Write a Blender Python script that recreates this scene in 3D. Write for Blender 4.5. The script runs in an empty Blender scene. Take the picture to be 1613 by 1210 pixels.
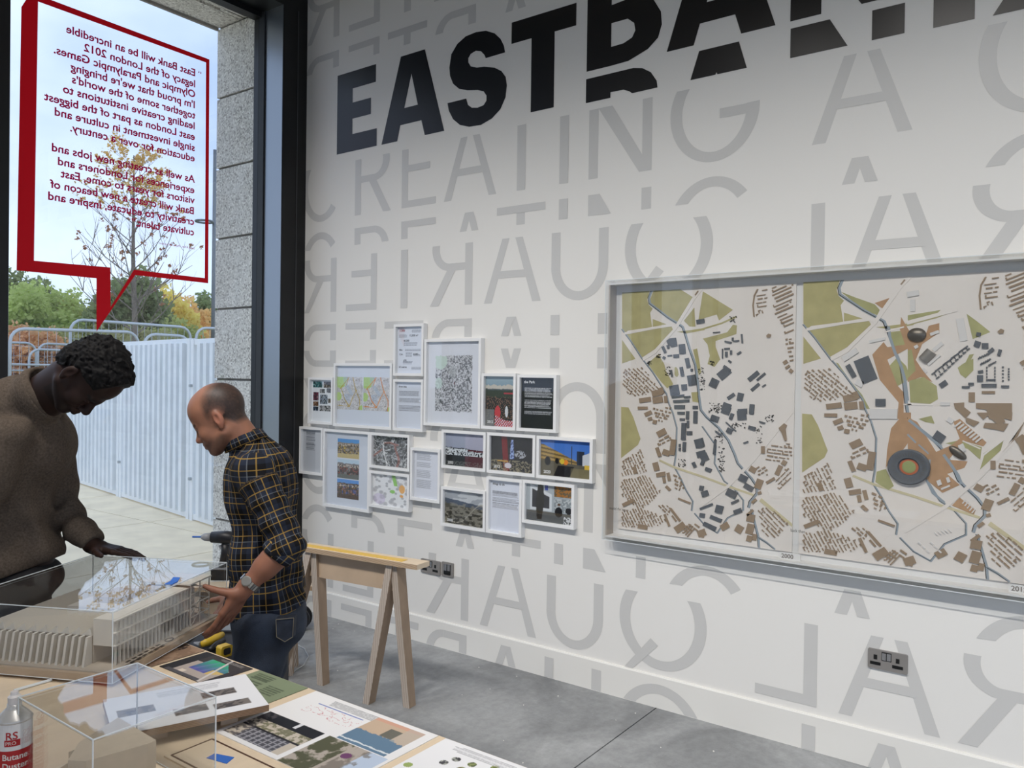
import bpy, bmesh, math, random
import numpy as np
from mathutils import Vector, Matrix
random.seed(7); RNG = np.random.default_rng(7)
scene = bpy.context.scene
COL = scene.collection
pi = math.pi

# ------------------------------------------------------------------ camera, sky, exposure
# camera solved from the wall lettering, window bubble and table edges; frame taken as 1613 x 1210
F, YAW, PIT, ROL, CH = 1262.8, math.radians(36.113), math.radians(-0.569), math.radians(0.7715), 1.60
WX = 3.565          # inner face of the lettered wall
GY = 4.60           # window glass plane
fw = Vector((math.cos(YAW)*math.cos(PIT), math.sin(YAW)*math.cos(PIT), math.sin(PIT)))
rt0 = Vector((math.sin(YAW), -math.cos(YAW), 0)); up0 = rt0.cross(fw)
rt = rt0*math.cos(ROL) + up0*math.sin(ROL); upv = -rt0*math.sin(ROL) + up0*math.cos(ROL)
cd = bpy.data.cameras.new('camera'); cam = bpy.data.objects.new('camera', cd); COL.objects.link(cam)
cd.sensor_fit = 'HORIZONTAL'; cd.sensor_width = 36.0; cd.lens = 36.0*F/1613; cd.clip_start = .02; cd.clip_end = 400
mw = Matrix(((rt.x, upv.x, -fw.x, 0), (rt.y, upv.y, -fw.y, 0), (rt.z, upv.z, -fw.z, CH), (0, 0, 0, 1)))
cam.matrix_world = mw; scene.camera = cam

SKY_STRENGTH = 1.36
LAMP_POWER = 128.0; DOWN_POWER = 60.0
scene.view_settings.view_transform = 'Standard'; scene.view_settings.look = 'None'
scene.view_settings.gamma = 1.0; scene.view_settings.use_curve_mapping = False
scene.view_settings.exposure = 0.42

world = bpy.data.worlds.new('overcast_sky'); scene.world = world; world.use_nodes = True
wn = world.node_tree; wn.nodes.clear()
def wnode(t, **k):
    n = wn.nodes.new(t)
    for a, b in k.items(): setattr(n, a, b)
    return n
_tc = wnode('ShaderNodeTexCoord'); _mp = wnode('ShaderNodeMapping'); _mp.inputs['Scale'].default_value = (1, 1, 2.2)
_nz = wnode('ShaderNodeTexNoise'); _nz.inputs['Scale'].default_value = 2.3; _nz.inputs['Detail'].default_value = 5; _nz.inputs['Roughness'].default_value = .5
_cr = wnode('ShaderNodeValToRGB')
_cr.color_ramp.elements[0].position = .34; _cr.color_ramp.elements[0].color = (.33, .43, .65, 1)
_cr.color_ramp.elements[1].position = .66; _cr.color_ramp.elements[1].color = (.64, .73, .90, 1)
_bg = wnode('ShaderNodeBackground'); _bg.inputs['Strength'].default_value = SKY_STRENGTH
_wo = wnode('ShaderNodeOutputWorld')
wn.links.new(_tc.outputs['Generated'], _mp.inputs[0]); wn.links.new(_mp.outputs[0], _nz.inputs['Vector'])
wn.links.new(_nz.outputs[0], _cr.inputs[0]); wn.links.new(_cr.outputs[0], _bg.inputs[0]); wn.links.new(_bg.outputs[0], _wo.inputs[0])

# pixel -> direction (frame 1613 x 1210) and its meeting point with a real plane
def ray(px, py): return rt*((px-806.5)/F) + upv*(-(py-605)/F) + fw
def onx(px, py, X): d = ray(px, py); return Vector((0, 0, CH)) + d*(X/d.x)
def ony(px, py, Y): d = ray(px, py); return Vector((0, 0, CH)) + d*(Y/d.y)
def onz(px, py, Z): d = ray(px, py); return Vector((0, 0, CH)) + d*((Z-CH)/d.z)

# ------------------------------------------------------------------ materials
def s2l(c): return tuple((x/12.92 if x <= .04045 else ((x+.055)/1.055)**2.4) for x in c)
def hexc(r, g, b): return s2l((r/255, g/255, b/255))
MATS = {}
def mat(name, rgb=(200, 200, 200), rough=.6, metal=0., spec=.5, noise=None, bump=None, alpha=None, coat=0, emit=None, sub=None):
    """rgb in display 0-255. noise=(scale, strength[, detail, stretch xyz]); bump=(scale, strength[, stretch])"""
    if name in MATS: return MATS[name]
    m = bpy.data.materials.new(name); m.use_nodes = True; nt = m.node_tree; b = nt.nodes['Principled BSDF']
    col = hexc(*rgb); b.inputs['Base Color'].default_value = (*col, 1); b.inputs['Roughness'].default_value = rough
    b.inputs['Metallic'].default_value = metal; b.inputs['Specular IOR Level'].default_value = spec
    if coat: b.inputs['Coat Weight'].default_value = coat; b.inputs['Coat Roughness'].default_value = .1
    if emit: b.inputs['Emission Color'].default_value = (*col, 1); b.inputs['Emission Strength'].default_value = emit
    if sub: b.inputs['Subsurface Weight'].default_value = sub; b.inputs['Subsurface Radius'].default_value = (.01, .004, .002)
    if noise or bump:
        tc = nt.nodes.new('ShaderNodeTexCoord')
    if noise:
        mp = nt.nodes.new('ShaderNodeMapping'); nt.links.new(tc.outputs['Object'], mp.inputs[0])
        if len(noise) > 3: mp.inputs['Scale'].default_value = noise[3]
        n = nt.nodes.new('ShaderNodeTexNoise'); n.inputs['Scale'].default_value = noise[0]; n.inputs['Detail'].default_value = noise[2] if len(noise) > 2 else 4
        nt.links.new(mp.outputs[0], n.inputs['Vector'])
        r = nt.nodes.new('ShaderNodeValToRGB'); k = noise[1]
        r.color_ramp.elements[0].position = .3; r.color_ramp.elements[1].position = .7
        r.color_ramp.elements[0].color = (*[max(0, c*(1-k)) for c in col], 1); r.color_ramp.elements[1].color = (*[min(1, c*(1+k)) for c in col], 1)
        nt.links.new(n.outputs[0], r.inputs[0]); nt.links.new(r.outputs[0], b.inputs['Base Color'])
    if bump:
        mp2 = nt.nodes.new('ShaderNodeMapping'); nt.links.new(tc.outputs['Object'], mp2.inputs[0])
        if len(bump) > 2: mp2.inputs['Scale'].default_value = bump[2]
        n2 = nt.nodes.new('ShaderNodeTexNoise'); n2.inputs['Scale'].default_value = bump[0]; n2.inputs['Detail'].default_value = 3
        nt.links.new(mp2.outputs[0], n2.inputs['Vector'])
        bp = nt.nodes.new('ShaderNodeBump'); bp.inputs['Strength'].default_value = bump[1]; bp.inputs['Distance'].default_value = .01
        nt.links.new(n2.outputs[0], bp.inputs['Height']); nt.links.new(bp.outputs[0], b.inputs['Normal'])
    MATS[name] = m; return m
def glass_mat(name, tint=(.97, .985, .98), ior=1.45, rough=0.0, gain=1.0):
    if name in MATS: return MATS[name]
    m = bpy.data.materials.new(name); m.use_nodes = True; nt = m.node_tree; nt.nodes.clear()
    fr = nt.nodes.new('ShaderNodeFresnel'); fr.inputs[0].default_value = ior
    tr = nt.nodes.new('ShaderNodeBsdfTransparent'); tr.inputs[0].default_value = (*tint, 1)
    gl = nt.nodes.new('ShaderNodeBsdfGlossy'); gl.inputs['Roughness'].default_value = rough
    mx = nt.nodes.new('ShaderNodeMixShader'); out = nt.nodes.new('ShaderNodeOutputMaterial')
    mu = nt.nodes.new('ShaderNodeMath'); mu.operation = 'MULTIPLY'; mu.inputs[1].default_value = gain; mu.use_clamp = True
    # keep the same reflectance from inside the sheet as from outside
    geo = nt.nodes.new('ShaderNodeNewGeometry'); vt = nt.nodes.new('ShaderNodeMix'); vt.data_type = 'FLOAT'
    vt.inputs[2].default_value = ior; vt.inputs[3].default_value = ior
    nt.links.new(fr.outputs[0], mu.inputs[0]); nt.links.new(mu.outputs[0], mx.inputs[0])
    # back faces see 1/ior inside Fresnel, feed ior inverted so both sides agree
    inv = nt.nodes.new('ShaderNodeMath'); inv.operation = 'POWER'; inv.inputs[0].default_value = ior
    pw = nt.nodes.new('ShaderNodeMath'); pw.operation = 'MULTIPLY_ADD'; pw.inputs[1].default_value = -2.0; pw.inputs[2].default_value = 1.0
    nt.links.new(geo.outputs['Backfacing'], pw.inputs[0]); nt.links.new(pw.outputs[0], inv.inputs[1])
    nt.nodes.remove(vt)
    nt.links.new(inv.outputs[0], fr.inputs[0])
    nt.links.new(tr.outputs[0], mx.inputs[1]); nt.links.new(gl.outputs[0], mx.inputs[2]); nt.links.new(mx.outputs[0], out.inputs[0])
    MATS[name] = m; return m
def color_attr_mat(name, rough=.5, spec=.4):
    if name in MATS: return MATS[name]
    m = bpy.data.materials.new(name); m.use_nodes = True; nt = m.node_tree; b = nt.nodes['Principled BSDF']
    a = nt.nodes.new('ShaderNodeAttribute'); a.attribute_name = 'ink'
    nt.links.new(a.outputs['Color'], b.inputs['Base Color']); b.inputs['Roughness'].default_value = rough; b.inputs['Specular IOR Level'].default_value = spec
    MATS[name] = m; return m
def ply_mat(name, rgb, axis_scale=(1, 1, 1), dark=.22, rough=.55, s=9):
    """pale birch: long soft grain plus broad tone drift"""
    if name in MATS: return MATS[name]
    m = mat(name, rgb, rough, noise=(s, dark, 6, axis_scale), bump=(s*6, .06, axis_scale)); return m

# ------------------------------------------------------------------ mesh building
class MB:
    def __init__(s): s.v = []; s.f = []; s.m = []; s.mi = 0
    def add(s, vs, fs):
        k = len(s.v); s.v += [tuple(p) for p in vs]; s.f += [tuple(i+k for i in f) for f in fs]; s.m += [s.mi]*len(fs); return s
    def box(s, a, b, M=None):
        x0, y0, z0 = a; x1, y1, z1 = b
        vs = [(x0, y0, z0), (x1, y0, z0), (x1, y1, z0), (x0, y1, z0), (x0, y0, z1), (x1, y0, z1), (x1, y1, z1), (x0, y1, z1)]
        if M is not None: vs = [tuple(M @ Vector(p)) for p in vs]
        return s.add(vs, [(0, 3, 2, 1), (4, 5, 6, 7), (0, 1, 5, 4), (1, 2, 6, 5), (2, 3, 7, 6), (3, 0, 4, 7)])
    def prism(s, poly, fn, d0, d1):
        """poly: 2D outline; fn(u, v, d) -> xyz"""
        n = len(poly); vs = [fn(u, v, d0) for u, v in poly] + [fn(u, v, d1) for u, v in poly]
        return s.add(vs, [tuple(range(n-1, -1, -1)), tuple(range(n, 2*n))] + [(i, (i+1) % n, n+(i+1) % n, n+i) for i in range(n)])
    def beam(s, p, q, w, h, up=(0, 0, 1)):
        """rectangular bar from p to q, w across, h along up"""
        p = Vector(p); q = Vector(q); d = (q-p).normalized(); u = Vector(up); a = d.cross(u).normalized(); u = a.cross(d).normalized()
        vs = []
        for c in (p, q):
            for (i, j) in ((-1, -1), (1, -1), (1, 1), (-1, 1)): vs.append(c + a*(i*w/2) + u*(j*h/2))
        return s.add(vs, [(3, 2, 1, 0), (4, 5, 6, 7), (0, 1, 5, 4), (1, 2, 6, 5), (2, 3, 7, 6), (3, 0, 4, 7)])
    def tube(s, pts, r, n=10, cap=True, closed=False):
        pts = [Vector(p) for p in pts]; m = len(pts); rs = r if isinstance(r, (list, tuple)) else [r]*m
        base = len(s.v); prev = None; vs = []
        for i, p in enumerate(pts):
            a = pts[(i-1) % m] if (closed or i > 0) else p; b = pts[(i+1) % m] if (closed or i < m-1) else p
            d = (b-a).normalized()
            if prev is None:
                t = Vector((0, 0, 1)) if abs(d.z) < .9 else Vector((1, 0, 0)); u = d.cross(t).normalized()
            else:
                u = (prev - d*prev.dot(d)).normalized()
            prev = u; w = d.cross(u)
            for k in range(n):
                a_ = 2*pi*k/n; vs.append(p + (u*math.cos(a_)+w*math.sin(a_))*rs[i])
        fs = []
        for i in range(m if closed else m-1):
            j = (i+1) % m
            for k in range(n): fs.append((i*n+k, i*n+(k+1) % n, j*n+(k+1) % n, j*n+k))
        if cap and not closed: fs += [tuple(range(n-1, -1, -1)), tuple((m-1)*n+k for k in range(n))]
        return s.add(vs, fs)
    def lathe(s, prof, n=24, c=(0, 0, 0), M=None):
        vs = []; fs = []; m = len(prof)
        for r, z in prof:
            for k in range(n):
                p = Vector((r*math.cos(2*pi*k/n), r*math.sin(2*pi*k/n), z))
                if M is not None: p = M @ p
                vs.append((p.x+c[0], p.y+c[1], p.z+c[2]))
        for i in range(m-1):
            for k in range(n): fs.append((i*n+k, i*n+(k+1) % n, (i+1)*n+(k+1) % n, (i+1)*n+k))
        fs += [tuple(range(n-1, -1, -1)), tuple((m-1)*n+k for k in range(n))]
        return s.add(vs, fs)
    def rbox(s, a, b, r, axis=2, n=4, M=None):
        """box with its four edges along one axis rounded"""
        ax = [i for i in range(3) if i != axis]
        u0, v0, u1, v1 = a[ax[0]], a[ax[1]], b[ax[0]], b[ax[1]]; poly = []
        for cx, cy, st in ((u1-r, v1-r, 0), (u0+r, v1-r, 1), (u0+r, v0+r, 2), (u1-r, v0+r, 3)):
            for k in range(n+1):
                t = (st + k/n)*pi/2; poly.append((cx+r*math.cos(t), cy+r*math.sin(t)))
        def fn(u, v, d):
            p = [0, 0, 0]; p[ax[0]] = u; p[ax[1]] = v; p[axis] = d
            return tuple(M @ Vector(p)) if M is not None else tuple(p)
        return s.prism(poly, fn, a[axis], b[axis])

def link(o, parent=None):
    COL.objects.link(o)
    if parent is not None: o.parent = parent
    return o
def obj(name, mb, material=None, parent=None, smooth=False, local=False, bevel=0):
    """one mesh object; with a parent, world coordinates are taken to the parent's origin (parents are unrotated unless local)"""
    me = bpy.data.meshes.new(name); off = Vector((0, 0, 0))
    vs = mb.v
    if parent is not None and not local:
        off = wloc(parent); vs = [(p[0]-off.x, p[1]-off.y, p[2]-off.z) for p in vs]
    me.from_pydata(vs, [], mb.f); me.validate()
    mats = material if isinstance(material, (list, tuple)) else [material]
    for m in mats:
        if m is not None: me.materials.append(m)
    if len(mats) > 1 and len(me.polygons) == len(mb.m): me.polygons.foreach_set('material_index', mb.m)
    bm = bmesh.new(); bm.from_mesh(me); bmesh.ops.recalc_face_normals(bm, faces=bm.faces); bm.to_mesh(me); bm.free()
    if smooth: me.polygons.foreach_set('use_smooth', [True]*len(me.polygons))
    o = link(bpy.data.objects.new(name, me), parent)
    if bevel:
        bv = o.modifiers.new('bevel', 'BEVEL'); bv.width = bevel; bv.segments = 2; bv.limit_method = 'ANGLE'; bv.angle_limit = math.radians(40)
    return o
def wloc(o):
    l = Vector(o.location)
    while o.parent is not None: o = o.parent; l = l + Vector(o.location)
    return l
def tag(o, label, cat, group=None, kind=None):
    o['label'] = label; o['category'] = cat
    if group: o['group'] = group
    if kind: o['kind'] = kind
    return o
def thing(name, label, cat, loc=(0, 0, 0), group=None, rot=None, parent=None):
    o = bpy.data.objects.new(name, None); o.location = loc; o.empty_display_size = .1
    if rot is not None: o.rotation_euler = rot
    link(o, parent); return tag(o, label, cat, group)
def struct(name, mb, m, label=None, parent=None):
    o = obj(name, mb, m, parent)
    if parent is None:
        o['kind'] = 'structure'
        if label: o['label'] = label
    return o
def sempty(name, label, loc=(0, 0, 0)):
    o = bpy.data.objects.new(name, None); o.location = loc; link(o); o['kind'] = 'structure'; o['label'] = label; return o
def part_copy(src, parent, loc=None, rot=None, scale=None):
    o = src.copy(); COL.objects.link(o); o.parent = parent
    if loc is not None: o.location = loc
    if rot is not None: o.rotation_euler = rot
    if scale is not None: o.scale = scale
    return o
def text_mb(s, size, fn, d0=0.0, align='LEFT', width=None, bold=0.0, spacing=1.0):
    """flat lettering from the built-in font; fn(u, v, d) places it; width squeezes the line to a length"""
    cu = bpy.data.curves.new('t', 'FONT'); cu.body = s; cu.size = size; cu.align_x = align; cu.resolution_u = 3; cu.space_character = spacing
    if bold: cu.offset = bold
    ob = bpy.data.objects.new('t', cu); COL.objects.link(ob)
    bpy.context.view_layer.update()
    dg = bpy.context.evaluated_depsgraph_get(); me = bpy.data.meshes.new_from_object(ob.evaluated_get(dg))
    vs = [v.co.copy() for v in me.vertices]; fs = [tuple(p.vertices) for p in me.polygons]
    bpy.data.objects.remove(ob); bpy.data.curves.remove(cu); bpy.data.meshes.remove(me)
    k = 1.0
    if width and vs:
        w = max(v.x for v in vs) - (min(v.x for v in vs) if align != 'LEFT' else 0); k = width/max(w, 1e-6)
    mb = MB(); mb.add([fn(v.x*k, v.y, d0) for v in vs], fs); return mb
def flat(name, mb, m, parent, local=False):
    """like obj but keeps winding (flat print)"""
    me = bpy.data.meshes.new(name); off = wloc(parent) if (parent is not None and not local) else Vector((0, 0, 0))
    me.from_pydata([(p[0]-off.x, p[1]-off.y, p[2]-off.z) for p in mb.v], [], mb.f); me.materials.append(m)
    return link(bpy.data.objects.new(name, me), parent)
def picture(name, parent, O, U, V, nu, nv, fn, m=None, local=False):
    """printed sheet: grid of ink colours. O lower-left, U/V edge vectors, fn(u, v) -> rgb display arrays 0..255 (u right, v up)"""
    u = np.linspace(0, 1, nu); v = np.linspace(0, 1, nv); UU, VV = np.meshgrid(u, v)
    rgb = np.clip(np.stack(np.broadcast_arrays(*fn(UU, VV)), -1).astype(float)/255, 0, 1)
    lin = np.where(rgb <= .04045, rgb/12.92, ((rgb+.055)/1.055)**2.4).reshape(-1, 3)
    off = np.array(wloc(parent)) if not local else np.zeros(3)
    P = np.array(O)-off + UU.reshape(-1, 1)*np.array(U) + VV.reshape(-1, 1)*np.array(V)
    idx = np.arange(nu*nv).reshape(nv, nu)
    fs = np.stack([idx[:-1, :-1], idx[:-1, 1:], idx[1:, 1:], idx[1:, :-1]], -1).reshape(-1, 4)
    me = bpy.data.meshes.new(name); me.from_pydata(P.tolist(), [], fs.tolist())
    a = me.color_attributes.new('ink', 'FLOAT_COLOR', 'POINT')
    a.data.foreach_set('color', np.concatenate([lin, np.ones((len(lin), 1))], 1).astype(np.float32).ravel())
    me.materials.append(m or color_attr_mat('printed_paper'))
    return link(bpy.data.objects.new(name, me), parent)
# 2D value noise for prints and folds
def vnoise(x, y, seed=0):
    xi = np.floor(x).astype(np.int64); yi = np.floor(y).astype(np.int64); xf = x-xi; yf = y-yi
    def h(a, b):
        n = (a*374761393 + b*668265263 + seed*974711) & 0x7fffffff; n = ((n ^ (n >> 13))*1274126177) & 0x7fffffff
        return ((n ^ (n >> 16)) & 0xffff)/65535.
    sx = xf*xf*(3-2*xf); sy = yf*yf*(3-2*yf)
    return (h(xi, yi)*(1-sx)+h(xi+1, yi)*sx)*(1-sy) + (h(xi, yi+1)*(1-sx)+h(xi+1, yi+1)*sx)*sy
def fbm(x, y, o=4, seed=0):
    t = 0; a = .5
    for i in range(o): t = t+a*vnoise(x, y, seed+i); x = x*2.03; y = y*2.03; a *= .5
    return t/(1-.5**o)
# ------------------------------------------------------------------ room shell
RX0, RY0, CEIL = -4.6, -4.8, 4.62
m_wall = mat('painted_wall', (233, 231, 226), .42, spec=.35, bump=(60, .02))
m_skirt = mat('painted_skirting', (233, 231, 225), .3, spec=.45)
m_dark = mat('black_frame_metal', (20, 20, 21), .38, spec=.4)
m_alu = mat('anodised_aluminium', (150, 156, 162), .34, metal=.85)
m_gasket = mat('rubber_gasket', (38, 41, 44), .6)
m_white = mat('white_paint', (226, 226, 224), .5)
m_ceiling = mat('ceiling_bounce_tan', (136, 120, 102), .8)  # dark tan picked so the unseen ceiling bounces dim, warm light

def concrete_floor():
    m = bpy.data.materials.new('polished_concrete'); m.use_nodes = True; nt = m.node_tree; b = nt.nodes['Principled BSDF']
    tc = nt.nodes.new('ShaderNodeTexCoord')
    n1 = nt.nodes.new('ShaderNodeTexNoise'); n1.inputs['Scale'].default_value = 1.6; n1.inputs['Detail'].default_value = 8; n1.inputs['Roughness'].default_value = .62; n1.inputs['Distortion'].default_value = .6
    n2 = nt.nodes.new('ShaderNodeTexNoise'); n2.inputs['Scale'].default_value = 26; n2.inputs['Detail'].default_value = 5; n2.inputs['Roughness'].default_value = .7
    r1 = nt.nodes.new('ShaderNodeValToRGB'); r1.color_ramp.elements[0].position = .3; r1.color_ramp.elements[1].position = .72
    r1.color_ramp.elements[0].color = (*hexc(112, 114, 116), 1); r1.color_ramp.elements[1].color = (*hexc(170, 172, 173), 1)
    mx = nt.nodes.new('ShaderNodeMix'); mx.data_type = 'RGBA'; mx.blend_type = 'OVERLAY'; mx.inputs[0].default_value = .35
    nt.links.new(tc.outputs['Object'], n1.inputs['Vector']); nt.links.new(tc.outputs['Object'], n2.inputs['Vector'])
    nt.links.new(n1.outputs[0], r1.inputs[0]); nt.links.new(r1.outputs[0], mx.inputs[6]); nt.links.new(n2.outputs[0], mx.inputs[7])
    nt.links.new(mx.outputs[2], b.inputs['Base Color'])
    rr = nt.nodes.new('ShaderNodeMapRange'); rr.inputs[3].default_value = .34; rr.inputs[4].default_value = .62
    nt.links.new(n1.outputs[0], rr.inputs[0]); nt.links.new(rr.outputs[0], b.inputs['Roughness'])
    bp = nt.nodes.new('ShaderNodeBump'); bp.inputs['Strength'].default_value = .08; bp.inputs['Distance'].default_value = .01
    nt.links.new(n2.outputs[0], bp.inputs['Height']); nt.links.new(bp.outputs[0], b.inputs['Normal'])
    return m
m_floor = concrete_floor()
fl = sempty('floor', 'grey polished concrete floor cut into big slabs by thin joints')
struct('floor_bed', MB().box((RX0, RY0, -.2), (WX, GY+.06, -.012)), mat('joint_filler', (70, 70, 70), .9), parent=fl)
JY = [RY0, -1.6, 1.70, GY+.06]; JX = [RX0, -1.2, WX]
for i in range(3):
    for j in range(2):
        obj('floor_slab', MB().box((JX[j]+.002, JY[i]+.003, -.012), (JX[j+1]-.002, JY[i+1]-.003, 0)), m_floor, fl)
wr = sempty('wall_right', 'white painted wall covered in large grey and black lettering', (WX, 0, 0))
struct('wall_board', MB().box((WX, RY0, -.1), (WX+.15, 4.353, CEIL)), m_wall, parent=wr)
sk = MB(); sk.prism([(0, 0), (-.012, 0), (-.012, .150), (-.008, .157), (0, .157)], lambda u, v, d: (WX+u, d, v), RY0, 4.353)
skob = struct('baseboard_right', sk, m_skirt, 'white painted skirting board along the lettered wall')
struct('wall_back', MB().box((RX0-.15, RY0-.15, 4.02), (WX+.15, RY0, CEIL)), m_wall, 'white band over the back windows')
struct('ceiling', MB().box((RX0-.15, RY0-.15, CEIL), (WX+.15, GY+.1, CEIL+.1)), m_ceiling, 'unseen ceiling tinted tan to bounce warm light')

# window wall: deep mullion posts, slim glazing frames and panes, one bay after another
m_glass = glass_mat('window_glass', (.965, .98, .98), 1.5)
HEAD = 4.02; MULL = [(3.37, 3.565), (1.543, 1.733), (-.285, -.095), (-2.113, -1.923), (-3.94, -3.75)]
struct('trim_1', MB().box((RX0, 4.353, HEAD), (WX, GY+.06, CEIL)), m_dark, 'black metal band over the window heads')
for i, (a, b) in enumerate(MULL):
    t = sempty('trim_%d' % (i+2), 'deep black metal post between window panes' if i else 'deep black metal post where the window meets the lettered wall', ((a+b)/2, 4.45, 0))
    struct('post_core', MB().box((a, 4.353, 0), (b+(.0 if i else .15), GY+.06, HEAD)), m_dark, parent=t)
    struct('post_groove', MB().box((a+.115, 4.350, 0), (a+.121, 4.3535, HEAD)), mat('groove_grey', (60, 61, 63), .35), parent=t)  # thin paler grey line down the post face
    struct('side_lining', MB().box((a-.003, 4.357, 0), (a, 4.535, HEAD)), m_alu, parent=t)
    struct('side_gasket', MB().box((a-.014, 4.537, 0), (a, GY-.005, HEAD)), m_gasket, parent=t)
    if i: struct('side_lining', MB().box((b, 4.357, 0), (b+.003, 4.535, HEAD)), m_alu, parent=t)
for i in range(len(MULL)-1):
    x1 = MULL[i][0]; x0 = MULL[i+1][1]
    w = sempty('window_%d' % (i+1), 'tall clear window pane with slim dark frame' + (' carrying a red speech bubble' if i == 0 else ''), ((x0+x1)/2, GY, 0))
    fr = MB()
    fr.box((x0, GY-.03, 0), (x1, GY+.05, .07)); fr.box((x0, GY-.03, HEAD-.035), (x1, GY+.05, HEAD))
    fr.box((x0, GY-.03, 0), (x0+.03, GY+.05, HEAD)); fr.box((x1-.012, GY-.0, 0), (x1, GY+.05, HEAD))
    struct('window_frame', fr, m_dark, parent=w)
    struct('pane', MB().box((x0+.02, GY+.002, .05), (x1-.008, GY+.012, HEAD-.02)), m_glass, parent=w)
# side opposite the lettered wall: plain, with glazing towards the back of the room; the back is glazed too
struct('wall_left', MB().box((RX0-.15, .7, 0), (RX0, GY+.06, CEIL)).box((RX0-.15, RY0, HEAD), (RX0, .7, CEIL)), m_wall, 'plain white wall opposite the lettering')
n_win = len(MULL)
def side_window(x0, y0, x1, y1):
    global n_win
    w = sempty('window_%d' % n_win, 'tall clear window behind the viewer', ((x0+x1)/2, (y0+y1)/2, 0)); n_win += 1
    d = Vector((x1-x0, y1-y0, 0)).normalized(); n = Vector((-d.y, d.x, 0)); fr = MB()
    P = lambda t, z: (x0+d.x*t, y0+d.y*t, z)
    L = math.hypot(x1-x0, y1-y0)
    for t in (.05, L-.05): fr.beam(P(t, 0), P(t, HEAD), .1, .1, up=d)
    fr.beam(P(0, .04), P(L, .04), .1, .08); fr.beam(P(0, HEAD-.03), P(L, HEAD-.03), .1, .06)
    struct('window_frame', fr, m_dark, parent=w); g = MB(); g.beam(P(.08, HEAD/2), P(L-.08, HEAD/2), .01, HEAD-.1); struct('pane', g, m_glass, parent=w)
for y0, y1 in ((-4.8, -2.97), (-2.97, -1.13), (-1.13, .7)): side_window(RX0-.06, y0, RX0-.06, y1)
for i in range(4): side_window(RX0+i*2.04, RY0-.06, RX0+(i+1)*2.04, RY0-.06)
# ceiling track with spotlights that wash the lettered wall
m_lens = mat('spot_lens', (255, 236, 212), .4, emit=6)
def light_track(x, y0, y1, lab): 
    t = thing('lighting_track', lab, 'track', (x, (y0+y1)/2, CEIL), 'ceiling lighting tracks')
    obj('track_rail', MB().box((x-.02, y0, CEIL-.04), (x+.02, y1, CEIL)), m_dark, t)
def spotlight(p, aim, power, size, lab, grp):
    d = (aim-p).normalized(); q = d.to_track_quat('-Z', 'Y').to_matrix()
    s = thing('track_spotlight', lab, 'spotlight', p, grp); M4 = Matrix.Translation(p) @ q.to_4x4()
    obj('lamp_head', MB().lathe([(.02, .10), (.045, .09), (.045, -.07), (.038, -.075)], 20, M=M4), m_dark, s)
    obj('stem', MB().tube([p, p+Vector((0, 0, .13))], .008, 8), m_dark, s); obj('lens', MB().lathe([(.036, -.074), (.03, -.0745)], 20, M=M4), m_lens, s)
    l = bpy.data.lights.new('spot_beam', 'SPOT'); l.energy = power; l.color = (1.0, .965, .92); l.spot_size = math.radians(size); l.spot_blend = 1.0; l.shadow_soft_size = .10
    lo = bpy.data.objects.new('spot_beam', l); COL.objects.link(lo); lo.parent = s; lo.matrix_local = Matrix.Translation(d*.085) @ q.to_4x4()
light_track(.0, -4.4, 4.2, 'black ceiling track carrying the spotlights aimed at the lettered wall')
light_track(.55, -1.6, 3.0, 'added unseen ceiling track holding the table spotlights')
for i in range(9):
    y = -4.0+i*.98; spotlight(Vector((.0, y, CEIL-.16)), Vector((WX, y+.25, .2)), LAMP_POWER, 72, 'black spotlight on the ceiling track, turned to the lettered wall', 'spotlights turned to the lettered wall')
for y in (-.9, .3, 1.5): spotlight(Vector((.55, y, CEIL-.16)), Vector((1.15, y+.75, .74)), DOWN_POWER, 80, 'added unseen spotlight brightening the work table', 'added spotlights brightening the work table')  # lamps added out of view to lift the brightness of the table

# ------------------------------------------------------------------ outside: pier of rough-cast blocks, lintel, paving
def aggregate():
    m = bpy.data.materials.new('exposed_aggregate_concrete'); m.use_nodes = True; nt = m.node_tree; b = nt.nodes['Principled BSDF']
    tc = nt.nodes.new('ShaderNodeTexCoord'); v = nt.nodes.new('ShaderNodeTexVoronoi'); v.inputs['Scale'].default_value = 95
    n = nt.nodes.new('ShaderNodeTexNoise'); n.inputs['Scale'].default_value = 5; n.inputs['Detail'].default_value = 6
    r = nt.nodes.new('ShaderNodeValToRGB'); e = r.color_ramp.elements; e[0].position = .0; e[0].color = (*hexc(160, 155, 148), 1); e[1].position = 1; e[1].color = (*hexc(250, 247, 240), 1)
    for p, c in ((.25, (208, 204, 196)), (.75, (228, 224, 216)), (.9, (240, 236, 228))):
        q = e.new(p); q.color = (*hexc(*c), 1)
    mx = nt.nodes.new('ShaderNodeMix'); mx.data_type = 'RGBA'; mx.blend_type = 'OVERLAY'; mx.inputs[0].default_value = .3
    sep = nt.nodes.new('ShaderNodeSeparateColor')
    for k in (v, n): nt.links.new(tc.outputs['Object'], k.inputs['Vector'])
    nt.links.new(v.outputs['Color'], sep.inputs[0]); nt.links.new(sep.outputs[0], r.inputs[0]); nt.links.new(r.outputs[0], mx.inputs[6]); nt.links.new(n.outputs[0], mx.inputs[7])
    nt.links.new(mx.outputs[2], b.inputs['Base Color']); b.inputs['Roughness'].default_value = .8
    bp = nt.nodes.new('ShaderNodeBump'); bp.inputs['Strength'].default_value = .5; bp.inputs['Distance'].default_value = .004
    nt.links.new(v.outputs['Distance'], bp.inputs['Height']); nt.links.new(bp.outputs[0], b.inputs['Normal']); return m
m_agg = aggregate(); m_joint = mat('block_joint', (112, 108, 100), .9)
pr_ = sempty('wall_pier', 'outdoor pier of rough grey aggregate blocks with recessed joints', (3.8, 4.9, 0))
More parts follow.
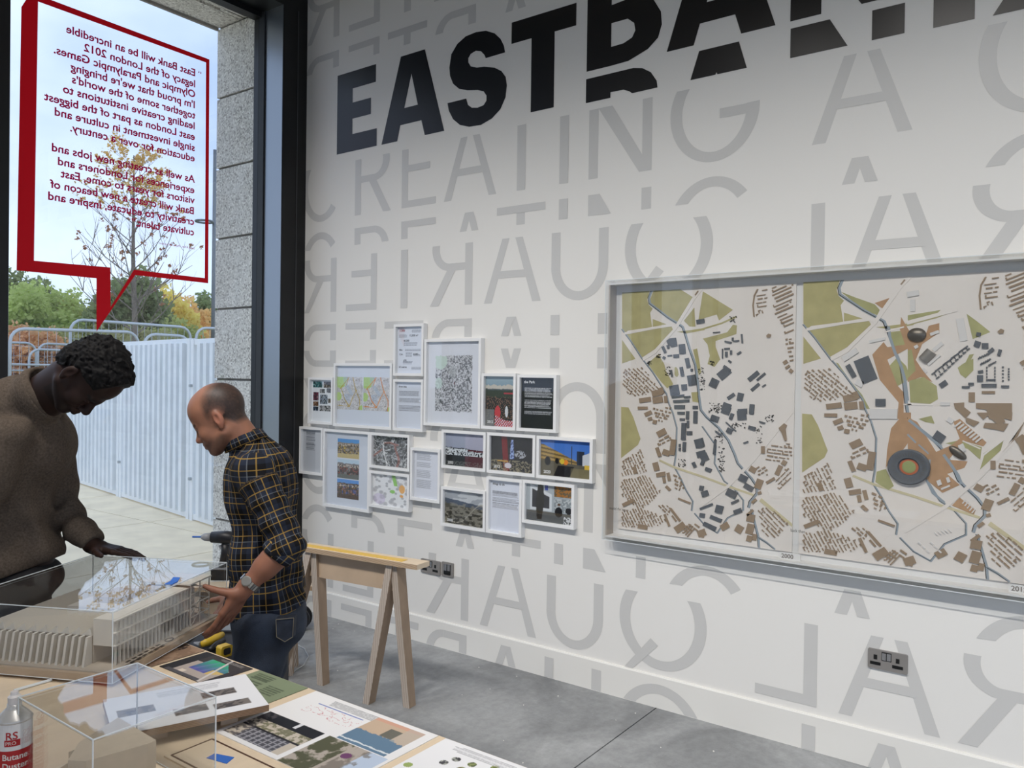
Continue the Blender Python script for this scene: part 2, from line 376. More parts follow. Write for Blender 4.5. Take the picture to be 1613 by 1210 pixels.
struct('pier_core', MB().box((3.385, 4.66, -.1), (4.6, 5.078, 4.6)), m_joint, parent=pr_)
for k in range(-1, 8):
    z0 = k*.4975+.56 if False else 4.037-.4975*(9-k-1)+.006
    z0 = 4.037-.4975*(8-k)
    obj('block', MB().rbox((3.37, 4.655, z0+.008), (4.0, 5.093, z0+.4975-.008), .006, axis=2, n=2), m_agg, pr_)
lt = sempty('wall_lintel', 'concrete lintel with a slotted soffit above the window outside', (0, 4.9, 4.04))
so = MB()
so.box((RX0-.1, 4.655, 4.045), (4.6, 4.80, 4.8)); so.box((RX0-.1, 4.835, 4.045), (4.6, 5.08, 4.8)); so.box((3.22, 4.79, 4.045), (4.6, 4.84, 4.8)); so.box((RX0-.1, 4.79, 4.075), (3.3, 4.84, 4.8))
struct('soffit_stone', so, m_agg, parent=lt)
struct('drip_edge', MB().box((RX0-.1, 5.08, 4.025), (3.372, 5.10, 4.8)), mat('drip_edge_stone', (146, 140, 132), .8), parent=lt)

def paving():
    return mat('sandy_paving', (246, 228, 196), .85, noise=(3.5, .10, 8), bump=(40, .1))
g0 = sempty('ground', 'pale sandy paving outside the window', (0, 8, 0))
GX = [-14, -8, -4, -1, 1.6, 4.6, 9, 20]; GYs = [4.70, 6.35, 8.1, 10.2, 12.8, 16]
m_pav = paving()
struct('ground_bed', MB().box((-30, 4.66, -.3), (40, 120, -.02)), mat('soil', (128, 120, 100), .95, noise=(2, .25)), parent=g0)
for i in range(len(GX)-1):
    for j in range(len(GYs)-1):
        obj('paving_slab', MB().box((GX[i]+.006, GYs[j]+.006, -.02), (GX[i+1]-.006, GYs[j+1]-.006, 0)), m_pav, g0)
struct('ground_side', MB().box((-60, -40, -.3), (RX0-.15, 4.66, -.03)), m_pav, 'pale paving outside the side windows')
bank = MB(); bank.prism([(12.9, -.05), (14.5, .45), (120, .9), (120, -.05)], lambda u, v, d: (d, u, v), -40, 60)
struct('ground_bank', bank, mat('bank_grass', (112, 116, 78), .95, noise=(1.4, .3)), 'rising grassy bank behind the steel fence')
# ------------------------------------------------------------------ wall lettering: u runs to the viewer's right along the wall (u = -y)
m_grey = mat('grey_wall_vinyl', (205, 204, 201), .33, spec=.5)
m_black = mat('black_wall_vinyl', (26, 26, 28), .30, spec=.5)
def clip(poly, v, keep_below):
    out = []; n = len(poly)
    for i in range(n):
        a, b = poly[i], poly[(i+1) % n]; ia = (a[1] <= v+1e-9) == keep_below; ib = (b[1] <= v+1e-9) == keep_below
        if ia: out.append(a)
        if ia != ib:
            t = (v-a[1])/(b[1]-a[1]); out.append((a[0]+t*(b[0]-a[0]), v))
    return out
ST = .056; CAP = .462; CUT = .355
def rect(u0, v0, u1, v1): return [(u0, v0), (u1, v0), (u1, v1), (u0, v1)]
def arc(cx, cy, rx, ry, a0, a1, tx=ST, ty=.046, n=22):
    out = []
    for k in range(n):
        a = math.radians(a0+(a1-a0)*k/n); b = math.radians(a0+(a1-a0)*(k+1)/n)
        o = lambda t: (cx+rx*math.cos(t), cy+ry*math.sin(t)); i = lambda t: (cx+(rx-tx)*math.cos(t), cy+(ry-ty)*math.sin(t))
        out.append([i(a), o(a), o(b), i(b)])
    return out
H = .043   # horizontal stroke
def gl_A(u0, u1):
    c = (u0+u1)/2; w = u1-u0; s = w/.387
    return [[(u0, 0), (u0+.056*s, 0), (c-.0*s, .415), (c+.032*s, CAP), (c-.032*s, CAP)], [(u1-.054*s, 0), (u1, 0), (c+.032*s, CAP), (c-.032*s, CAP), (c, .415)],
            rect(c-.105*s, .136, c+.105*s, .176)]
def gl_E(u0, u1): return [rect(u0, 0, u0+.053, CAP), rect(u0, 0, u1, .042), rect(u0, .216, u1-.05, .256), rect(u0, CAP-.04, u1, CAP)]
def gl_T(u0, u1): c = (u0+u1)/2; return [rect(c-.028, 0, c+.028, CAP), rect(u0, CAP-.042, u1, CAP)]
def gl_I(u0, u1): return [rect(u0, 0, u1, CAP)]
def gl_L(u0, u1): return [rect(u0, 0, u0+.057, CAP), rect(u0, 0, u1, .045)]
def gl_R(u0, u1):
    ry = (CAP-.203)/2; cy = .203+ry; rx = .135; cx = u1-rx-.002
    return ([rect(u0, 0, u0+.055, CAP), rect(u0, CAP-.042, cx, CAP), rect(u0, .203, cx, .245)] + arc(cx, cy, rx, ry, -90, 90, .058, .042)
            + [[(u0+.128, .205), (u0+.192, .205), (u1+.012, 0), (u1-.055, 0)]])
def gl_U(u0, u1):
    c = (u0+u1)/2; r = (u1-u0)/2
    return [rect(u0, .17, u0+ST, CAP), rect(u1-ST, .17, u1, CAP)] + arc(c, .17, r, .177, 180, 360)
def gl_round(u0, u1, a0=0, a1=360, n=64):
    c = (u0+u1)/2; return arc(c, CAP/2, (u1-u0)/2, CAP/2+.006, a0, a1, .06, .046, n)
def gl_C(u0, u1): return gl_round(u0, u1, 42, 318)
def gl_G(u0, u1):
    c = (u0+u1)/2
    return gl_round(u0, u1, 40, 362) + [rect(c+.03, .19, u1-.002, .235)]
def gl_Q(u0, u1):
    return gl_round(u0, u1) + [[(u1-.173, .140), (u1-.213, .110), (u1-.075, -.033), (u1-.033, -.029)]] 
def gl_N(u0, u1):
    return [rect(u0, 0, u0+.055, CAP), rect(u1-.053, 0, u1, CAP), [(u0+.055, CAP-.02), (u0+.068, CAP), (u0, CAP), (u0, CAP-.001), (u1-.068, 0), (u1, 0), (u1-.053, .06)][1:3] + [(u0+.010, CAP-.04), (u1-.068, 0), (u1-.0, 0)]]
GL = dict(A=gl_A, E=gl_E, T=gl_T, I=gl_I, L=gl_L, R=gl_R, U=gl_U, C=gl_C, G=gl_G, Q=gl_Q, N=gl_N)
def mirror(polys, u0, u1): return [[(u0+u1-u, v) for u, v in p] for p in polys]
def wall_piece(name, polys, zf, ulim, m, off=.0007):
    mb = MB()
    for ip, p in enumerate(polys):
        q = [(max(ulim[0], min(ulim[1], u)), zf(v)) for u, v in p]
        if len(q) < 3: continue
        mb.add([(WX-off-(len(mb.f) % 5)*.00012-(.0007 if ip == len(polys)-1 else 0), -u, z) for u, z in q], [tuple(range(len(q)))])
    if not mb.f: return
    o = flat(name, mb, m, wr)
    bm = bmesh.new(); bm.from_mesh(o.data)
    for f in bm.faces:
        if f.normal.x > 0: f.normal_flip()
    bm.to_mesh(o.data); bm.free(); return o
def row(spec, base, strip_base, mirrored=False, flip=None, do_row=True, do_strip=True):
    for ch, u0, u1 in spec:
        P = GL[ch](u0, u1)
        if mirrored: P = mirror(P, u0, u1)
        low = [q for q in (clip(p, CUT, True) for p in P) if len(q) > 2]; top = [q for q in (clip(p, CUT, False) for p in P) if len(q) > 2]
        lim = (-4.352, 4.5)
        if do_row: wall_piece('letter', low, (lambda v: base+v) if flip is None else (lambda v: 2*flip-(base+v)), lim, m_grey, .0007 if base > .3 else .0127 if base+CUT < .15 else .0007)
        if do_strip: wall_piece('letter_slice', top, (lambda v: strip_base+v-CUT) if flip is None else (lambda v: 2*flip-(strip_base+v-CUT)), lim, m_grey, .0007 if strip_base > .15 else .0127)
QUARTER = [('R', -4.36, -4.035), ('E', -3.942, -3.662), ('T', -3.588, -3.263), ('R', -3.2, -2.89), ('A', -2.804, -2.417), ('U', -2.352, -2.008), ('Q', -1.914, -1.454),
           ('L', -1.222, -.953), ('A', -.863, -.478), ('R', -.405, -.095), ('U', -.0, .344), ('T', .42, .745)]
CREATING = [('C', -4.39, -4.0), ('R', -3.868, -3.558), ('E', -3.455, -3.175), ('A', -3.113, -2.727), ('T', -2.72, -2.395), ('I', -2.309, -2.254), ('N', -2.131, -1.774), ('G', -1.678, -1.244),
            ('A', -1.013, -.618), ('C', -.39, .01), ('U', .10, .444)]
row(QUARTER, 2.006, 1.820, True)
row(QUARTER, 2.006, 1.820, True, flip=1.786)
row(QUARTER, .189, .003, True)
row(QUARTER[:7], 3.809, 3.610, True)
row(CREATING, 2.616, 2.428)
row(CREATING, .801, .611)
# the big black word, each letter (and cut slice) as its own vinyl piece
BOLD = dict(
 E=[[(-4.045, 3.548), (-3.69, 3.548), (-3.69, 3.437), (-3.9, 3.437), (-3.9, 3.346), (-3.732, 3.346), (-3.732, 3.243), (-3.9, 3.243), (-3.9, 3.144), (-3.677, 3.144), (-3.677, 3.034), (-4.045, 3.034)]],
 A=[[(-3.475, 3.546), (-3.376, 3.546), (-3.385, 3.423), (-3.441, 3.228), (-3.441, 3.127), (-3.473, 3.127), (-3.498, 3.033), (-3.634, 3.033)], [(-3.376, 3.546), (-3.278, 3.546), (-3.117, 3.033), (-3.27, 3.033), (-3.299, 3.127), (-3.33, 3.127), (-3.33, 3.226), (-3.385, 3.423)],
    [(-3.441, 3.127), (-3.33, 3.127), (-3.33, 3.226), (-3.441, 3.226)]],
 S=[[(-2.678, 3.392), (-2.687, 3.431), (-2.711, 3.474), (-2.753, 3.515), (-2.814, 3.544), (-2.887, 3.554), (-2.962, 3.548), (-3.025, 3.519), (-3.069, 3.47), (-3.083, 3.395), (-3.077, 3.345), (-3.053, 3.295), (-3.008, 3.257), (-2.944, 3.235), (-2.869, 3.222), (-2.826, 3.206), (-2.805, 3.178), (-2.805, 3.15), (-2.825, 3.128), (-2.868, 3.122), (-2.911, 3.13), (-2.939, 3.151), (-2.953, 3.19), (-3.094, 3.19), (-3.083, 3.144), (-3.05, 3.089), (-2.998, 3.047), (-2.928, 3.024), (-2.842, 3.02), (-2.763, 3.043), (-2.705, 3.084), (-2.671, 3.143), (-2.663, 3.207), (-2.672, 3.255), (-2.702, 3.294), (-2.75, 3.323), (-2.823, 3.344), (-2.878, 3.351), (-2.921, 3.367), (-2.94, 3.393), (-2.941, 3.418), (-2.923, 3.439), (-2.886, 3.448), (-2.849, 3.437), (-2.824, 3.411), (-2.814, 3.39)]],
 T=[[(-2.635, 3.545), (-2.218, 3.545), (-2.218, 3.428), (-2.351, 3.428), (-2.351, 3.028), (-2.5, 3.028), (-2.5, 3.428), (-2.635, 3.428)]],
 B=[[(-2.151, 3.173), (-2.009, 3.173), (-2.009, 3.68), (-2.151, 3.68)], [(-2.009, 3.173), (-1.91, 3.176), (-1.803, 3.211), (-1.75, 3.254), (-1.731, 3.313), (-1.737, 3.377), (-1.776, 3.443), (-1.755, 3.48), (-1.745, 3.54), (-1.77, 3.61), (-1.83, 3.66), (-1.93, 3.68), (-2.009, 3.68), (-2.009, 3.58), (-1.93, 3.578), (-1.89, 3.55), (-1.89, 3.51), (-1.92, 3.485), (-2.009, 3.478), (-2.009, 3.387), (-1.917, 3.387), (-1.881, 3.357), (-1.874, 3.319), (-1.891, 3.288), (-1.939, 3.27), (-2.009, 3.268)],
    [(-2.153, 3.012), (-2.009, 3.012), (-2.009, 3.04), (-1.935, 3.038), (-1.903, 3.024), (-1.887, 3.011), (-1.749, 3.012), (-1.754, 3.046), (-1.786, 3.094), (-1.833, 3.124), (-1.881, 3.135), (-2.153, 3.135)]],
 A2=[[(-1.703, 3.173), (-1.565, 3.173), (-1.535, 3.268), (-1.45, 3.268), (-1.45, 3.36), (-1.503, 3.36), (-1.45, 3.54), (-1.45, 3.67), (-1.543, 3.67)], [(-1.45, 3.268), (-1.365, 3.268), (-1.335, 3.173), (-1.179, 3.173), (-1.343, 3.67), (-1.45, 3.67), (-1.45, 3.54), (-1.397, 3.36), (-1.45, 3.36)],
     [(-1.579, 3.012), (-1.455, 3.012), (-1.45, 3.022), (-1.445, 3.012), (-1.306, 3.012), (-1.345, 3.140), (-1.537, 3.140)]],
 N=[[(-1.114, 3.173), (-.983, 3.173), (-.983, 3.42), (-.82, 3.173), (-.655, 3.173), (-.655, 3.68), (-.78, 3.68), (-.78, 3.42), (-.948, 3.68), (-1.114, 3.68)], [(-1.112, 3.012), (-.873, 3.012), (-.947, 3.141), (-1.112, 3.141)], [(-.778, 3.012), (-.654, 3.012), (-.654, 3.135), (-.778, 3.135)]],
 K=[[(-.55, 3.007), (-.406, 3.007), (-.406, 3.135), (-.55, 3.135)], [(-.346, 3.004), (-.15, 3.004), (-.23, 3.135), (-.262, 3.135)], [(-.55, 3.173), (-.406, 3.173), (-.406, 3.68), (-.55, 3.68)], [(-.406, 3.30), (-.20, 3.173), (-.02, 3.173), (-.28, 3.46), (-.03, 3.68), (-.2, 3.68), (-.406, 3.48)]])
m_halo = mat('vinyl_halo', (236, 234, 230), .3)
for k, polys in BOLD.items():
    for p in polys:
        mb = MB(); mb.add([(WX-.0013, -u, z) for u, z in p], [tuple(range(len(p)))]); o = flat('bold_letter', mb, m_black, wr)
        bm = bmesh.new(); bm.from_mesh(o.data); bmesh.ops.triangulate(bm, faces=bm.faces)
        for f in bm.faces:
            if f.normal.x > 0: f.normal_flip()
        bm.to_mesh(o.data); bm.free()

# ------------------------------------------------------------------ red speech bubble and its mirrored text on the glass
m_red = mat('red_window_vinyl', (196, 14, 26), .45, spec=.3)
def red_mat():
    nt = m_red.node_tree; b = nt.nodes['Principled BSDF']; tr = nt.nodes.new('ShaderNodeBsdfTranslucent'); tr.inputs[0].default_value = (*hexc(205, 14, 28), 1)
    mx = nt.nodes.new('ShaderNodeMixShader'); mx.inputs[0].default_value = .5; out = nt.nodes['Material Output']
    nt.links.new(b.outputs[0], mx.inputs[1]); nt.links.new(tr.outputs[0], mx.inputs[2]); nt.links.new(mx.outputs[0], out.inputs[0])
red_mat()
bub = thing('speech_bubble_decal', 'red outlined speech bubble vinyl with mirrored quotation on the window glass', 'decal', (2.43, GY-.001, 1.82))
quads = [[(1.870, 2.121), (1.884, 3.505), (1.966, 3.565), (1.955, 2.182)], [(1.884, 3.505), (1.93, 3.60), (2.988, 3.590), (2.965, 3.563), (1.966, 3.565)], [(2.988, 3.590), (2.995, 2.167), (2.970, 2.197), (2.965, 3.563)],
         [(2.995, 2.167), (2.514, 2.167), (2.506, 2.197), (2.970, 2.197)], [(2.514, 2.167), (2.369, 1.945), (2.29, 1.822), (2.369, 1.966), (2.506, 2.197)],
         [(2.287, 2.123), (2.29, 1.822), (2.369, 1.966), (2.366, 2.194)], [(1.870, 2.121), (1.955, 2.182), (2.366, 2.194), (2.287, 2.123)]]
quads[4] = [(2.514, 2.167), (2.29, 1.822), (2.369, 1.966), (2.506, 2.197)]
mb = MB()
for q in quads: mb.add([(x, GY-.0008, z) for x, z in q], [tuple(range(len(q)))])
flat('bubble_outline', mb, m_red, bub)
LINES = [('East Bank will be an incredible', 3.453, 2.111), ('legacy of the London 2012', 3.384, 2.207), ('Olympic and Paralympic Games.', 3.319, 2.047), ("I'm proud that we're bringing", 3.253, 2.136), ("together some of the world's", 3.187, 2.143),
         ('leading creative institutions to', 3.121, 2.096), ('east London as part of the biggest', 3.053, 2.0), ('single investment in culture and', 2.985, 2.054), ('education for over a century.', 2.919, 2.136),
         ('As well as creating new jobs and', 2.788, 2.041), ('experiences for Londoners and', 2.720, 2.073), ('visitors for years to come, East', 2.656, 2.088), ('Bank will create a new beacon of', 2.589, 2.032), ('creativity to educate, inspire and', 2.522, 2.024), ('cultivate talent.\u201d', 2.456, 2.489)]
m_txt = mat('red_text_vinyl', (176, 16, 60), .5)
_nt = m_txt.node_tree; _t = _nt.nodes.new('ShaderNodeBsdfTranslucent'); _t.inputs[0].default_value = (*hexc(190, 20, 74), 1); _m = _nt.nodes.new('ShaderNodeMixShader'); _m.inputs[0].default_value = .55
_nt.links.new(_nt.nodes['Principled BSDF'].outputs[0], _m.inputs[1]); _nt.links.new(_t.outputs[0], _m.inputs[2]); _nt.links.new(_m.outputs[0], _nt.nodes['Material Output'].inputs[0])
for s, z, x1 in LINES:
    _o = flat('text_line', text_mb(s, .062, lambda u, v, d, z=z: (2.893-u, GY-.0008, z+v), width=2.893-x1, bold=.0015), m_txt, bub); _o['kind'] = 'stuff'
flat('text_line', text_mb('\u201c', .062, lambda u, v, d: (2.935-u, GY-.0008, 3.453+v)), m_txt, bub)
flat('attribution', text_mb('Sadiq Khan, Mayor of London', .02, lambda u, v, d: (2.90-u, GY-.0008, 2.37+v), width=.24), m_txt, bub)
# ------------------------------------------------------------------ picture wall: white box frames with prints
m_frame = mat('white_frame_paint', (238, 238, 237), .4)
m_matb = mat('white_card', (232, 235, 241), .6)
m_pglass = glass_mat('picture_glass', (.985, .99, .99), 1.45)
def mixc(a, b, t): return tuple(x*(1-t)+y*t for x, y in zip(a, b))
def lay(base, mask, c):
    return tuple(np.where(mask, cc, b) for b, cc in zip(base, c))
def blend(base, t, c): return tuple(b*(1-t)+cc*t for b, cc in zip(base, c))
def const(u, c): return tuple(np.full_like(u, float(x)) for x in c)
def text_block(base, u, v, u0, u1, v0, v1, n, ink=(120, 122, 128), seed=0, gaps=()):
    """unreadably small running text: n broken lines"""
    t = (v1-v)/(v1-v0)*n; k = np.floor(t); fr = t-k; ins = (u > u0) & (u < u1) & (v > v0) & (v < v1) & (fr < .62)
    end = u0+(u1-u0)*(.86+.14*vnoise(k*7.3, k*0+3, seed)); w = vnoise(u*90, k*5.1, seed+4)
    msk = ins & (u < end)
    for g in gaps: msk &= (k != g)
    return blend(base, np.where(msk, .55+.35*(w > .3), 0), ink)
def street_map(u, v, seed, s=7, bw=False):
    a = fbm(u*s, v*s, 4, seed); b = fbm(u*s*2.4+9, v*s*2.4, 3, seed+7)
    c = const(u, (226, 224, 226)); c = blend(c, (b > .5)*.5, (196, 198, 205)); c = blend(c, (vnoise(u*70, v*60, seed+2) > .62)*.5, (150, 150, 158))
    c = blend(c, (np.abs(a-.5) < .012)*.9, (150, 140, 130)); return c, a, b
def p_collage(u, v):
    c = const(u, (236, 239, 243)); R = [(.07, .82, .5, .96, (46, 120, 122)), (.56, .82, .98, .96, (74, 52, 34)), (.38, .68, .62, .78, (150, 150, 150)), (.70, .69, .97, .80, (110, 112, 122)), (.08, .5, .33, .70, (110, 44, 64)), (.40, .42, .74, .65, (130, 142, 158)), (.78, .46, .98, .56, (120, 104, 88)), (.08, .37, .33, .48, (130, 84, 40)), (.08, .25, .33, .35, (30, 52, 76)), (.38, .25, .97, .39, (170, 168, 170))]
    for i, (a, b, d, e, k) in enumerate(R):
        m = (u > a) & (u < d) & (v > b) & (v < e); n = vnoise(u*38+i*9, v*34, i); c = lay(c, m, k); c = blend(c, m*(n < .42)*.8, (18, 18, 22)); c = blend(c, m*(n > .8)*.6, (235, 235, 235))
    return c
def p_twomaps(u, v):
    bg = const(u, (221, 227, 239)); g = const(u, (0, 0, 0))
    inm = (v > .25) & (v < .81) & (np.abs(u-.487) > .005)
    left = u < .487; uu = np.where(left, u/.487, (u-.49)/.51); vv = (v-.25)/.56
    c, a, b = street_map(uu*1., vv, 5, 5)
    c = blend(c, ((uu-.12)**2+(vv-.9)**2 < .06)*.85, (180, 216, 120)); c = blend(c, ((uu-.06)**2*1.4+(vv-.4)**2 < .018)*.85, (186, 220, 128)); c = blend(c, (np.hypot(uu-.95, vv-.06) < .09)*.85, (186, 220, 128))
    c = blend(c, ((np.abs(uu-.45-.15*np.sin(vv*5)) < .07) & (vv > .45))*.5, (176, 196, 220)); c = blend(c, (np.hypot(uu-.38, vv-.35) < .14)*.5, (186, 202, 226))
    def line(x0, y0, x1, y1, w):
        dx, dy = x1-x0, y1-y0; t = np.clip(((uu-x0)*dx+(vv-y0)*dy)/(dx*dx+dy*dy), 0, 1); return np.hypot(uu-x0-t*dx, vv-y0-t*dy) < w
    oc = np.where(left, 190, 224), np.where(left, 160, 140), np.where(left, 70, 64)
    for L in ((.15, .65, .3, .3, .014), (.3, .3, .48, .1, .02), (.48, .1, .62, .4, .014), (.62, .4, .75, .6, .012), (.35, .75, .45, 1, .014), (.6, 1, .72, .6, .016), (.72, .6, .88, .3, .014), (.88, .3, .86, 0, .012), (0, .12, .48, .1, .010), (.1, .62, .42, .95, .012)): c = blend(c, line(*L)*.85, oc)
    return tuple(np.where(inm, x, y) for x, y in zip(c, bg))
def p_figures(u, v):
    c = const(u, (224, 228, 238))
    for i, (a, b, y, n) in enumerate(((.55, .9, .9, 3), (.06, .38, .8, 3), (.25, .78, .62, 3), (.3, .95, .50, 2), (.32, .58, .40, 4), (.62, .9, .38, 2), (.22, .6, .22, 3), (.55, .95, .10, 3))): c = text_block(c, u, v, a, b, y-.025*n/2, y+.025*n/2, n, (150, 154, 165), i)
    return c
def p_sites(u, v): return text_block(const(u, (222, 227, 239)), u, v, .08, .92, .36, .80, 17, (150, 153, 164), 3, (4, 5, 10, 11))
def p_citymap(u, v):
    c = const(u, (226, 229, 238)); uu = (u-.14)/.72; vv = (v-.14)/.70; ins = (uu > 0) & (uu < 1) & (vv > 0) & (vv < 1)
    a = fbm(uu*9, vv*11, 3, 31); b = vnoise(uu*46, vv*54, 3); d = fbm(uu*5+vv*6, vv*3-uu*3, 3, 8)
    k = const(u, (202, 204, 210)); k = blend(k, (b > .52)*.75, (104, 106, 112)); k = blend(k, (np.abs(a-.5) < .03)*.95, (222, 224, 230)); k = blend(k, (np.abs(d-.5) < .018)*.9, (90, 94, 98)); k = blend(k, (np.hypot((uu-.48)*1, (vv-.7)*.9) < .10)*.6, (186, 190, 194))
    k = blend(k, (np.hypot(uu-.14, (vv-.9)*1.1) < .16+.03*np.sin(9*vv))*.95, (206, 224, 216)); k = blend(k, (np.hypot(uu-.1, vv-.5) < .10)*.8, (206, 224, 216)); k = blend(k, ((np.abs(uu-.52) < .012) & (np.abs(vv-.505) < .025))*1., (90, 36, 48))
    edge = vnoise(u*40, v*40, 2)*.03; ins &= (uu > edge) & (uu < 1-edge) & (vv > edge) & (vv < 1-edge)
    return tuple(np.where(ins, x, y) for x, y in zip(k, c))
def p_crowd(u, v):
    c = blend(const(u, (120, 146, 158)), np.clip((v-.75)*4, 0, 1), (150, 170, 178))
    c = lay(c, (v < .80+.05*vnoise(u*22, v*0, 3)) & (v > .7), (196, 188, 172)); c = lay(c, v < .74+.02*vnoise(u*30, u*0, 5), (52, 62, 50)); c = lay(c, v < .58, (38, 36, 36))
    n = vnoise(u*42, v*52, 2); c = blend(c, ((v < .6) & (n > .66))*.8, (150, 112, 92)); c = blend(c, ((v < .34) & (u < .3))*.8, (132, 136, 138)); c = lay(c, (np.hypot(u-.42, (v-.27)*.7) < .1), (200, 62, 70)); c = lay(c, (np.hypot(u-.72, (v-.3)*.45) < .05), (220, 222, 226))
    f = (v < .17+.05*np.sin(u*6)) & (u > .33); st = np.sin((u+v)*42); st2 = np.sin((u-v*1.4)*38)
    c = lay(c, f, (36, 40, 92)); c = lay(c, f & (np.abs(st) > .55), (226, 226, 232)); c = lay(c, f & (np.abs(st2) > .72), (200, 30, 46)); c = lay(c, (u > .62) & (np.abs(v-.66) < .015), (172, 62, 72)); return c
def p_park(u, v):
    c = const(u, (17, 19, 24)); return text_block(c, u, v, .09, .93, .27, .80, 22, (196, 198, 202), 11, (8, 9, 17, 18))
def p_note(u, v): return text_block(blend(const(u, (196, 199, 206)), (u > .62)*.5, (222, 224, 228)), u, v, .16, .62, .5, .95, 22, (120, 124, 132), 4, (5, 11))
def photo_people(u, v, pal, seed):
    c = const(u, pal[0]); c = lay(c, v < .78+.05*vnoise(u*9, u*0, seed), pal[1]); n = vnoise(u*24, v*7, seed); m = vnoise(u*46, v*30, seed+3)
    body = (v < .72) & (v > .2) & (n > .35); c = lay(c, body, pal[2]); c = lay(c, body & (n > .66), pal[3]); c = blend(c, (body & (m > .68))*.8, pal[4]); c = blend(c, ((v > .6) & (v < .74) & (m > .6))*.9, (222, 206, 190)); c = lay(c, (v < .2+.06*vnoise(u*8, u*0, seed+2)), pal[5]); return c
def p_three(u, v):
    c = const(u, (214, 220, 232)); P = [((96, 158, 220), (150, 140, 130), (60, 52, 50), (120, 104, 92), (240, 200, 70), (196, 176, 120)), ((186, 210, 228), (120, 116, 118), (24, 22, 24), (52, 48, 50), (190, 76, 62), (92, 96, 92)), ((84, 150, 224), (80, 62, 52), (20, 22, 30), (58, 78, 140), (226, 140, 40), (70, 44, 26))]
    for (y0, y1), p, s in zip(((.655, .915), (.375, .635), (.105, .365)), P, (1, 5, 9)):
        m = (u > .255) & (u < .76) & (v > y0) & (v < y1); k = photo_people((u-.255)/.505, (v-y0)/(y1-y0), p, s); c = tuple(np.where(m, a, b) for a, b in zip(k, c))
    return c
def p_aerial(u, v):
    a = fbm(u*7+.8*np.sin(v*6), v*7, 4, 41); b = fbm(u*24, v*20, 3, 12); g = 60+150*np.clip((b-.3)*1.5, 0, 1)
    c = (g, g+2, g+6); c = blend(c, (np.abs(a-.5) < .03)*.85, (216, 218, 220)); riv = np.abs(u-.33-.05*np.cos(v*5)) < .02; c = blend(c, (riv & (v < .8))*.95, (238, 238, 238))
    r1 = (np.abs(u-.66-.05*np.sin(v*7)) < .03) & (v < .72); r2 = (np.abs(v-.78+.25*np.abs(u-.45)) < .03) & (np.abs(u-.5) < .2); c = blend(c, (r1 | r2 | ((np.abs(v-.3-u) < .04) & (u < .25)))*.55, (180, 96, 84)); c = blend(c, (np.abs(a-.42) < .02)*.7, (34, 34, 36)); return c
def p_zones(u, v):
    c = const(u, (240, 241, 244)); n = 6
    for i in range(7):
        for j in range(6):
            x = (i+.5+.3*math.sin(i*3+j*5))/7; y = (j+.5+.3*math.cos(i*2+j*3))/6; c = blend(c, (np.hypot((u-x)*1.0, (v-y)*1.0) < .055+.018*math.sin(i*7+j))*1., (200, 200, 205)); c = blend(c, (np.hypot(u-x, v-y) < .03)*.6, (176, 178, 184))
    c = lay(c, (np.abs(u-.60+.22*(v-.85)) < .05) & (v > .66), (150, 210, 104)); c = lay(c, np.hypot(u-.55, (v-.47)*1.2) < .07, (150, 212, 110)); c = lay(c, (np.hypot((u-.81), (v-.58)*.6) < .08), (242, 182, 104)); c = lay(c, (np.hypot(u-.8, v-.36) < .045), (240, 176, 96))
    c = blend(c, (np.hypot(u-.18, v-.2) < .17)*.45, (206, 190, 226)); return c
def p_notice(u, v): return text_block(const(u, (226, 229, 240)), u, v, .10, .68, .2, .94, 40, (168, 171, 182), 8, (8, 9, 16, 17, 18, 28, 29))
def p_2003(u, v):
    c = blend(const(u, (150, 158, 176)), np.clip(v, 0, 1), (170, 176, 196)); c = blend(c, ((u > .5) & (v > .3))*.35, (206, 196, 214)); t = .55-.05*u+.04*vnoise(u*14, u*0, 3)  # right half lightened to paint the window's reflection in the glazing
    c = lay(c, v < t, (34, 38, 46)); m = vnoise(u*60, v*30, 4); c = lay(c, (v < t-.02) & (v > .32) & (m > .4), (216, 222, 226)); c = lay(c, v < .30, (40, 42, 44)); c = lay(c, (v < .32) & (u > .5), (92, 56, 62)); c = blend(c, ((v < .14) & (m > .5))*.6, (120, 124, 118)); c = lay(c, (np.abs(v-.5+.05*(u-.5)) < .02) & (u > .56), (92, 24, 38)); return c  # red tones paint a window decal's reflection
def p_2012(u, v):
    c = blend(const(u, (26, 24, 34)), np.clip(1-v, 0, 1)*.3, (60, 56, 50)); n = vnoise(u*44, v*36, 6); c = lay(c, (np.abs(u-.36+.06*v) < .065), (120, 14, 26)); tower = (np.abs(u-.49) < .05*(1.2-v)+.01) & (v > .35) & (v < .9); c = lay(c, tower, (70, 86, 140)); c = lay(c, tower & (n > .5), (160, 180, 226))  # dark red bar paints a window decal's reflection in the glazing
    c = blend(c, (np.hypot(u-.68, (v-.5)*1.2) < .13)*(n > .4)*.9, (186, 188, 196)); c = blend(c, ((v < .32) & (n > .5))*.85, (150, 140, 112)); c = lay(c, (v > .26) & (v < .30) & (u > .15) & (u < .4), (206, 160, 70)); c = lay(c, (np.hypot(u-.4, v-.16) < .08), (214, 206, 214)); return c
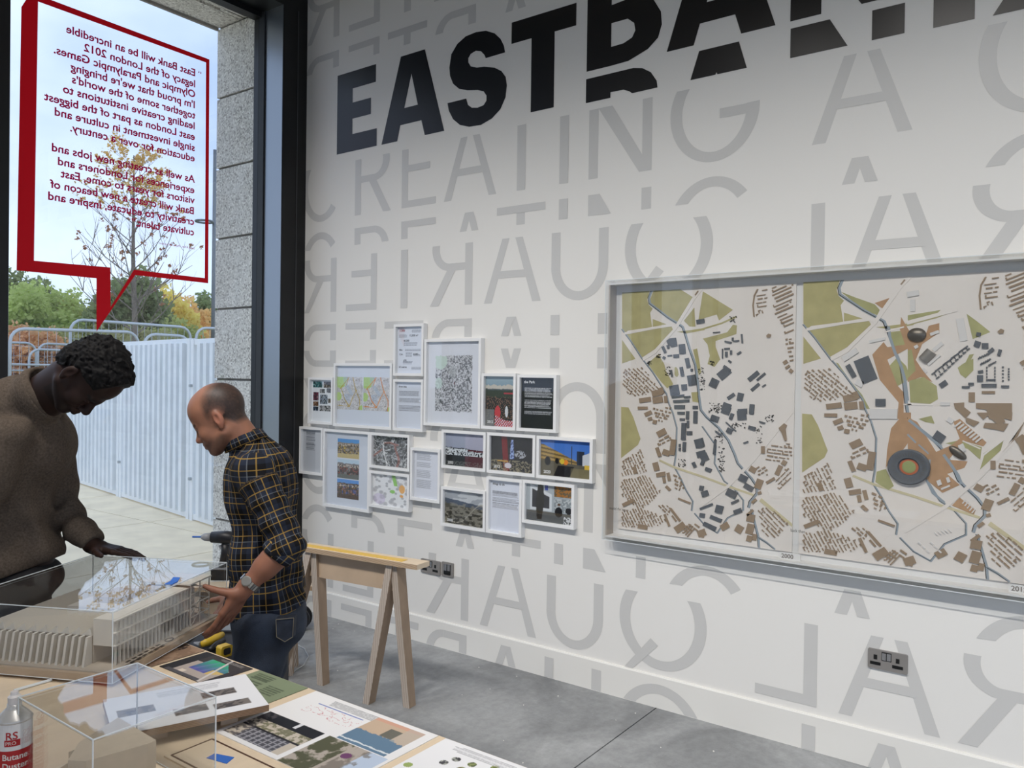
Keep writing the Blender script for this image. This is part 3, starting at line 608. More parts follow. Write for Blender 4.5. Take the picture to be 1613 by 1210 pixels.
def p_2020(u, v):
    c = blend(const(u, (58, 112, 200)), np.clip(1.4-v-.3*u, 0, 1)*.4, (120, 160, 222)); roof = .86-.62*np.clip(u-.05, 0, 1); b = (v < roof) & (u < .75) & (v > .3); c = lay(c, b, (176, 146, 84)); c = lay(c, b & (np.sin(v*60+u*12) > .2), (112, 92, 56)); c = lay(c, (u > .72) & (v < .72) & (u < .86), (34, 44, 62)); c = lay(c, (u > .83) & (v < .62+.6*(u-.83)) & (v > .3), (206, 210, 216))
    c = lay(c, (v < .38-.1*(u-.5)) , (98, 92, 76)); c = lay(c, (v < .3) & (np.abs(u-.42-.3*v) < .16), (22, 20, 22)); c = lay(c, (np.abs(u-.62) < .010) & (v > .36) & (v < .85), (60, 58, 56)); c = lay(c, (np.hypot(u-.50, (v-.4)*.7) < .05), (232, 136, 40)); c = lay(c, (np.hypot(u-.43, (v-.42)*.6) < .045), (222, 196, 60)); c = lay(c, (np.hypot(u-.14, (v-.4)*.5) < .06), (26, 26, 34)); c = lay(c, (np.hypot(u-.33, (v-.42)*.5) < .04), (20, 20, 24)); c = lay(c, (u > .87) & (v < .36) & (v > .24), (222, 186, 70)); c = blend(c, ((v < .25) & (u > .6))*.5, (150, 140, 96)); return c
def p_2008(u, v):
    n = fbm(u*14, v*18, 4, 17); c = blend(const(u, (206, 210, 214)), (fbm(u*4, v*10, 3, 2) > .5)*.6, (150, 156, 166)); c = lay(c, v < .74-.14*u+.02*n, (86, 96, 112)); c = lay(c, v < .6-.1*u, (92, 90, 80)); c = blend(c, ((v < .62) & (n > .52))*.7, (152, 148, 136)); r = np.abs(v-.35+.3*np.sin(u*5)) < .02; c = blend(c, r*.8, (176, 172, 160)); c = blend(c, (np.abs(v-.05-.4*u) < .02)*.7, (160, 158, 150)); c = blend(c, ((v < .45) & (n < .42))*.7, (44, 42, 36)); return c
def p_todo(u, v):
    return text_block(const(u, (226, 230, 242)), u, v, .07, .95, .44, .78, 16, (150, 152, 162), 21, (5, 10))
def p_gallery(u, v):
    c = const(u, (176, 184, 190)); c = lay(c, v < .2, (146, 152, 156)); c = lay(c, v < .27, (92, 96, 98)); c = lay(c, (u > .08) & (u < .55) & (v > .3) & (v < 1-.5*(u-.05)), (222, 226, 230)); c = lay(c, (u > .12) & (u < .5) & (v > .36) & (v < .9-.5*(u-.05)), (52, 52, 58)); c = lay(c, (np.abs(u-.28-.03*v) < .085*(1.1-np.abs(v-.55))) & (v > .05) & (v < .97), (40, 38, 36)); c = lay(c, (np.hypot(u-.31, (v-.92)*.8) < .05), (40, 36, 34)); c = lay(c, (u > .4) & (u < .47) & (v > .85), (44, 64, 160))
    n = vnoise(u*40, v*34, 9); m = (u > .6) & (v > .7); c = lay(c, m, (112, 98, 74)); c = blend(c, m*(n > .5)*.7, (206, 130, 48)); m = (u > .6) & (v < .66) & (v > .3); c = lay(c, m, (150, 158, 162)); c = blend(c, m*(n > .55)*.7, (220, 224, 226)); c = lay(c, (np.hypot(u-.70, (v-.3)*.6) < .08), (26, 26, 30)); c = lay(c, (np.hypot(u-.705, v-.5) < .03), (110, 82, 66)); c = lay(c, (np.hypot(u-.91, (v-.36)*.8) < .07), (32, 30, 34)); c = lay(c, (u > .8) & (v < .2) & (n > .5), (216, 218, 220)); return c
# (label, u0, u1, z0, z1, printer, inner margin of white card, captions)
FR = [
 ('small white frame holding a collage of ten tiny snapshots', -4.266, -4.020, 1.265, 1.574, p_collage, 0, [], 70, 90),
 ('wide white frame holding two colour street maps side by side', -4.013, -3.487, 1.259, 1.668, p_twomaps, 0, [], 150, 130),
 ('small white frame listing figures such as 40,000 and 65 metres', -3.476, -3.229, 1.592, 1.906, p_figures, 0, [('17,000', .07, .90, .062), ('15,500 m\u00b2', .46, .79, .062), ('40,000', .24, .68, .062), ('40m', .07, .485, .056), ('1.5m', .07, .39, .056), ('33,000', .60, .39, .056), ('67%', .24, .255, .056), ('65 metres', .07, .115, .056)], 80, 100),
 ('small white frame of text headed three sites', -3.475, -3.228, 1.259, 1.572, p_sites, 0, [('three sites', .07, .88, .055)], 70, 110),
 ('large white frame holding a grey figure-ground city map', -3.222, -2.794, 1.302, 1.811, p_citymap, 0, [], 160, 180),
 ('small white frame with a photo of a crowd and union flags, marked 2012', -2.788, -2.550, 1.303, 1.614, p_crowd, 0, [('2012', .07, .06, .075)], 90, 130),
 ('small white frame with a black text sheet headed the Park', -2.541, -2.288, 1.304, 1.609, p_park, 0, [('the Park', .08, .89, .075)], 80, 150),
 ('small white frame with a grey text sheet touching the black post', -4.349, -4.113, .924, 1.241, p_note, 0, [], 60, 110),
 ('large white frame with three group photos stacked on white card', -4.107, -3.673, .729, 1.237, p_three, 0, [], 120, 170),
 ('small white frame with a black and white aerial photograph', -3.672, -3.333, 1.016, 1.236, p_aerial, 0, [], 110, 90),
 ('small white frame with a pale zoning diagram in green and orange', -3.674, -3.332, .771, .998, p_zones, 0, [], 110, 90),
 ('small white frame with a sheet of narrow grey text and no heading', -3.324, -3.088, .849, 1.164, p_notice, 0, [], 60, 190),
 ('small white frame with a photo of a grey skyline, marked 2003', -3.078, -2.752, 1.061, 1.283, p_2003, 0, [('2003', .06, .05, .10)], 110, 80),
 ('small white frame with a night stadium photo, marked 2012', -2.742, -2.417, 1.060, 1.285, p_2012, 0, [('2012', .06, .07, .10)], 120, 90),
 ('small white frame with a photo of walkers under blue sky, marked 2020', -2.408, -2.063, 1.059, 1.284, p_2020, 0, [('2020', .06, .06, .10)], 120, 90),
 ('small white frame with an aerial view of a valley, marked 2008', -3.078, -2.749, .724, .953, p_2008, 0, [('2008', .06, .06, .10)], 110, 90),
 ('small white frame of text headed things to do', -2.743, -2.500, .725, 1.039, p_todo, 0, [('things to do', .07, .90, .06)], 70, 100),
 ('small white frame with a photo of visitors in a gallery', -2.497, -2.169, .810, 1.042, p_gallery, 0, [], 120, 90)]
FD = .036
for lab, u0, u1, z0, z1, fn, mg, caps, nu, nv in FR:
    t = thing('picture_frame', lab, 'picture frame', (WX, -(u0+u1)/2, z0), 'framed prints on the lettered wall')
    w = .0165; xf = WX-FD
    fm = MB()
    fm.box((xf, -u1, z0), (WX-.001, -u0, z0+w)); fm.box((xf, -u1, z1-w), (WX-.001, -u0, z1)); fm.box((xf, -u1, z0+w), (WX-.001, -u1+w, z1-w)); fm.box((xf, -u0-w, z0+w), (WX-.001, -u0, z1-w))
    obj('frame_moulding', fm, m_frame, t)
    obj('backing_card', MB().box((WX-.016, -u1+w, z0+w), (WX-.004, -u0-w, z1-w)), m_matb, t)
    W_ = (u1-u0)-2*w; H_ = z1-z0-2*w
    picture('print', t, (WX-.0165, -u0-w, z0+w), (0, -W_, 0), (0, 0, H_), nu, nv, fn)
    for s, cu, cv, sz in caps:
        light = fn in (p_crowd, p_park, p_2003, p_2012, p_2020, p_2008)
        cm = mat('caption_white', (236, 236, 236), .6) if light else mat('caption_black', (40, 40, 46), .6)
        if s.startswith('17'): cm = mat('caption_red_reflection', (150, 40, 56), .6)  # caption reddened to paint the red reflection lying over it
        flat('caption', text_mb(s, sz*H_*(1.0 if H_ > W_ else 1.15), lambda u, v, d, cu=cu, cv=cv: (WX-.0170, -u0-w-cu*W_-u, z0+w+cv*H_+v), bold=.0004), cm, t)
    obj('glazing', MB().box((WX-.0235, -u1+w, z0+w), (WX-.0215, -u0-w, z1-w)), m_pglass, t)
# ------------------------------------------------------------------ sockets on the wall
m_steel = mat('brushed_steel_plate', (150, 146, 142), .4, metal=.35)
m_slot = mat('socket_black', (14, 14, 14), .4); m_rock = mat('chrome_rocker', (200, 200, 202), .2, metal=.9)
def socket_plate(label, u0, u1, z0, z1, kind):
    t = thing('wall_socket', label, 'socket', (WX, -(u0+u1)/2, z0), 'steel wall sockets')
    obj('plate', MB().rbox((WX-.009, -u1, z0), (WX, -u0, z1), .006, axis=0, n=3), m_steel, t)
    W_ = u1-u0; H_ = z1-z0
    def bx(name, a, b, c, d, dep, m): obj(name, MB().box((WX-.009-dep, -(u0+c*W_), z0+b*H_), (WX-.0085, -(u0+a*W_), z0+d*H_)), m, t)
    if kind == 'double':
        for a in (.06, .62):
            bx('socket_slot', a, .2, a+.27, .36, .0012, m_slot); bx('socket_slot', a+.09, .48, a+.18, .72, .0012, m_slot)
        bx('switch_surround', .35, .48, .60, .92, .001, m_slot); bx('rocker', .365, .52, .465, .88, .005, m_rock); bx('rocker', .485, .52, .585, .88, .003, m_rock)
    else:
        bx('switch_surround', .2, .14, .8, .86, .001, m_slot); bx('rocker', .25, .42, .48, .86, .005, m_rock); bx('rocker', .53, .42, .76, .86, .003, m_rock); bx('fuse_carrier', .28, .12, .72, .32, .002, m_slot)
a = onx(1368, 1019, WX); b = onx(1430, 1064, WX)
socket_plate('steel double socket on the wall under the relief model', -a.y, -b.y, b.z+.003, a.z-.001, 'double')
a = onx(664.5, 879, WX); b = onx(694.5, 907, WX)
socket_plate('steel double socket beside the fused switch', -a.y, -b.y, b.z, a.z, 'double')
a = onx(697, 884, WX); b = onx(715, 910, WX)
socket_plate('steel fused switch plate beside the double socket', -a.y, -b.y, b.z, a.z, 'switch')
# ------------------------------------------------------------------ wall case with two relief models of the same district
m_tray = mat('case_white_board', (222, 221, 219), .5); m_acry = glass_mat('clear_acrylic', (.985, .99, .99), 1.49)
m_aedge = mat('acrylic_edge', (226, 232, 234), .12, spec=.8)
m_base = mat('model_white', (226, 219, 212), .7, noise=(3, .03)); m_field = mat('model_field', (176, 168, 120), .8, noise=(14, .10)); m_field2 = mat('model_field_green', (166, 164, 116), .8, noise=(14, .12))
m_water = mat('model_water', (150, 160, 168), .4); m_brown = mat('model_brown', (150, 130, 108), .75); m_slate = mat('model_slate', (92, 96, 101), .65); m_tan = mat('model_tan', (178, 142, 108), .8, noise=(30, .08)); m_track = mat('model_track', (202, 192, 158), .8); m_dotk = mat('model_dark', (48, 46, 42), .8); m_wbld = mat('model_white_block', (214, 211, 208), .7)
m_bronze = mat('model_bronze', (104, 98, 90), .35, metal=.6); m_orange = mat('model_orange', (190, 106, 70), .7)
CX = WX-.020                                   # face of the panels
def A(p): q = onx(p[0], p[1], CX); return (-q.y, q.z)
def reg(ox, oy, s): return lambda *pts: [A((ox+x/s, oy+y/s)) for x, y in pts]
r1 = reg(950, 430, 5.5); r2 = reg(1100, 430, 5.502); r3 = reg(950, 640, 5.262); r4 = reg(1100, 640, 4.654)
r5 = reg(1255, 420, 5.043); r6 = reg(1430, 410, 4.841); r7 = reg(1255, 650, 4.84); r8 = reg(1430, 650, 4.033)
c0 = A((979.6, 461)); c1 = A((1254.5, 444)); cb = A((975, 832.5)); d0 = A((1265, 442))
PU0, PU1, PZ0, PZ1 = c0[0], c1[0], cb[1], c0[1]; PITCH = d0[0]-c0[0]; PW = PU1-PU0
tl = onx(954.4, 442.3, WX-.085); bl = onx(949.4, 849.5, WX-.085)
KU0, KZ0, KZ1 = -tl.y, bl.z, tl.z; KU1 = PU0+PITCH+PW+.09
FX = WX-.085
case = thing('display_case', 'long wall-mounted clear acrylic display case over two relief maps', 'display case', (WX, -(KU0+KU1)/2, KZ0))
e = .022
obj('backboard', MB().box((WX-.012, -KU1+e, KZ0+e), (WX-.002, -KU0-e, KZ1-e)), m_tray, case)
sd = MB(); T_ = .008
obj('tray_ledge', MB().box((FX+.006, -KU1+e, KZ0+e-T_), (WX-.002, -KU0-e, KZ0+e)), m_tray, case); obj('tray_head', MB().box((FX+.006, -KU1+e, KZ1-e), (WX-.002, -KU0-e, KZ1-e+T_)), m_tray, case)
obj('tray_end', MB().box((FX+.006, -KU0-e, KZ0+e), (WX-.002, -KU0-e+T_, KZ1-e)), mat('case_end_shaded', (176, 166, 156), .5), case); obj('tray_end', MB().box((FX+.006, -KU1+e-T_, KZ0+e), (WX-.002, -KU1+e, KZ1-e)), MATS['case_end_shaded'], case)  # white end boards coloured browner to carry their shade
obj('cover_front', MB().box((FX, -KU1, KZ0), (FX+.005, -KU0, KZ1)), m_acry, case)
cv = MB(); cv.box((FX+.005, -KU0-.005, KZ0), (WX-.002, -KU0, KZ1)); cv.box((FX+.005, -KU1, KZ0), (WX-.002, -KU1+.005, KZ1)); cv.box((FX+.005, -KU1+.005, KZ1-.005), (WX-.002, -KU0-.005, KZ1)); cv.box((FX+.005, -KU1+.005, KZ0), (WX-.002, -KU0-.005, KZ0+.005))
obj('cover_sides', cv, m_acry, case)
ed = MB(); k = .0025
for (a, b) in (((FX-k/2, -KU0, KZ0), (FX-k/2, -KU0, KZ1)), ((FX-k/2, -KU1, KZ0), (FX-k/2, -KU1, KZ1)), ((FX-k/2, -KU0, KZ0), (FX-k/2, -KU1, KZ0)), ((FX-k/2, -KU0, KZ1), (FX-k/2, -KU1, KZ1))): ed.beam(a, b, k, k, up=(1, 0, 0))
obj('cover_edge', ed, m_aedge, case)  # near-white strips stand in for light caught in the acrylic edges
def on_case(s, u, z, size, m): flat('caption', text_mb(s, size, lambda a, b, d: (CX-.0008, -u-a, z+b), bold=.0006), m, case)
m_cap = mat('caption_grey', (120, 112, 106), .6)
for s_, pxx, pyy in (('2000', 1228, 880), ('2012', 1590, 933)):
    q = onx(pxx, pyy, FX+.03)
    obj('caption_strip', MB().box((FX+.040, q.y-.085, KZ0+e), (FX+.043, q.y+.004, KZ0+e+.030)), m_tray, case)
    flat('caption', text_mb(s_, .026, lambda a, b, d, q=q: (FX+.0395, q.y-a-.004, KZ0+e+.006+b), width=.052, bold=.0005), m_cap, case)
def inside(p, poly):
    x, y = p; c = False; j = len(poly)-1
    for i in range(len(poly)):
        if (poly[i][1] > y) != (poly[j][1] > y) and x < (poly[j][0]-poly[i][0])*(y-poly[i][1])/(poly[j][1]-poly[i][1])+poly[i][0]: c = not c
        j = i
    return c
def inset(u, z, lim, m=.004): return lim[0]+m < u < lim[1]-m and lim[2]+m < z < lim[3]-m
SH = dict(fields=[], water=[], track=[], brown=[], white=[])
SH['fields'] += [r1((165, 165), (403, 155), (383, 230), (395, 275), (430, 310), (408, 345), (425, 470), (215, 500), (190, 525), (165, 480)), r1((430, 400), (550, 445), (430, 468)), r1((200, 535), (590, 460), (605, 490), (540, 560), (450, 660), (335, 735), (270, 640)), r1((165, 580), (280, 745), (165, 785)),
                 r3((150, 5), (210, 10), (250, 90), (310, 270), (290, 320), (150, 430)), r1((640, 510), (760, 495), (880, 478), (880, 495), (720, 525)), r2((0, 490), (200, 430), (320, 375), (330, 388), (200, 445), (0, 505))]
SH['water'] += [(r1((420, 152), (398, 215), (405, 265), (470, 315), (560, 385), (640, 435), (690, 470), (715, 540), (750, 660), (800, 800), (820, 950), (830, 1060), (842, 1150)) + r4((20, 30), (60, 80), (150, 160), (220, 250), (265, 350), (290, 420), (325, 460), (390, 530), (430, 590), (430, 640), (380, 700), (370, 740)), .0125),
                (r1((165, 490), (240, 590), (340, 745), (430, 860), (500, 970), (550, 1050), (570, 1130)) + r3((580, 60), (612, 180), (605, 400), (590, 500), (640, 590), (690, 700), (745, 790), (735, 865)), .008),
                (r3((760, 890), (842, 985)) + r4((140, 930), (215, 820), (330, 760), (330, 690), (260, 600), (190, 550), (120, 420), (130, 290), (30, 150)), .0075), (r4((390, 760), (440, 960), (445, 1035)), .011), (r4((445, 965), (500, 1000), (560, 1050)), .010)]
SH['track'] += [(r3((470, 450), (600, 510), (842, 590)) + r4((200, 580), (400, 650)), .010), (r4((460, 690), (690, 870)), .017)]
SH['white'] += [(r4((0, 745), (220, 585), (400, 400), (560, 200), (705, 38)), .014), (r1((190, 525), (430, 478), (600, 452), (640, 470), (560, 560), (450, 690), (350, 750)), .012), (r1((640, 460), (790, 215), (850, 140)), .016)]
def rr(f, L):
    out = []
    for cx, cy, w, h, a in L:
        a = math.radians(a); c, s = math.cos(a), math.sin(a)
        out.append(f(*[(cx+c*x-s*y, cy+s*x+c*y) for x, y in ((-w/2, -h/2), (w/2, -h/2), (w/2, h/2), (-w/2, h/2))]))
    return out
SH['brown'] += [r4((590, 160), (630, 125), (650, 140), (640, 170), (650, 250), (635, 255), (610, 190)), r2((345, 210), (425, 115), (450, 120), (445, 170), (385, 240)), r2((590, 545), (610, 525), (632, 535), (625, 560), (600, 562))]
SH['brown'] += rr(r4, [(630, 415, 35, 35, 30), (590, 470, 35, 75, 25), (655, 655, 70, 70, -30), (683, 725, 34, 60, 0), (445, 570, 50, 70, 20), (410, 695, 40, 20, -40), (400, 465, 50, 40, 30), (530, 545, 70, 20, -30), (385, 820, 60, 55, 10), (380, 900, 55, 75, 15), (300, 900, 55, 55, 30), (375, 970, 40, 42, 15), (412, 960, 32, 45, 10), (405, 1010, 58, 42, 0), (280, 985, 70, 22, 50), (305, 985, 70, 18, 50), (195, 880, 60, 45, -30), (25, 930, 60, 50, -20), (475, 320, 28, 55, 0), (380, 780, 60, 20, -40), (450, 635, 25, 20, -20)])
SH['brown'] += rr(r3, [(487, 220, 75, 50, -28), (580, 340, 45, 130, 8), (440, 500, 45, 70, -15), (480, 565, 75, 35, -10), (545, 585, 25, 70, -12), (507, 612, 24, 50, -10), (540, 680, 50, 22, 45), (525, 385, 60, 45, 20), (460, 380, 28, 80, -20), (675, 785, 110, 14, 22), (640, 1005, 90, 60, -35), (715, 1030, 95, 9, -50), (730, 1045, 95, 9, -50), (700, 1015, 90, 9, -50), (820, 1060, 50, 50, 20), (600, 900, 18, 130, -38), (575, 870, 12, 60, -38), (590, 930, 60, 12, 52), (530, 945, 18, 110, -22), (375, 60, 60, 32, -25), (330, 15, 80, 25, 0), (390, 105, 35, 28, -20), (430, 130, 32, 32, 10), (330, 1000, 80, 36, 10), (210, 800, 100, 30, -25), (265, 530, 25, 60, -20)])
SH['brown'] += rr(r1, [(470, 1040, 90, 50, -12), (475, 1100, 85, 55, -8), (510, 1020, 32, 55, -20), (365, 1100, 100, 40, -8), (545, 1095, 28, 60, -5), (795, 155, 10, 45, 35), (812, 175, 10, 45, 35), (830, 135, 8, 22, 35)])
SH['brown'] += rr(r2, [(755, 775, 40, 32, -35), (775, 815, 42, 20, -35), (805, 850, 34, 30, 40)])
REGS = [(r2((622, 112), (855, 92), (855, 545), (725, 545), (640, 320)), -22, .0125, .075, .0055), (r2((505, 170), (600, 120), (600, 310), (495, 330)), -6, .014, .05, .005), (r1((168, 830), (335, 815), (470, 960), (520, 1010), (420, 1040), (300, 1085), (215, 1050), (165, 960)), 40, .0115, .018, .0052),
        (r3((395, 5), (560, 0), (575, 90), (460, 150), (430, 90)), 10, .013, .02, .008), (r3((150, 450), (325, 345), (350, 470), (370, 545), (150, 600)), 62, .0125, .022, .0048), (r3((145, 605), (370, 560), (480, 712), (330, 880), (145, 740)), 58, .0115, .030, .0048), (r3((150, 860), (300, 830), (420, 870), (560, 960), (400, 1010), (145, 1005)), 60, .0115, .030, .0050), (r3((430, 830), (500, 800), (580, 830), (540, 940)), 38, .012, .022, .0055),
        (r3((430, 280), (560, 215), (570, 280), (470, 350)), -28, .014, .022, .008), (r3((560, 560), (640, 560), (690, 680), (600, 715)), 20, .014, .018, .007), (r4((500, 290), (690, 250), (690, 385), (610, 400), (560, 430), (490, 400)), 4, .0125, .026, .005), (r4((400, 430), (520, 440), (510, 520), (440, 510)), -35, .013, .018, .006), (r4((560, 540), (670, 440), (690, 520), (590, 620)), -48, .012, .025, .0045), (r4((425, 760), (500, 725), (670, 850), (650, 895), (555, 985), (465, 930)), 42, .0125, .035, .0048), (r3((690, 960), (780, 955), (835, 1040), (640, 1060)), 30, .013, .03, .006),
        (r2((745, 570), (850, 560), (850, 800), (790, 840)), -8, .014, .022, .006), (r2((505, 320), (600, 320), (590, 350), (490, 385)), 70, .012, .016, .005)]
def row_blocks(poly, ang, gap, length, wid, rng):
    us = [p[0] for p in poly]; zs = [p[1] for p in poly]; cu, cz = sum(us)/len(us), sum(zs)/len(zs); R_ = max(max(us)-min(us), max(zs)-min(zs))
    a = -math.radians(ang); c, s = math.cos(a), math.sin(a); out = []; k = -R_
    while k < R_:
        x = -R_+rng.random()*length
        while x < R_:
            L = length*(.35+.85*rng.random()); w = wid*(.75+.6*rng.random())
            q = [(cu+c*xx-s*yy, cz+s*xx+c*yy) for xx, yy in ((x, k), (x+L, k), (x+L, k+w), (x, k+w))]
            while L > length*.25 and not all(inside(p, poly) for p in q):
                L *= .7; q = [(cu+c*xx-s*yy, cz+s*xx+c*yy) for xx, yy in ((x, k), (x+L, k), (x+L, k+w), (x, k+w))]
            if all(inside(p, poly) for p in q):
                out.append(q)
                if rng.random() < .22 and wid < .0085:
                    out.append([(cu+c*xx-s*yy, cz+s*xx+c*yy) for xx, yy in ((x, k+w), (x+w, k+w), (x+w, k+gap*.95), (x, k+gap*.95))])
            x += L+wid*(.6+1.1*rng.random())
        k += gap*(1.1+.35*rng.random())
    return out
_r = random.Random(3); ROWS = []
for rg in REGS: ROWS += row_blocks(*rg, _r)
# curved terraces of the crescent
cr = r2((478, 380), (470, 280), (480, 200), (510, 140), (560, 100))
for a, b in zip(cr[:-1], cr[1:]): ROWS.append([a, b, (b[0]+.006, b[1]-.001), (a[0]+.006, a[1]-.001)])
GREYS = rr(r1, [(687, 660, 55, 85, -5), (635, 720, 48, 30, -5), (735, 780, 35, 85, -12), (530, 665, 22, 60, -25), (685, 855, 28, 80, -10), (595, 870, 15, 60, -10), (770, 930, 70, 90, -10), (620, 1015, 80, 85, -10), (705, 990, 45, 50, -5), (650, 1070, 110, 22, -8), (680, 1110, 140, 22, -3), (665, 1160, 90, 32, 0), (800, 1165, 45, 28, 0), (845, 420, 70, 36, -10), (565, 640, 20, 30, -20), (530, 735, 22, 22, 30), (580, 717, 40, 12, -8), (770, 840, 20, 20, 0), (730, 1075, 55, 18, -5)])
GREYS += [r1((552, 590), (580, 568), (632, 562), (645, 630), (598, 642), (565, 620))]
GREYS += rr(r2, [(225, 870, 110, 75, -40), (138, 955, 70, 75, 25), (250, 828, 70, 24, 35), (480, 895, 110, 38, -40), (545, 900, 95, 18, -40), (495, 990, 90, 26, -40), (285, 1070, 70, 30, -35), (365, 1075, 52, 68, 12), (245, 1165, 72, 72, 20), (465, 1178, 42, 78, 5), (385, 1200, 80, 46, -3), (250, 658, 48, 16, -3), (212, 700, 9, 85, 0), (260, 600, 60, 16, 12), (380, 570, 14, 80, -5), (330, 590, 50, 12, -5), (300, 575, 14, 30, 0), (245, 705, 22, 45, 0), (285, 690, 18, 38, 0), (355, 695, 40, 16, -35), (275, 768, 30, 16, 35), (570, 978, 38, 12, -35), (160, 515, 60, 9, -5)])
GREYS += rr(r3, [(648, 57, 60, 23, 0), (702, 75, 25, 68, 2), (767, 90, 35, 103, 2), (658, 110, 42, 19, 0), (670, 208, 38, 140, 2), (705, 150, 20, 60, 0), (718, 222, 45, 32, 0), (675, 335, 28, 78, 3), (800, 305, 76, 72, -15), (815, 395, 76, 50, -15), (757, 485, 26, 45, -25), (818, 678, 34, 38, 10), (637, 325, 14, 25, 0), (637, 358, 16, 22, 0), (830, 460, 30, 60, 20)])
GREYS += rr(r4, [(205, 30, 62, 56, 20), (320, 65, 66, 70, -5), (393, 25, 34, 70, 3), (245, 75, 26, 45, 20), (122, 90, 58, 42, 20), (395, 160, 52, 26, 15), (230, 180, 42, 36, 25), (15, 270, 44, 66, -15), (45, 375, 56, 56, -25), (122, 300, 18, 105, 5), (75, 465, 46, 26, 20), (330, 530, 62, 50, 25), (370, 595, 72, 38, 30), (245, 640, 80, 52, 25), (155, 755, 55, 56, 15), (290, 770, 60, 34, -20), (130, 825, 90, 26, 22), (85, 880, 100, 30, 25), (50, 640, 50, 40, -20), (25, 600, 28, 32, 0), (60, 735, 100, 16, -22), (150, 200, 50, 14, 35), (240, 150, 100, 8, 42), (350, 265, 36, 10, -20), (470, 118, 46, 9, 15), (30, 800, 40, 30, 10), (270, 700, 60, 18, -25)])
DARKS = []
for f, L in ((r2, [(20, 880, 50, 130), (300, 400, 60, 60), (120, 780, 40, 40), (150, 1150, 110, 60)]), (r4, [(150, 220, 60, 90), (165, 350, 50, 110), (170, 440, 40, 90), (300, 140, 120, 40), (520, 85, 60, 50), (440, 210, 50, 150), (110, 25, 90, 40)]), (r3, [(655, 465, 70, 70)]), (r1, [(400, 780, 40, 40), (555, 850, 50, 80), (860, 960, 40, 110), (480, 715, 40, 30)])):
    for cx, cy, w, h in L:
        for _ in range(22):
            x = cx+_r.uniform(-w/2, w/2); y = cy+_r.uniform(-h/2, h/2); s = _r.uniform(4, 7); DARKS.append(f((x, y), (x+s*1.3, y+s*.3), (x+s, y+s*1.3), (x-s*.3, y+s*.8)))
F1 = [r1((437, 152), (670, 138), (785, 215), (665, 410), (640, 430), (560, 385), (480, 325), (420, 275), (405, 235)), r1((480, 705), (530, 790), (545, 850), (590, 930), (608, 965), (555, 1000), (500, 940), (440, 860), (385, 785)), r2((40, 160), (300, 320), (180, 412), (160, 360), (60, 390), (0, 420)), r1((790, 300), (800, 465), (750, 465), (700, 415)), r2((40, 570), (250, 515), (300, 450), (335, 455), (330, 530), (150, 590), (150, 640), (190, 750), (140, 815), (80, 790), (100, 720), (80, 620)), r1((780, 665), (815, 655), (850, 860), (830, 890)), r1((765, 1035), (825, 1030), (830, 1125), (775, 1115)), r1((620, 820), (632, 815), (645, 830), (655, 880), (645, 900), (632, 900), (620, 880))]
def strip(mb, pts, w, x, lim):
    pts = [Vector(p) for p in pts]
    for i in range(len(pts)-1):
        a, b = pts[i], pts[i+1]; d = (b-a)
        if d.length < 1e-5: continue
        n = Vector((-d.y, d.x)).normalized()*w/2; ex = d.normalized()*w*.25
        q = [a-n-ex, b-n+ex, b+n+ex, a+n-ex]
        q = [(min(max(p.x, lim[0]), lim[1]), min(max(p.y, lim[2]), lim[3])) for p in q]
        mb.prism(q, lambda u, v, dd: (dd, -u, v), CX, x-.00004*(i % 3))
def plate(name, polys, m, x, t, lim, du=0):
    for i, p in enumerate(polys):
        q = [(min(max(u+du, lim[0]), lim[1]), min(max(z, lim[2]), lim[3])) for u, z in p]
        obj(name, MB().prism(q, lambda u, v, d: (d, -u, v), CX, x-.00006*i), m, t)
def area(p): return abs(sum(p[i][0]*p[(i+1) % len(p)][1]-p[(i+1) % len(p)][0]*p[i][1] for i in range(len(p))))/2
def blocks(t, sets, lim, n_parts=150):
    """sets: (polys, material, height, du); the largest become parts, the rest one mass per material"""
    al = [(area(p), p, m, h, du) for polys, m, h, du in sets for p in polys]
    al = [a for a in al if all(inset(u+a[4], z, lim) for u, z in a[1])]
    al.sort(key=lambda a: -a[0]); rest = {}
    for i, (ar, p, m, h, du) in enumerate(al):
        q = [(u+du, z) for u, z in p]; hh = h*(.75+.5*((i*37) % 11)/10)
        if i < n_parts: obj('building_block', MB().prism(q, lambda u, v, d: (d, -u, v), CX, CX-hh), m, t)
        else: rest.setdefault(m.name, (m, MB()))[1].prism(q, lambda u, v, d: (d, -u, v), CX, CX-hh)
    for m, mb in rest.values():
        o = obj('small_buildings', mb, m, t); o['kind'] = 'stuff'
def panel(lab, du):
    lim = (PU0+du, PU0+du+PW, PZ0, PZ1)
    t = thing('relief_model', lab, 'relief model', (WX-.012, -(lim[0]+lim[1])/2, PZ0), 'relief models in the wall case')
    obj('base_panel', MB().box((CX, -lim[1], PZ0), (WX-.012, -lim[0], PZ1)), m_base, t)
    plate('field', SH['fields'], m_field, CX-.0006, t, lim, du)
    for k, m, x in (('water', m_water, .0009), ('track', m_track, .0014), ('white', m_base, .0020)):
        for pts, w in SH[k]:
            mb = MB(); strip(mb, [(u+du, z) for u, z in pts], w, CX-x, lim); obj({'water': 'river_channel', 'track': 'railway_strip', 'white': 'road_strip'}[k], mb, m, t)
            if k == 'water':
                mb = MB(); strip(mb, [(u+du-w*.42, z+w*.1) for u, z in pts], w*.22, CX-.0012, lim); obj('river_edge_line', mb, m_dotk, t)  # dark line along one side of the river
    return t, lim
t, lim = panel('relief model of streets with slate grey blocks, captioned 2000', 0)
plate('field', F1, m_field, CX-.0006, t, lim)
blocks(t, [(ROWS, m_brown, .004, 0), (SH['brown'], m_brown, .0045, 0), (GREYS, m_slate, .0055, 0), (DARKS, m_dotk, .003, 0)], lim, 220)
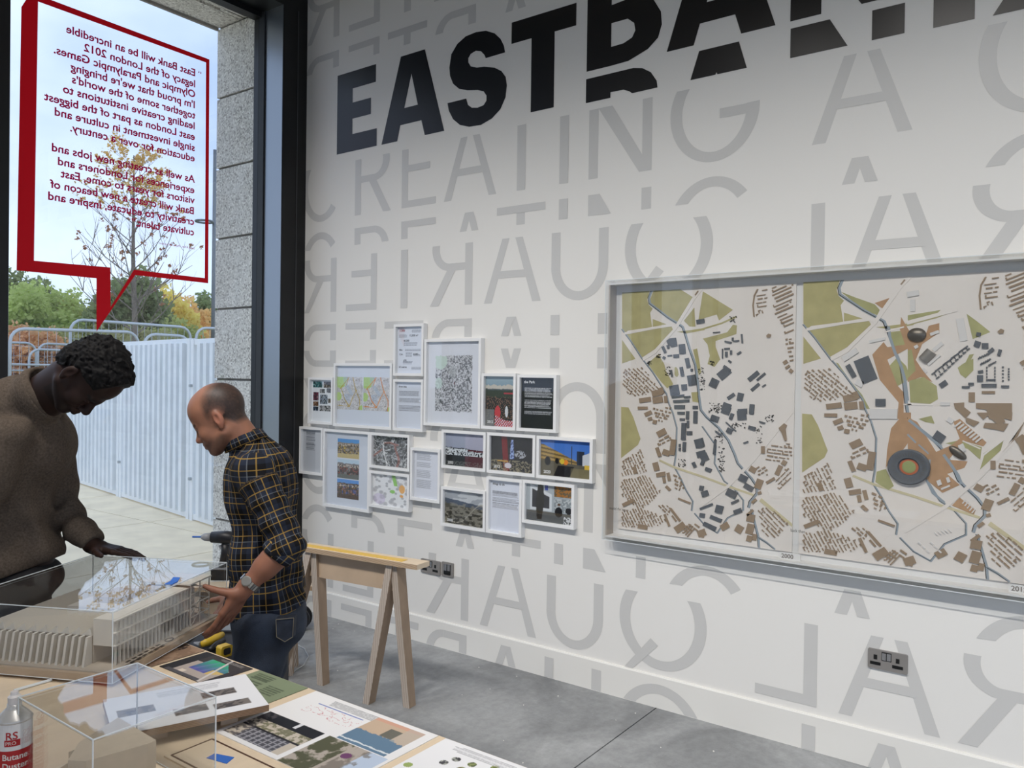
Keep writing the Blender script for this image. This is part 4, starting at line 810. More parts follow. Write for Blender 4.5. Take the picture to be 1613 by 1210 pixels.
t2, lim2 = panel('relief model of streets with a tan park and oval stadium, captioned 2012', PITCH)
plate('field', [r5((465, 245), (620, 300), (660, 345), (640, 385), (540, 350), (350, 200)), r5((310, 760), (330, 770), (420, 900), (520, 1020), (580, 1130), (555, 1130), (480, 1000)), r6((448, 408), (520, 460), (630, 548), (495, 602)), r8((450, 370), (480, 260), (610, 170), (590, 240)), r8((240, 195), (330, 175), (470, 220), (460, 300), (380, 230)), r5((745, 520), (830, 510), (870, 620), (820, 690), (760, 660)), r5((725, 800), (800, 720), (870, 790), (905, 890), (800, 950)), r6((0, 420), (250, 380), (230, 400), (0, 460)), r6((10, 920), (120, 890), (220, 960), (230, 1060), (170, 1095), (20, 1085)), r6((0, 690), (30, 680), (60, 840), (0, 900)), r6((380, 820), (420, 790), (500, 750), (500, 840), (440, 900), (400, 870)), r6((440, 780), (470, 720), (505, 715), (470, 780)), r8((70, 40), (150, 20), (170, 70), (110, 60)), r7((610, 450), (680, 430), (740, 560), (700, 590), (600, 530))], m_field2, CX-.0007, t2, lim2)
plate('plaza', [r5((830, 400), (905, 530), (905, 640), (720, 740), (800, 945), (850, 1000), (850, 1210), (800, 1210), (810, 1080), (660, 900), (600, 700), (690, 600), (720, 640), (860, 620), (820, 500)), r6((0, 600), (130, 590), (160, 500), (240, 480), (240, 550), (110, 640), (60, 760), (120, 850), (190, 930), (100, 890), (0, 930)), r7((720, 120), (780, 50), (775, 0), (871, 0), (871, 200), (800, 300), (740, 320), (680, 420), (690, 280)), r8((0, 30), (60, 60), (180, 250), (280, 205), (330, 165), (290, 60), (330, 40), (500, 190), (480, 215), (355, 180), (260, 300), (380, 310), (360, 350), (250, 390), (330, 460), (220, 510), (110, 420), (120, 300), (0, 230)), r8((330, 540), (430, 620), (420, 650), (280, 590)), r5((620, 290), (735, 250), (740, 270), (690, 340))], m_tan, CX-.0011, t2, lim2)
wt = [(r5((730, 480), (740, 560), (780, 680), (830, 790), (860, 900), (880, 1060)), .011), (r8((10, 50), (60, 90), (130, 150), (210, 215)), .011), (r8((230, 270), (280, 340), (320, 400), (340, 450)), .011), (r8((120, 430), (160, 510), (230, 570)), .009), (r8((0, 140), (50, 190)), .007), (r8((70, 205), (130, 260)), .006), (r8((140, 300), (130, 400)), .007)]
for pts, w in wt: mb = MB(); strip(mb, pts, w, CX-.0016, lim2); obj('river_channel', mb, m_water, t2)
for pts, w in ((r6((0, 1100), (190, 1105)), .006), (r5((700, 520), (850, 480)), .006), (r6((0, 480), (200, 425), (370, 380)), .012), (r8((450, 370), (480, 270), (610, 170)), .006), (r8((460, 230), (350, 180)), .005), (r5((850, 1095), (908, 1095)), .005)): mb = MB(); strip(mb, pts, w, CX-.0021, lim2); obj('footpath', mb, m_base, t2)
sh2 = [p for p in SH['brown']]
P2G = rr(r5, [(548, 820, 125, 195, -22), (432, 830, 40, 110, -30), (667, 1080, 80, 58, 0)]) + rr(r6, [(530, 640, 46, 46, 20), (590, 652, 50, 40, 0), (635, 690, 50, 26, -40), (540, 565, 34, 28, 10), (272, 945, 60, 40, -35), (552, 900, 45, 48, 0), (483, 943, 42, 20, 0), (620, 955, 115, 26, 0), (443, 968, 60, 17, 0), (555, 850, 40, 20, -10), (700, 705, 26, 50, 15), (742, 963, 60, 16, 0)]) + rr(r8, [(200, 155, 70, 55, 35)])
for i in range(9):
    P2G += rr(r6, [(200+i*30-(i % 2)*4, 858-i*24, 9, 44, 55), (228+i*29, 896-i*27, 9, 30, 55), (212+i*30, 875-i*25, 22, 7, 55)])
for i in range(5): P2G += rr(r6, [(603, 820+i*24, 9, 16, 0), (665, 820+i*24, 9, 16, 0), (725, 815+i*26, 14, 9, 0), (770, 830+i*20, 12, 12, 0), (545+i*18, 745-i*8, 9, 26, 40), (560+i*16, 790-i*8, 10, 20, 40), (620+i*12, 800-i*6, 8, 16, 35), (640, 910+i*1, 60, 8, 0)])
P2W = rr(r5, [(425, 700, 135, 45, -33), (640, 585, 130, 22, -12), (500, 925, 60, 50, 30), (690, 1170, 220, 80, 0)]) + rr(r6, [(412, 530, 60, 175, -10), (285, 1095, 76, 26, 0), (205, 555, 70, 22, -20), (230, 660, 90, 30, -40), (200, 760, 120, 20, -40), (130, 840, 40, 18, 50), (40, 255, 90, 40, -10), (38, 345, 38, 90, 0), (65, 660, 30, 24, -30)]) + rr(r8, [(345, 225, 36, 50, -25), (200, 445, 26, 34, -20), (257, 427, 20, 34, -20), (240, 475, 60, 12, -22), (270, 50, 40, 30, 35)] + [(318+i*19, 75+i*14, 12, 52, 52) for i in range(8)] + [(358+i*15, 565+i*15, 8, 34, 40) for i in range(5)] + [(75+i*26, 830+(i % 3)*26, 24, 10, 40) for i in range(6)] + [(180+i*22, 770-i*5, 30, 6, 40) for i in range(5)])
P2B = [r6((350, 1090), (430, 1085), (430, 1120), (480, 1160), (440, 1205), (360, 1130)), r6((520, 1090), (795, 1090), (795, 1210), (620, 1210), (600, 1140), (520, 1130)), r8((440, 0), (530, 0), (480, 45)), r8((530, 40), (560, 0), (600, 10), (620, 60), (580, 80)), r8((490, 65), (640, 70), (610, 120), (570, 110), (480, 95)), r8((630, 0), (665, 0), (660, 50), (625, 40)), r8((370, 30), (455, 60), (420, 90), (370, 60)), r8((740, 60), (738, 60), (650, 200), (600, 250), (700, 150))] + rr(r6, [(488, 1045, 48, 75, 0), (615, 1008, 100, 20, 0)])
P2O = rr(r5, [(650, 655, 70, 75, -8), (855, 325, 22, 22, -5)]) + rr(r6, [(105, 298, 60, 22, -5), (120, 340, 125, 75, -5)])
blocks(t2, [(ROWS, m_brown, .004, PITCH), (sh2, m_brown, .0045, PITCH), (P2G, m_slate, .006, 0), (P2W, m_wbld, .0045, 0), (P2B, m_brown, .0045, 0)], lim2, 200)
def disc(name, c, ru, rz, h, m, hole=None, dome=0, n=40, rot=0):
    mb = MB(); vs = []; N = n; cr_, sr_ = math.cos(rot), math.sin(rot)
    prof = [(1.0, 0), (1.0, h*.8), (.94, h)] + ([(hole[0], h*.75), (hole[0]*.96, hole[1])] if hole else [(.6, h+dome*.7), (.15, h+dome)])
    for r, d in prof:
        for k in range(N):
            a = 2*pi*k/N; x, y = ru*r*math.cos(a), rz*r*math.sin(a); vs.append((CX-d, -(c[0]+cr_*x-sr_*y), c[1]+sr_*x+cr_*y))
    fs = [(i*N+k, i*N+(k+1) % N, (i+1)*N+(k+1) % N, (i+1)*N+k) for i in range(len(prof)-1) for k in range(N)] + [tuple((len(prof)-1)*N+k for k in range(N))]
    return obj(name, mb.add(vs, fs), m, t2, smooth=not hole)
sc_ = r8((8, 345))[0]
stadium = disc('stadium', sc_, .078, .071, .018, m_slate, (.52, .004)); sm = MB()
for k in range(36):
    a = 2*pi*k/36; sm.beam((CX-.0165, -(sc_[0]+.073*math.cos(a)), sc_[1]+.066*math.sin(a)), (CX-.0145, -(sc_[0]+.05*math.cos(a)), sc_[1]+.045*math.sin(a)), .0022, .002, up=(1, 0, 0))
obj('roof_ribs', sm, m_bronze, stadium)
disc('running_track', sc_, .036, .033, .0045, m_orange); disc('pitch', sc_, .026, .025, .0052, mat('pitch_green', (150, 158, 104), .8))
disc('velodrome_dome', r6((70, 570))[0], .034, .028, .010, m_bronze, None, .010)
disc('pool_roof', r8((318, 255))[0], .036, .016, .008, m_bronze, None, .006, rot=math.radians(-38))
def arena():
    q = r6((85, 740), (150, 672), (218, 718), (150, 785)); mb = MB(); n = 10; vs = []
    for i in range(n+1):
        t_ = i/n; a = (Vector(q[0])*(1-t_)+Vector(q[3])*t_); b = (Vector(q[1])*(1-t_)+Vector(q[2])*t_); h = .010+.008*math.sin(pi*t_)
        for p, d in ((a, 0), (a, h), (b, h), (b, 0)): vs.append((CX-d, -p.x, p.y))
    fs = []
    for i in range(n):
        for j in range(3): fs.append((i*4+j, i*4+j+1, i*4+j+5, i*4+j+4))
    fs += [(0, 1, 2, 3), (n*4, n*4+1, n*4+2, n*4+3)]
    obj('arena_roof', mb.add(vs, fs), mat('model_steel_roof', (170, 164, 156), .3, metal=.7), t2, smooth=False)
arena()
for du in (0, PITCH):   # thin printed notes on the cover's lower corner
    q = A((973, 800)); flat('cover_note', text_mb('model the legacy' if du == 0 else 'back then', .02, lambda a, b, d: (FX-.0006, -(q[0]-.01+du)-a, q[1]+b), width=.105 if du == 0 else .06), m_dotk, case)
# ------------------------------------------------------------------ steel hoarding outside
m_hoard = mat('galvanised_sheet', (236, 241, 245), .5, metal=.1, noise=(6, .05)); m_hframe = mat('galvanised_frame', (240, 244, 247), .5, metal=.1); m_rail = mat('galvanised_tube', (178, 184, 188), .4, metal=.4)
FA = Vector((4.905, 7.40, 0)); FB = Vector((5.66, 12.2, 0)); fd = (FB-FA).normalized(); fn_ = Vector((-fd.y, fd.x, 0))
PLEN = 2.09; PSTEP = 2.12
def hoarding(i, label):
    o = FA+fd*(i*PSTEP-1.60); t = thing('hoarding_panel', label, 'fence panel', o, 'corrugated steel fence panels outside the window')
    P = lambda s, n, z: o+fd*s+fn_*n+Vector((0, 0, z))
    H_ = 1.95+.012*(i % 2)
    sheet = MB(); pts = []; s = .07; k = 0; per = .152
    prof = [(0, 0), (.045, 0), (.055, .072), (.126, .072), (.136, 0)]
    while s < PLEN-.2:
        for a, d in prof: pts.append((s+a, d))
        s += per
    pts.append((PLEN-.06, 0)); vs = []
    for a, d in pts: vs += [P(a, d, .07), P(a, d, H_-.05)]
    sheet.add(vs, [(2*j, 2*j+2, 2*j+3, 2*j+1) for j in range(len(pts)-1)])
    o1 = flat('corrugated_sheet', sheet, m_hoard, t); sd_ = o1.modifiers.new('thickness', 'SOLIDIFY'); sd_.thickness = .003
    for nm, a, b in (('top_rail', P(0, .01, H_-.03), P(PLEN, .01, H_-.03)), ('bottom_rail', P(0, .01, .045), P(PLEN, .01, .045))): obj(nm, MB().beam(a, b, .05, .06), m_hframe, t)
    for a in (.035, PLEN-.035): obj('side_post', MB().beam(P(a, .02, .0), P(a, .02, H_), .07, .05, up=fn_), m_hframe, t)
    for z in (.45, 1.45): obj('bolt', MB().beam(P(PLEN-.04, .045, z), P(PLEN-.04, .075, z), .03, .03), m_rail, t)
for i in range(-1, 3):
    hoarding(i, ['galvanised corrugated fence panel beyond the concrete pier', 'galvanised corrugated fence panel next to the concrete pier', 'second galvanised corrugated fence panel from the concrete pier', 'third galvanised corrugated fence panel from the concrete pier, behind the bowed man'][i+1])
# round-cornered mesh barriers on the bank behind
m_mesh = mat('barrier_wire', (168, 174, 178), .5, metal=.3)
def barrier(pa, pb, D, ztop, label, h=2.0):
    """pa, pb: pixels of the two upper corners; D: depth along y from the room, on the bank"""
    A_ = ony(pa[0], pa[1], D); B_ = ony(pb[0], pb[1], D); zt = (A_.z+B_.z)/2
    z0 = .45; x0, x1 = A_.x, B_.x; r = .22
    t = thing('mesh_barrier', label, 'barrier', ((x0+x1)/2, D, z0), 'round-cornered mesh barriers behind the steel fence')
    za, zb = A_.z, B_.z
    pts = [(x0, D, z0), (x0, D, za-r)]
    pts += [(x0+r-r*math.cos(a), D, za-r+r*math.sin(a)) for a in (pi/8, pi/4, 3*pi/8, pi/2)]
    pts += [(x1-r+r*math.sin(a), D, zb-r+r*math.cos(a)) for a in (0, pi/8, pi/4, 3*pi/8, pi/2)]
    pts += [(x1, D, z0)]
    obj('tube_frame', MB().tube(pts, .028, 8), m_rail, t, smooth=True)
    zm = (za+zb)/2-.62
    obj('cross_rail', MB().tube([(x0, D, zm), (x1, D, zm)], .02, 6), m_rail, t)
    w = MB(); n = max(6, int((x1-x0)/.14))
    for k in range(1, n): xx = x0+(x1-x0)*k/n; w.beam((xx, D, z0), (xx, D, za+(zb-za)*k/n-.03), .006, .006, up=(0, 1, 0))
    for k in range(1, 6): zz = z0+(zt-z0)*k/6; w.beam((x0, D, zz), (x1, D, zz), .006, .006)
    o = obj('wire_mesh', w, m_mesh, t); o['kind'] = 'stuff'
barrier((16, 517), (218, 524), 14.6, 0, 'long mesh barrier whose lower rail shows above the fence')
barrier((111, 503), (300, 516), 15.1, 0, 'tallest mesh barrier, behind the tip of the red bubble')
barrier((227, 526), (299, 530), 14.2, 0, 'short mesh barrier rising just over the steel fence')
barrier((309, 516), (372, 519), 14.9, 0, 'mesh barrier running behind the concrete pier')
barrier((-40, 538), (57, 541), 19.6, 0, 'distant mesh barrier half behind the window post')
barrier((60, 541), (150, 545), 20.2, 0, 'distant mesh barrier seen through the long one')
barrier((46, 550), (128, 553), 18.9, 0, 'low distant mesh barrier beside the bowed man')
# ------------------------------------------------------------------ trees
m_bark = mat('grey_bark', (122, 112, 102), .9, noise=(20, .2)); m_dbark = mat('dark_bark', (70, 60, 50), .9)
def leaf_mat(name, rgb, k=.35):
    m = mat(name, rgb, .7, noise=(1.2, k, 3)); nt = m.node_tree; b = nt.nodes['Principled BSDF']; tr = nt.nodes.new('ShaderNodeBsdfTranslucent'); mx = nt.nodes.new('ShaderNodeMixShader'); mx.inputs[0].default_value = .5
    tr.inputs[0].default_value = (*hexc(*[min(255, c+15) for c in rgb]), 1); out = nt.nodes['Material Output']
    nt.links.new(b.outputs[0], mx.inputs[1]); nt.links.new(tr.outputs[0], mx.inputs[2]); nt.links.new(mx.outputs[0], out.inputs[0]); return m
def leaves(name, blobs, n, size, m, parent, seed):
    """many small leaf quads on rounded lobes"""
    g = np.random.default_rng(seed); vs = []; tot = sum(b[3]*b[4]*b[5] for b in blobs)
    off = np.array(wloc(parent)); V = []
    for (x, y, z, rx, ry, rz) in blobs:
        k = max(10, int(n*(rx*ry*rz)/tot)); d = g.normal(size=(k, 3)); d /= np.linalg.norm(d, axis=1)[:, None]; r = g.random(k)[:, None]**.4
        r *= (.8+.35*np.sin(d[:, :1]*7+x)*np.cos(d[:, 2:]*6+y))
        c = np.array([x, y, z])+d*r*np.array([rx, ry, rz]); a = g.normal(size=(k, 3)); a /= np.linalg.norm(a, axis=1)[:, None]; b = np.cross(a, g.normal(size=(k, 3))); b /= np.linalg.norm(b, axis=1)[:, None]
        s = size*(.6+.8*g.random((k, 1))); V.append(np.stack([c-a*s-b*s*.5, c+a*s*.2-b*s*.7, c+a*s+b*s*.3, c-a*s*.2+b*s*.7], 1))
    V = (np.concatenate(V)-off).reshape(-1, 3); me = bpy.data.meshes.new(name); nf = len(V)//4
    me.from_pydata(V.tolist(), [], np.arange(nf*4).reshape(-1, 4).tolist()); me.materials.append(m)
    o = link(bpy.data.objects.new(name, me), parent); o['kind'] = 'stuff'; return o
def leafy_tree(px, pytop, D, rx, label, rgb, seed, n=13000, size=.085, name='leafy_tree', cat='tree'):
    top = ony(px, pytop, D); z0 = .5; h = top.z-z0; rng = random.Random(seed)
    t = thing(name, label, cat, (top.x, D, z0), 'trees and shrubs beyond the fence')
    obj('trunk', MB().tube([(top.x, D, z0-.2), (top.x+.1, D, z0+h*.4), (top.x, D+.1, z0+h*.7)], [.16, .11, .05], 7), m_dbark, t, smooth=True)
    B = [(top.x, D, z0+h*.52, rx*.85, rx*.7, h*.42)]
    for _ in range(9):
        a = rng.random()*2*pi; q = rng.random(); B.append((top.x+rx*.6*math.cos(a), D+rx*.4*math.sin(a), z0+h*(.25+.55*q), rx*.42, rx*.4, h*.20))
    leaves('foliage', B, n, size, leaf_mat(label[:18].replace(' ', '_')+'_leaf', rgb), t, seed)
leafy_tree(62, 428, 30, 2.3, 'rounded fresh green tree beside the window post', (184, 198, 116), 1)
leafy_tree(20, 418, 37, 1.8, 'dark green tree half behind the window post', (140, 150, 100), 2)
leafy_tree(118, 455, 31, 1.5, 'yellow-green tree behind the point of the red bubble', (206, 202, 118), 3)
leafy_tree(160, 466, 34, 1.6, 'small olive tree beside the bare young tree', (194, 186, 114), 4)
leafy_tree(200, 412, 27, 1.75, 'tall dark evergreen directly behind the bare young tree', (140, 152, 102), 5)
leafy_tree(252, 440, 29, 1.8, 'tree with yellow autumn leaves beside the bare young tree', (236, 214, 118), 6)
leafy_tree(292, 455, 31, 1.7, 'tree with pale orange autumn leaves', (242, 200, 130), 7)
leafy_tree(328, 448, 33, 1.3, 'dark green tree next to the concrete pier', (144, 158, 104), 8)
leafy_tree(280, 490, 25, 1.6, 'low green shrub under the orange tree', (170, 176, 104), 9, 8000, .07, 'shrub', 'shrub')
leafy_tree(44, 498, 24, 1.35, 'rusty red shrub behind the long mesh barrier', (216, 170, 122), 10, 9000, .06, 'shrub', 'shrub')
leafy_tree(140, 505, 26, 1.7, 'low dull green shrub behind the mesh barriers', (162, 162, 104), 11, 8000, .07, 'shrub', 'shrub')
leafy_tree(92, 500, 27, 1.5, 'low olive shrub beside the rusty red one', (178, 174, 108), 12, 8000, .07, 'shrub', 'shrub')
leafy_tree(225, 500, 24, 1.6, 'low grey-green shrub under the bare young tree', (166, 164, 112), 13, 8000, .07, 'shrub', 'shrub')
def bare_tree():
    D = 18.2; top = ony(211, 232, D); z0 = .5; rng = random.Random(12)
    t = thing('bare_tree', 'young bare tree with thin branches and a few orange leaves on top', 'tree', (top.x, D, z0), 'trees and shrubs beyond the fence')
    base = Vector((top.x+.05, D, z0)); H_ = top.z-z0
    tr = [base, base+Vector((.02, 0, H_*.3)), base+Vector((-.02, .05, H_*.6)), Vector((top.x, D, z0+H_*.97))]
    obj('trunk', MB().tube(tr, [.085, .07, .045, .012], 8), m_bark, t, smooth=True)
    tips = []; tw = MB()
    def grow(p, d, L, r, depth):
        pts = [p]; q = p.copy(); dd = d.copy()
        for k in range(4):
            dd = (dd+Vector((rng.uniform(-.16, .16), rng.uniform(-.16, .16), rng.uniform(.0, .16)))).normalized(); q = q+dd*L/4; pts.append(q.copy())
        (bm_ if depth == 0 else tw).tube(pts, [r, r*.85, r*.65, r*.45, r*.25], 5 if depth < 2 else 4); tips.append(q)
        if depth < 2:
            for k in range(5 if depth == 0 else 3):
                i = 1+(k % 4); b = Vector((rng.uniform(-1, 1), rng.uniform(-1, 1), rng.uniform(.0, .7))).normalized()
                grow(pts[min(i, 3)], (dd*.7+b*.75).normalized(), L*rng.uniform(.4, .6), r*.5, depth+1)
    for i in range(26):
        f = .30+.64*i/26; a = i*2.4; z = z0+H_*f; L = H_*.30*(1.15-f)+.25
        bm_ = MB(); grow(Vector((top.x, D, z)), Vector((math.cos(a), math.sin(a)*.8, .62)), L, .024*(1.2-f), 0); obj('branch', bm_, m_bark, t)
    o = obj('twigs', tw, m_bark, t); o['kind'] = 'stuff'
    hi = [p for p in tips if p.z > z0+H_*.78]; lo = [p for p in tips if p.z <= z0+H_*.78]; rng.shuffle(lo)
    B = [(p.x, p.y, p.z, .10, .10, .10) for p in hi]; leaves('autumn_leaves', B, 100, .030, leaf_mat('autumn_leaf', (222, 186, 116)), t, 3)
    leaves('autumn_leaves', [(p.x, p.y, p.z, .07, .07, .07) for p in lo[:60]], 90, .03, leaf_mat('russet_leaf', (176, 124, 92)), t, 4)
bare_tree()
# street lamp beside the pier
q = ony(338.5, 236, 22.0); t = thing('street_lamp', 'slim grey street lamp with a flat ring head beside the pier', 'street lamp', (q.x, 22.0, .5))
obj('pole', MB().tube([(q.x, 22, .3), (q.x, 22, q.z)], [.07, .05], 8), mat('lamp_post_grey', (120, 124, 128), .5, metal=.4), t, smooth=True)
r_ = ony(322, 349, 22.0); arm = MB(); arm.tube([(q.x, 22, r_.z+.03), (r_.x+.22, 22, r_.z)], .03, 6); obj('arm', arm, MATS['lamp_post_grey'], t)
obj('lamp_ring', MB().tube([(r_.x+.25*math.cos(a), 22+.25*math.sin(a), r_.z) for a in np.linspace(0, 2*pi, 25)[:-1]], .035, 6, closed=True), MATS['lamp_post_grey'], t)
# ------------------------------------------------------------------ work table
TZ = .740; TX1 = 1.442
m_birch = ply_mat('birch_ply_face', (222, 202, 174), (1, 5, 1), .07, .5, 5); m_birch2 = ply_mat('birch_ply_panel', (196, 172, 146), (4, 1, 1), .12, .6, 5)
def layered(name, rgb_a, rgb_b, scale, axis):
    """plywood edge: thin alternating plies"""
    if name in MATS: return MATS[name]
    m = bpy.data.materials.new(name); m.use_nodes = True; nt = m.node_tree; b = nt.nodes['Principled BSDF']; tc = nt.nodes.new('ShaderNodeTexCoord'); w = nt.nodes.new('ShaderNodeTexWave'); w.wave_type = 'BANDS'; w.bands_direction = axis; w.inputs['Scale'].default_value = scale; w.inputs['Distortion'].default_value = .6; w.inputs['Detail'].default_value = 2
    r = nt.nodes.new('ShaderNodeValToRGB'); r.color_ramp.elements[0].position = .35; r.color_ramp.elements[1].position = .6; r.color_ramp.elements[0].color = (*hexc(*rgb_a), 1); r.color_ramp.elements[1].color = (*hexc(*rgb_b), 1)
    nt.links.new(tc.outputs['Object'], w.inputs['Vector']); nt.links.new(w.outputs[0], r.inputs[0]); nt.links.new(r.outputs[0], b.inputs['Base Color']); b.inputs['Roughness'].default_value = .6; MATS[name] = m; return m
m_plyz = layered('ply_edge_flat', (150, 122, 96), (206, 182, 152), 70, 'Z')
tb = thing('work_table', 'long birch plywood work table covered with prints and models', 'table', (.9, 1.5, 0))
obj('table_top', MB().box((.36, .35, TZ-.024), (TX1, 2.60, TZ)), m_birch, tb)
obj('top_edge_band', MB().box((TX1-.0005, .35, TZ-.0235), (TX1+.0008, 2.60, TZ-.0008)), m_plyz, tb)
for (x, y) in ((.46, .5), (1.34, .5), (.46, 2.46), (1.34, 2.46)): obj('leg', MB().box((x-.035, y-.035, 0), (x+.035, y+.035, TZ-.024)), m_birch2, tb)
for y in (.5, 2.46): obj('rail', MB().box((.46, y-.02, TZ-.12), (1.34, y+.02, TZ-.024)), m_birch2, tb)
m_paper = color_attr_mat('matt_paper', .55, .35)
def sheet(name, label, x0, x1, y0, y1, fn, nu, nv, th=.0022, z=TZ, edge=(226, 224, 220), group='prints laid out on the table'):
    t = thing(name, label, 'print', ((x0+x1)/2, (y0+y1)/2, z), group)
    obj('board', MB().box((x0, y0, z), (x1, y1, z+th-.0002)), mat('print_board_%d_%d_%d' % edge, edge, .6), t)
    # u runs away from the lettered wall side: read from the far side of the table
    picture('printed_face', t, (x0, y0, z+th), (x1-x0, 0, 0), (0, y1-y0, 0), nu, nv, fn, m_paper); return t
def q_brown(u, v):
    n = fbm(u*6, v*9, 4, 3); c = const(u, (138, 112, 92)); c = blend(c, (n > .52)*.5, (180, 150, 126)); c = blend(c, (np.abs(v-.25-.2*n) < .05)*.9, (52, 42, 40)); return c
def q_rainbow(u, v):
    # u: across the table (0 left .. 1 wall side), v: towards the window
    c = const(u, (64, 60, 60)); c = lay(c, (u < .62) & (v < .86), (176, 164, 156)); c = lay(c, (v > .80), (46, 46, 50)); c = lay(c, (u < .1) & (v > .2) & (v < .9), (86, 84, 88))
    n = fbm(u*8, v*7, 3, 5); body = (u > .30) & (u < .82) & (v > .22+.12*np.sin(u*9)) & (v < .68); t = np.clip((u-.3)/.5, 0, 1)
    c = tuple(np.where(body, a, b) for a, b in zip((88-30*t, 84+90*t, 160-40*t), c)); c = blend(c, (body & (np.sin(v*40+u*9) > .5))*.35, (140, 130, 190)); c = lay(c, body & (v < .34) & (u < .5), (206, 178, 110)); c = lay(c, (v < .12) & (u < .8), (60, 56, 58)); c = lay(c, (np.abs(v-.17-.25*u) < .02), (206, 200, 196)); c = lay(c, (u > .1) & (u < .2) & (v > .6) & (v < .7), (220, 206, 190))
    return text_block(c, v, u, .12, .6, .87, .95, 3, (140, 136, 132), 2)
def q_green(u, v):
    c = const(u, (128, 140, 112)); w = (v, u)
    for (a0, a1, b0, b1, n) in ((.55, .92, .10, .62, 6), (.55, .92, .66, .92, 4), (.15, .46, .32, .66, 5), (.58, .86, .70, .78, 1)): c = text_block(c, v, u, a0, a1, b0, b1, n, (84, 94, 74), 7)
    return text_block(c, 1-v, u, .12, .5, .10, .18, 1, (64, 72, 58), 9)
def q_sheet(u, v):
    """white sheet, u across 0 (table middle) .. 1 (edge), v along 0 (near) .. 1 (window)"""
    c = const(u, (232, 231, 231))
    def R(a, b, d, e): return (u > a) & (u < d) & (v > b) & (v < e), (u-a)/(d-a), (v-b)/(e-b)
    m, x, y = R(.05, .50, .49, .97); n = fbm(x*16, y*20, 3, 4)                       # roofscape
    k = const(u, (196, 186, 172)); k = lay(k, (x > .72), (28, 30, 36)); k = lay(k, (x > .8) & (np.abs(y-.4) < .03), (216, 216, 220)); g = (x < .42) & (y > .12) & (y < .8); k = lay(k, g, (78, 78, 86)); k = lay(k, g & (np.sin(y*70) > .45), (150, 150, 156)); k = lay(k, g & (np.sin(x*60) > .75), (150, 150, 156)); k = blend(k, ((x > .42) & (x < .72))*np.clip((n-.45)*6, 0, .8), (104, 104, 78)); k = lay(k, (x > .40) & (x < .45), (40, 40, 46)); k = blend(k, (y > .8)*np.clip((n-.45)*6, 0, .8), (84, 80, 82)); c = tuple(np.where(m, a, b) for a, b in zip(k, c))
    m, x, y = R(.50, .06, .95, .42); n = fbm(x*7, y*8, 4, 9)                         # coast from above
    k = const(u, (196, 172, 148)); k = lay(k, x+.25*(n-.5) < .46, (98, 126, 150)); k = lay(k, np.abs(x-.12-.2*y*0+.05*n) < .02, (214, 220, 224)); k = blend(k, ((x > .5) & (y > .3) & (y < .55) & (x < .8))*.8, (84, 88, 82)); k = lay(k, (x > .9), (206, 160, 138)); k = blend(k, ((x > .46) & (y < .3))*.6, (184, 176, 166)); c = tuple(np.where(m, a, b) for a, b in zip(k, c))
    m, x, y = R(-.1, .02, .49, .46); n = fbm(x*9, y*10, 4, 3)                        # plaza with trees and people
    k = const(u, (176, 166, 156)); k = lay(k, (y < .30), (186, 200, 220)); k = blend(k, (y > .55)*np.clip((n-.38)*7, 0, .9), (74, 76, 54)); k = blend(k, ((y < .5) & (y > .2))*np.clip((n-.5)*6, 0, .6), (104, 96, 88)); k = blend(k, ((x < .5) & (y < .3))*np.clip((n-.42)*7, 0, .9), (78, 82, 58)); k = lay(k, (np.hypot(x-.75, y-.45) < .07), (110, 64, 104)); c = tuple(np.where(m, a, b) for a, b in zip(k, c))
    c = text_block(c, v, u, .42, .80, .86, .95, 5, (168, 168, 170), 4)
    d = (u > .66) & (u < .82) & (v > .45) & (v < .86); sk = np.abs(fbm(u*30, v*18, 2, 6)-.5) < .02; c = blend(c, (d & sk)*.6, (190, 90, 100)); c = lay(c, (np.abs(u-.835) < .006) & (v > .46) & (v < .84), (120, 134, 190)); return c
def q_dots(u, v):
    c = const(u, (234, 234, 236)); cols = [(60, 60, 64), (70, 70, 74), (86, 96, 60), (110, 96, 70), (112, 120, 66), (120, 112, 58), (150, 170, 96), (70, 66, 50)]
    i = 0
    for (x, y) in ((.79, .72), (.70, .76), (.80, .58), (.70, .60), (.86, .42), (.76, .42), (.52, .94), (.50, .82), (.60, .66), (.58, .50), (.66, .38), (.46, .66), (.44, .50), (.86, .26), (.74, .24)):
        m = np.hypot((u-x)*1.05, v-y) < .035; c = lay(c, m, cols[i % 8]); c = blend(c, (m & (vnoise(u*70, v*70, i) > .55))*.7, (200, 204, 190) if i < 2 else (160, 170, 110)); i += 1
    return text_block(c, v, u, .30, .86, .87, .96, 6, (176, 176, 180), 12)
def q_panelF(u, v):
    c = const(u, (230, 230, 232))
    for i, (a, b, d, e) in enumerate(((.06, .42, .30, .62), (.40, .18, .62, .36), (.62, .50, .86, .66), (.66, .14, .9, .3))):
        m = (u > a) & (u < d) & (v > b) & (v < e); n = fbm(u*30, v*30, 3, i); c = lay(c, m, (120, 112, 106)); c = blend(c, (m & (n > .5))*.7, (54, 50, 52))
    return text_block(c, u, v, .34, .8, .74, .90, 5, (190, 190, 194), 2)
sheet('mounted_print', 'brown photographic print half under the large clear case', 1.265, 1.436, 2.205, 2.45, q_brown, 60, 60, edge=(112, 96, 84))
sheet('mounted_print', 'dark print with a rainbow coloured building', 1.280, 1.434, 1.962, 2.190, q_rainbow, 110, 140, edge=(60, 56, 56))
sheet('mounted_print', 'olive green text panel', 1.284, 1.438, 1.725, 1.936, q_green, 110, 140, edge=(112, 122, 98))
sheet('mounted_print', 'large white sheet with roof, coast and plaza photographs', 1.128, 1.438, 1.252, 1.690, q_sheet, 220, 260)
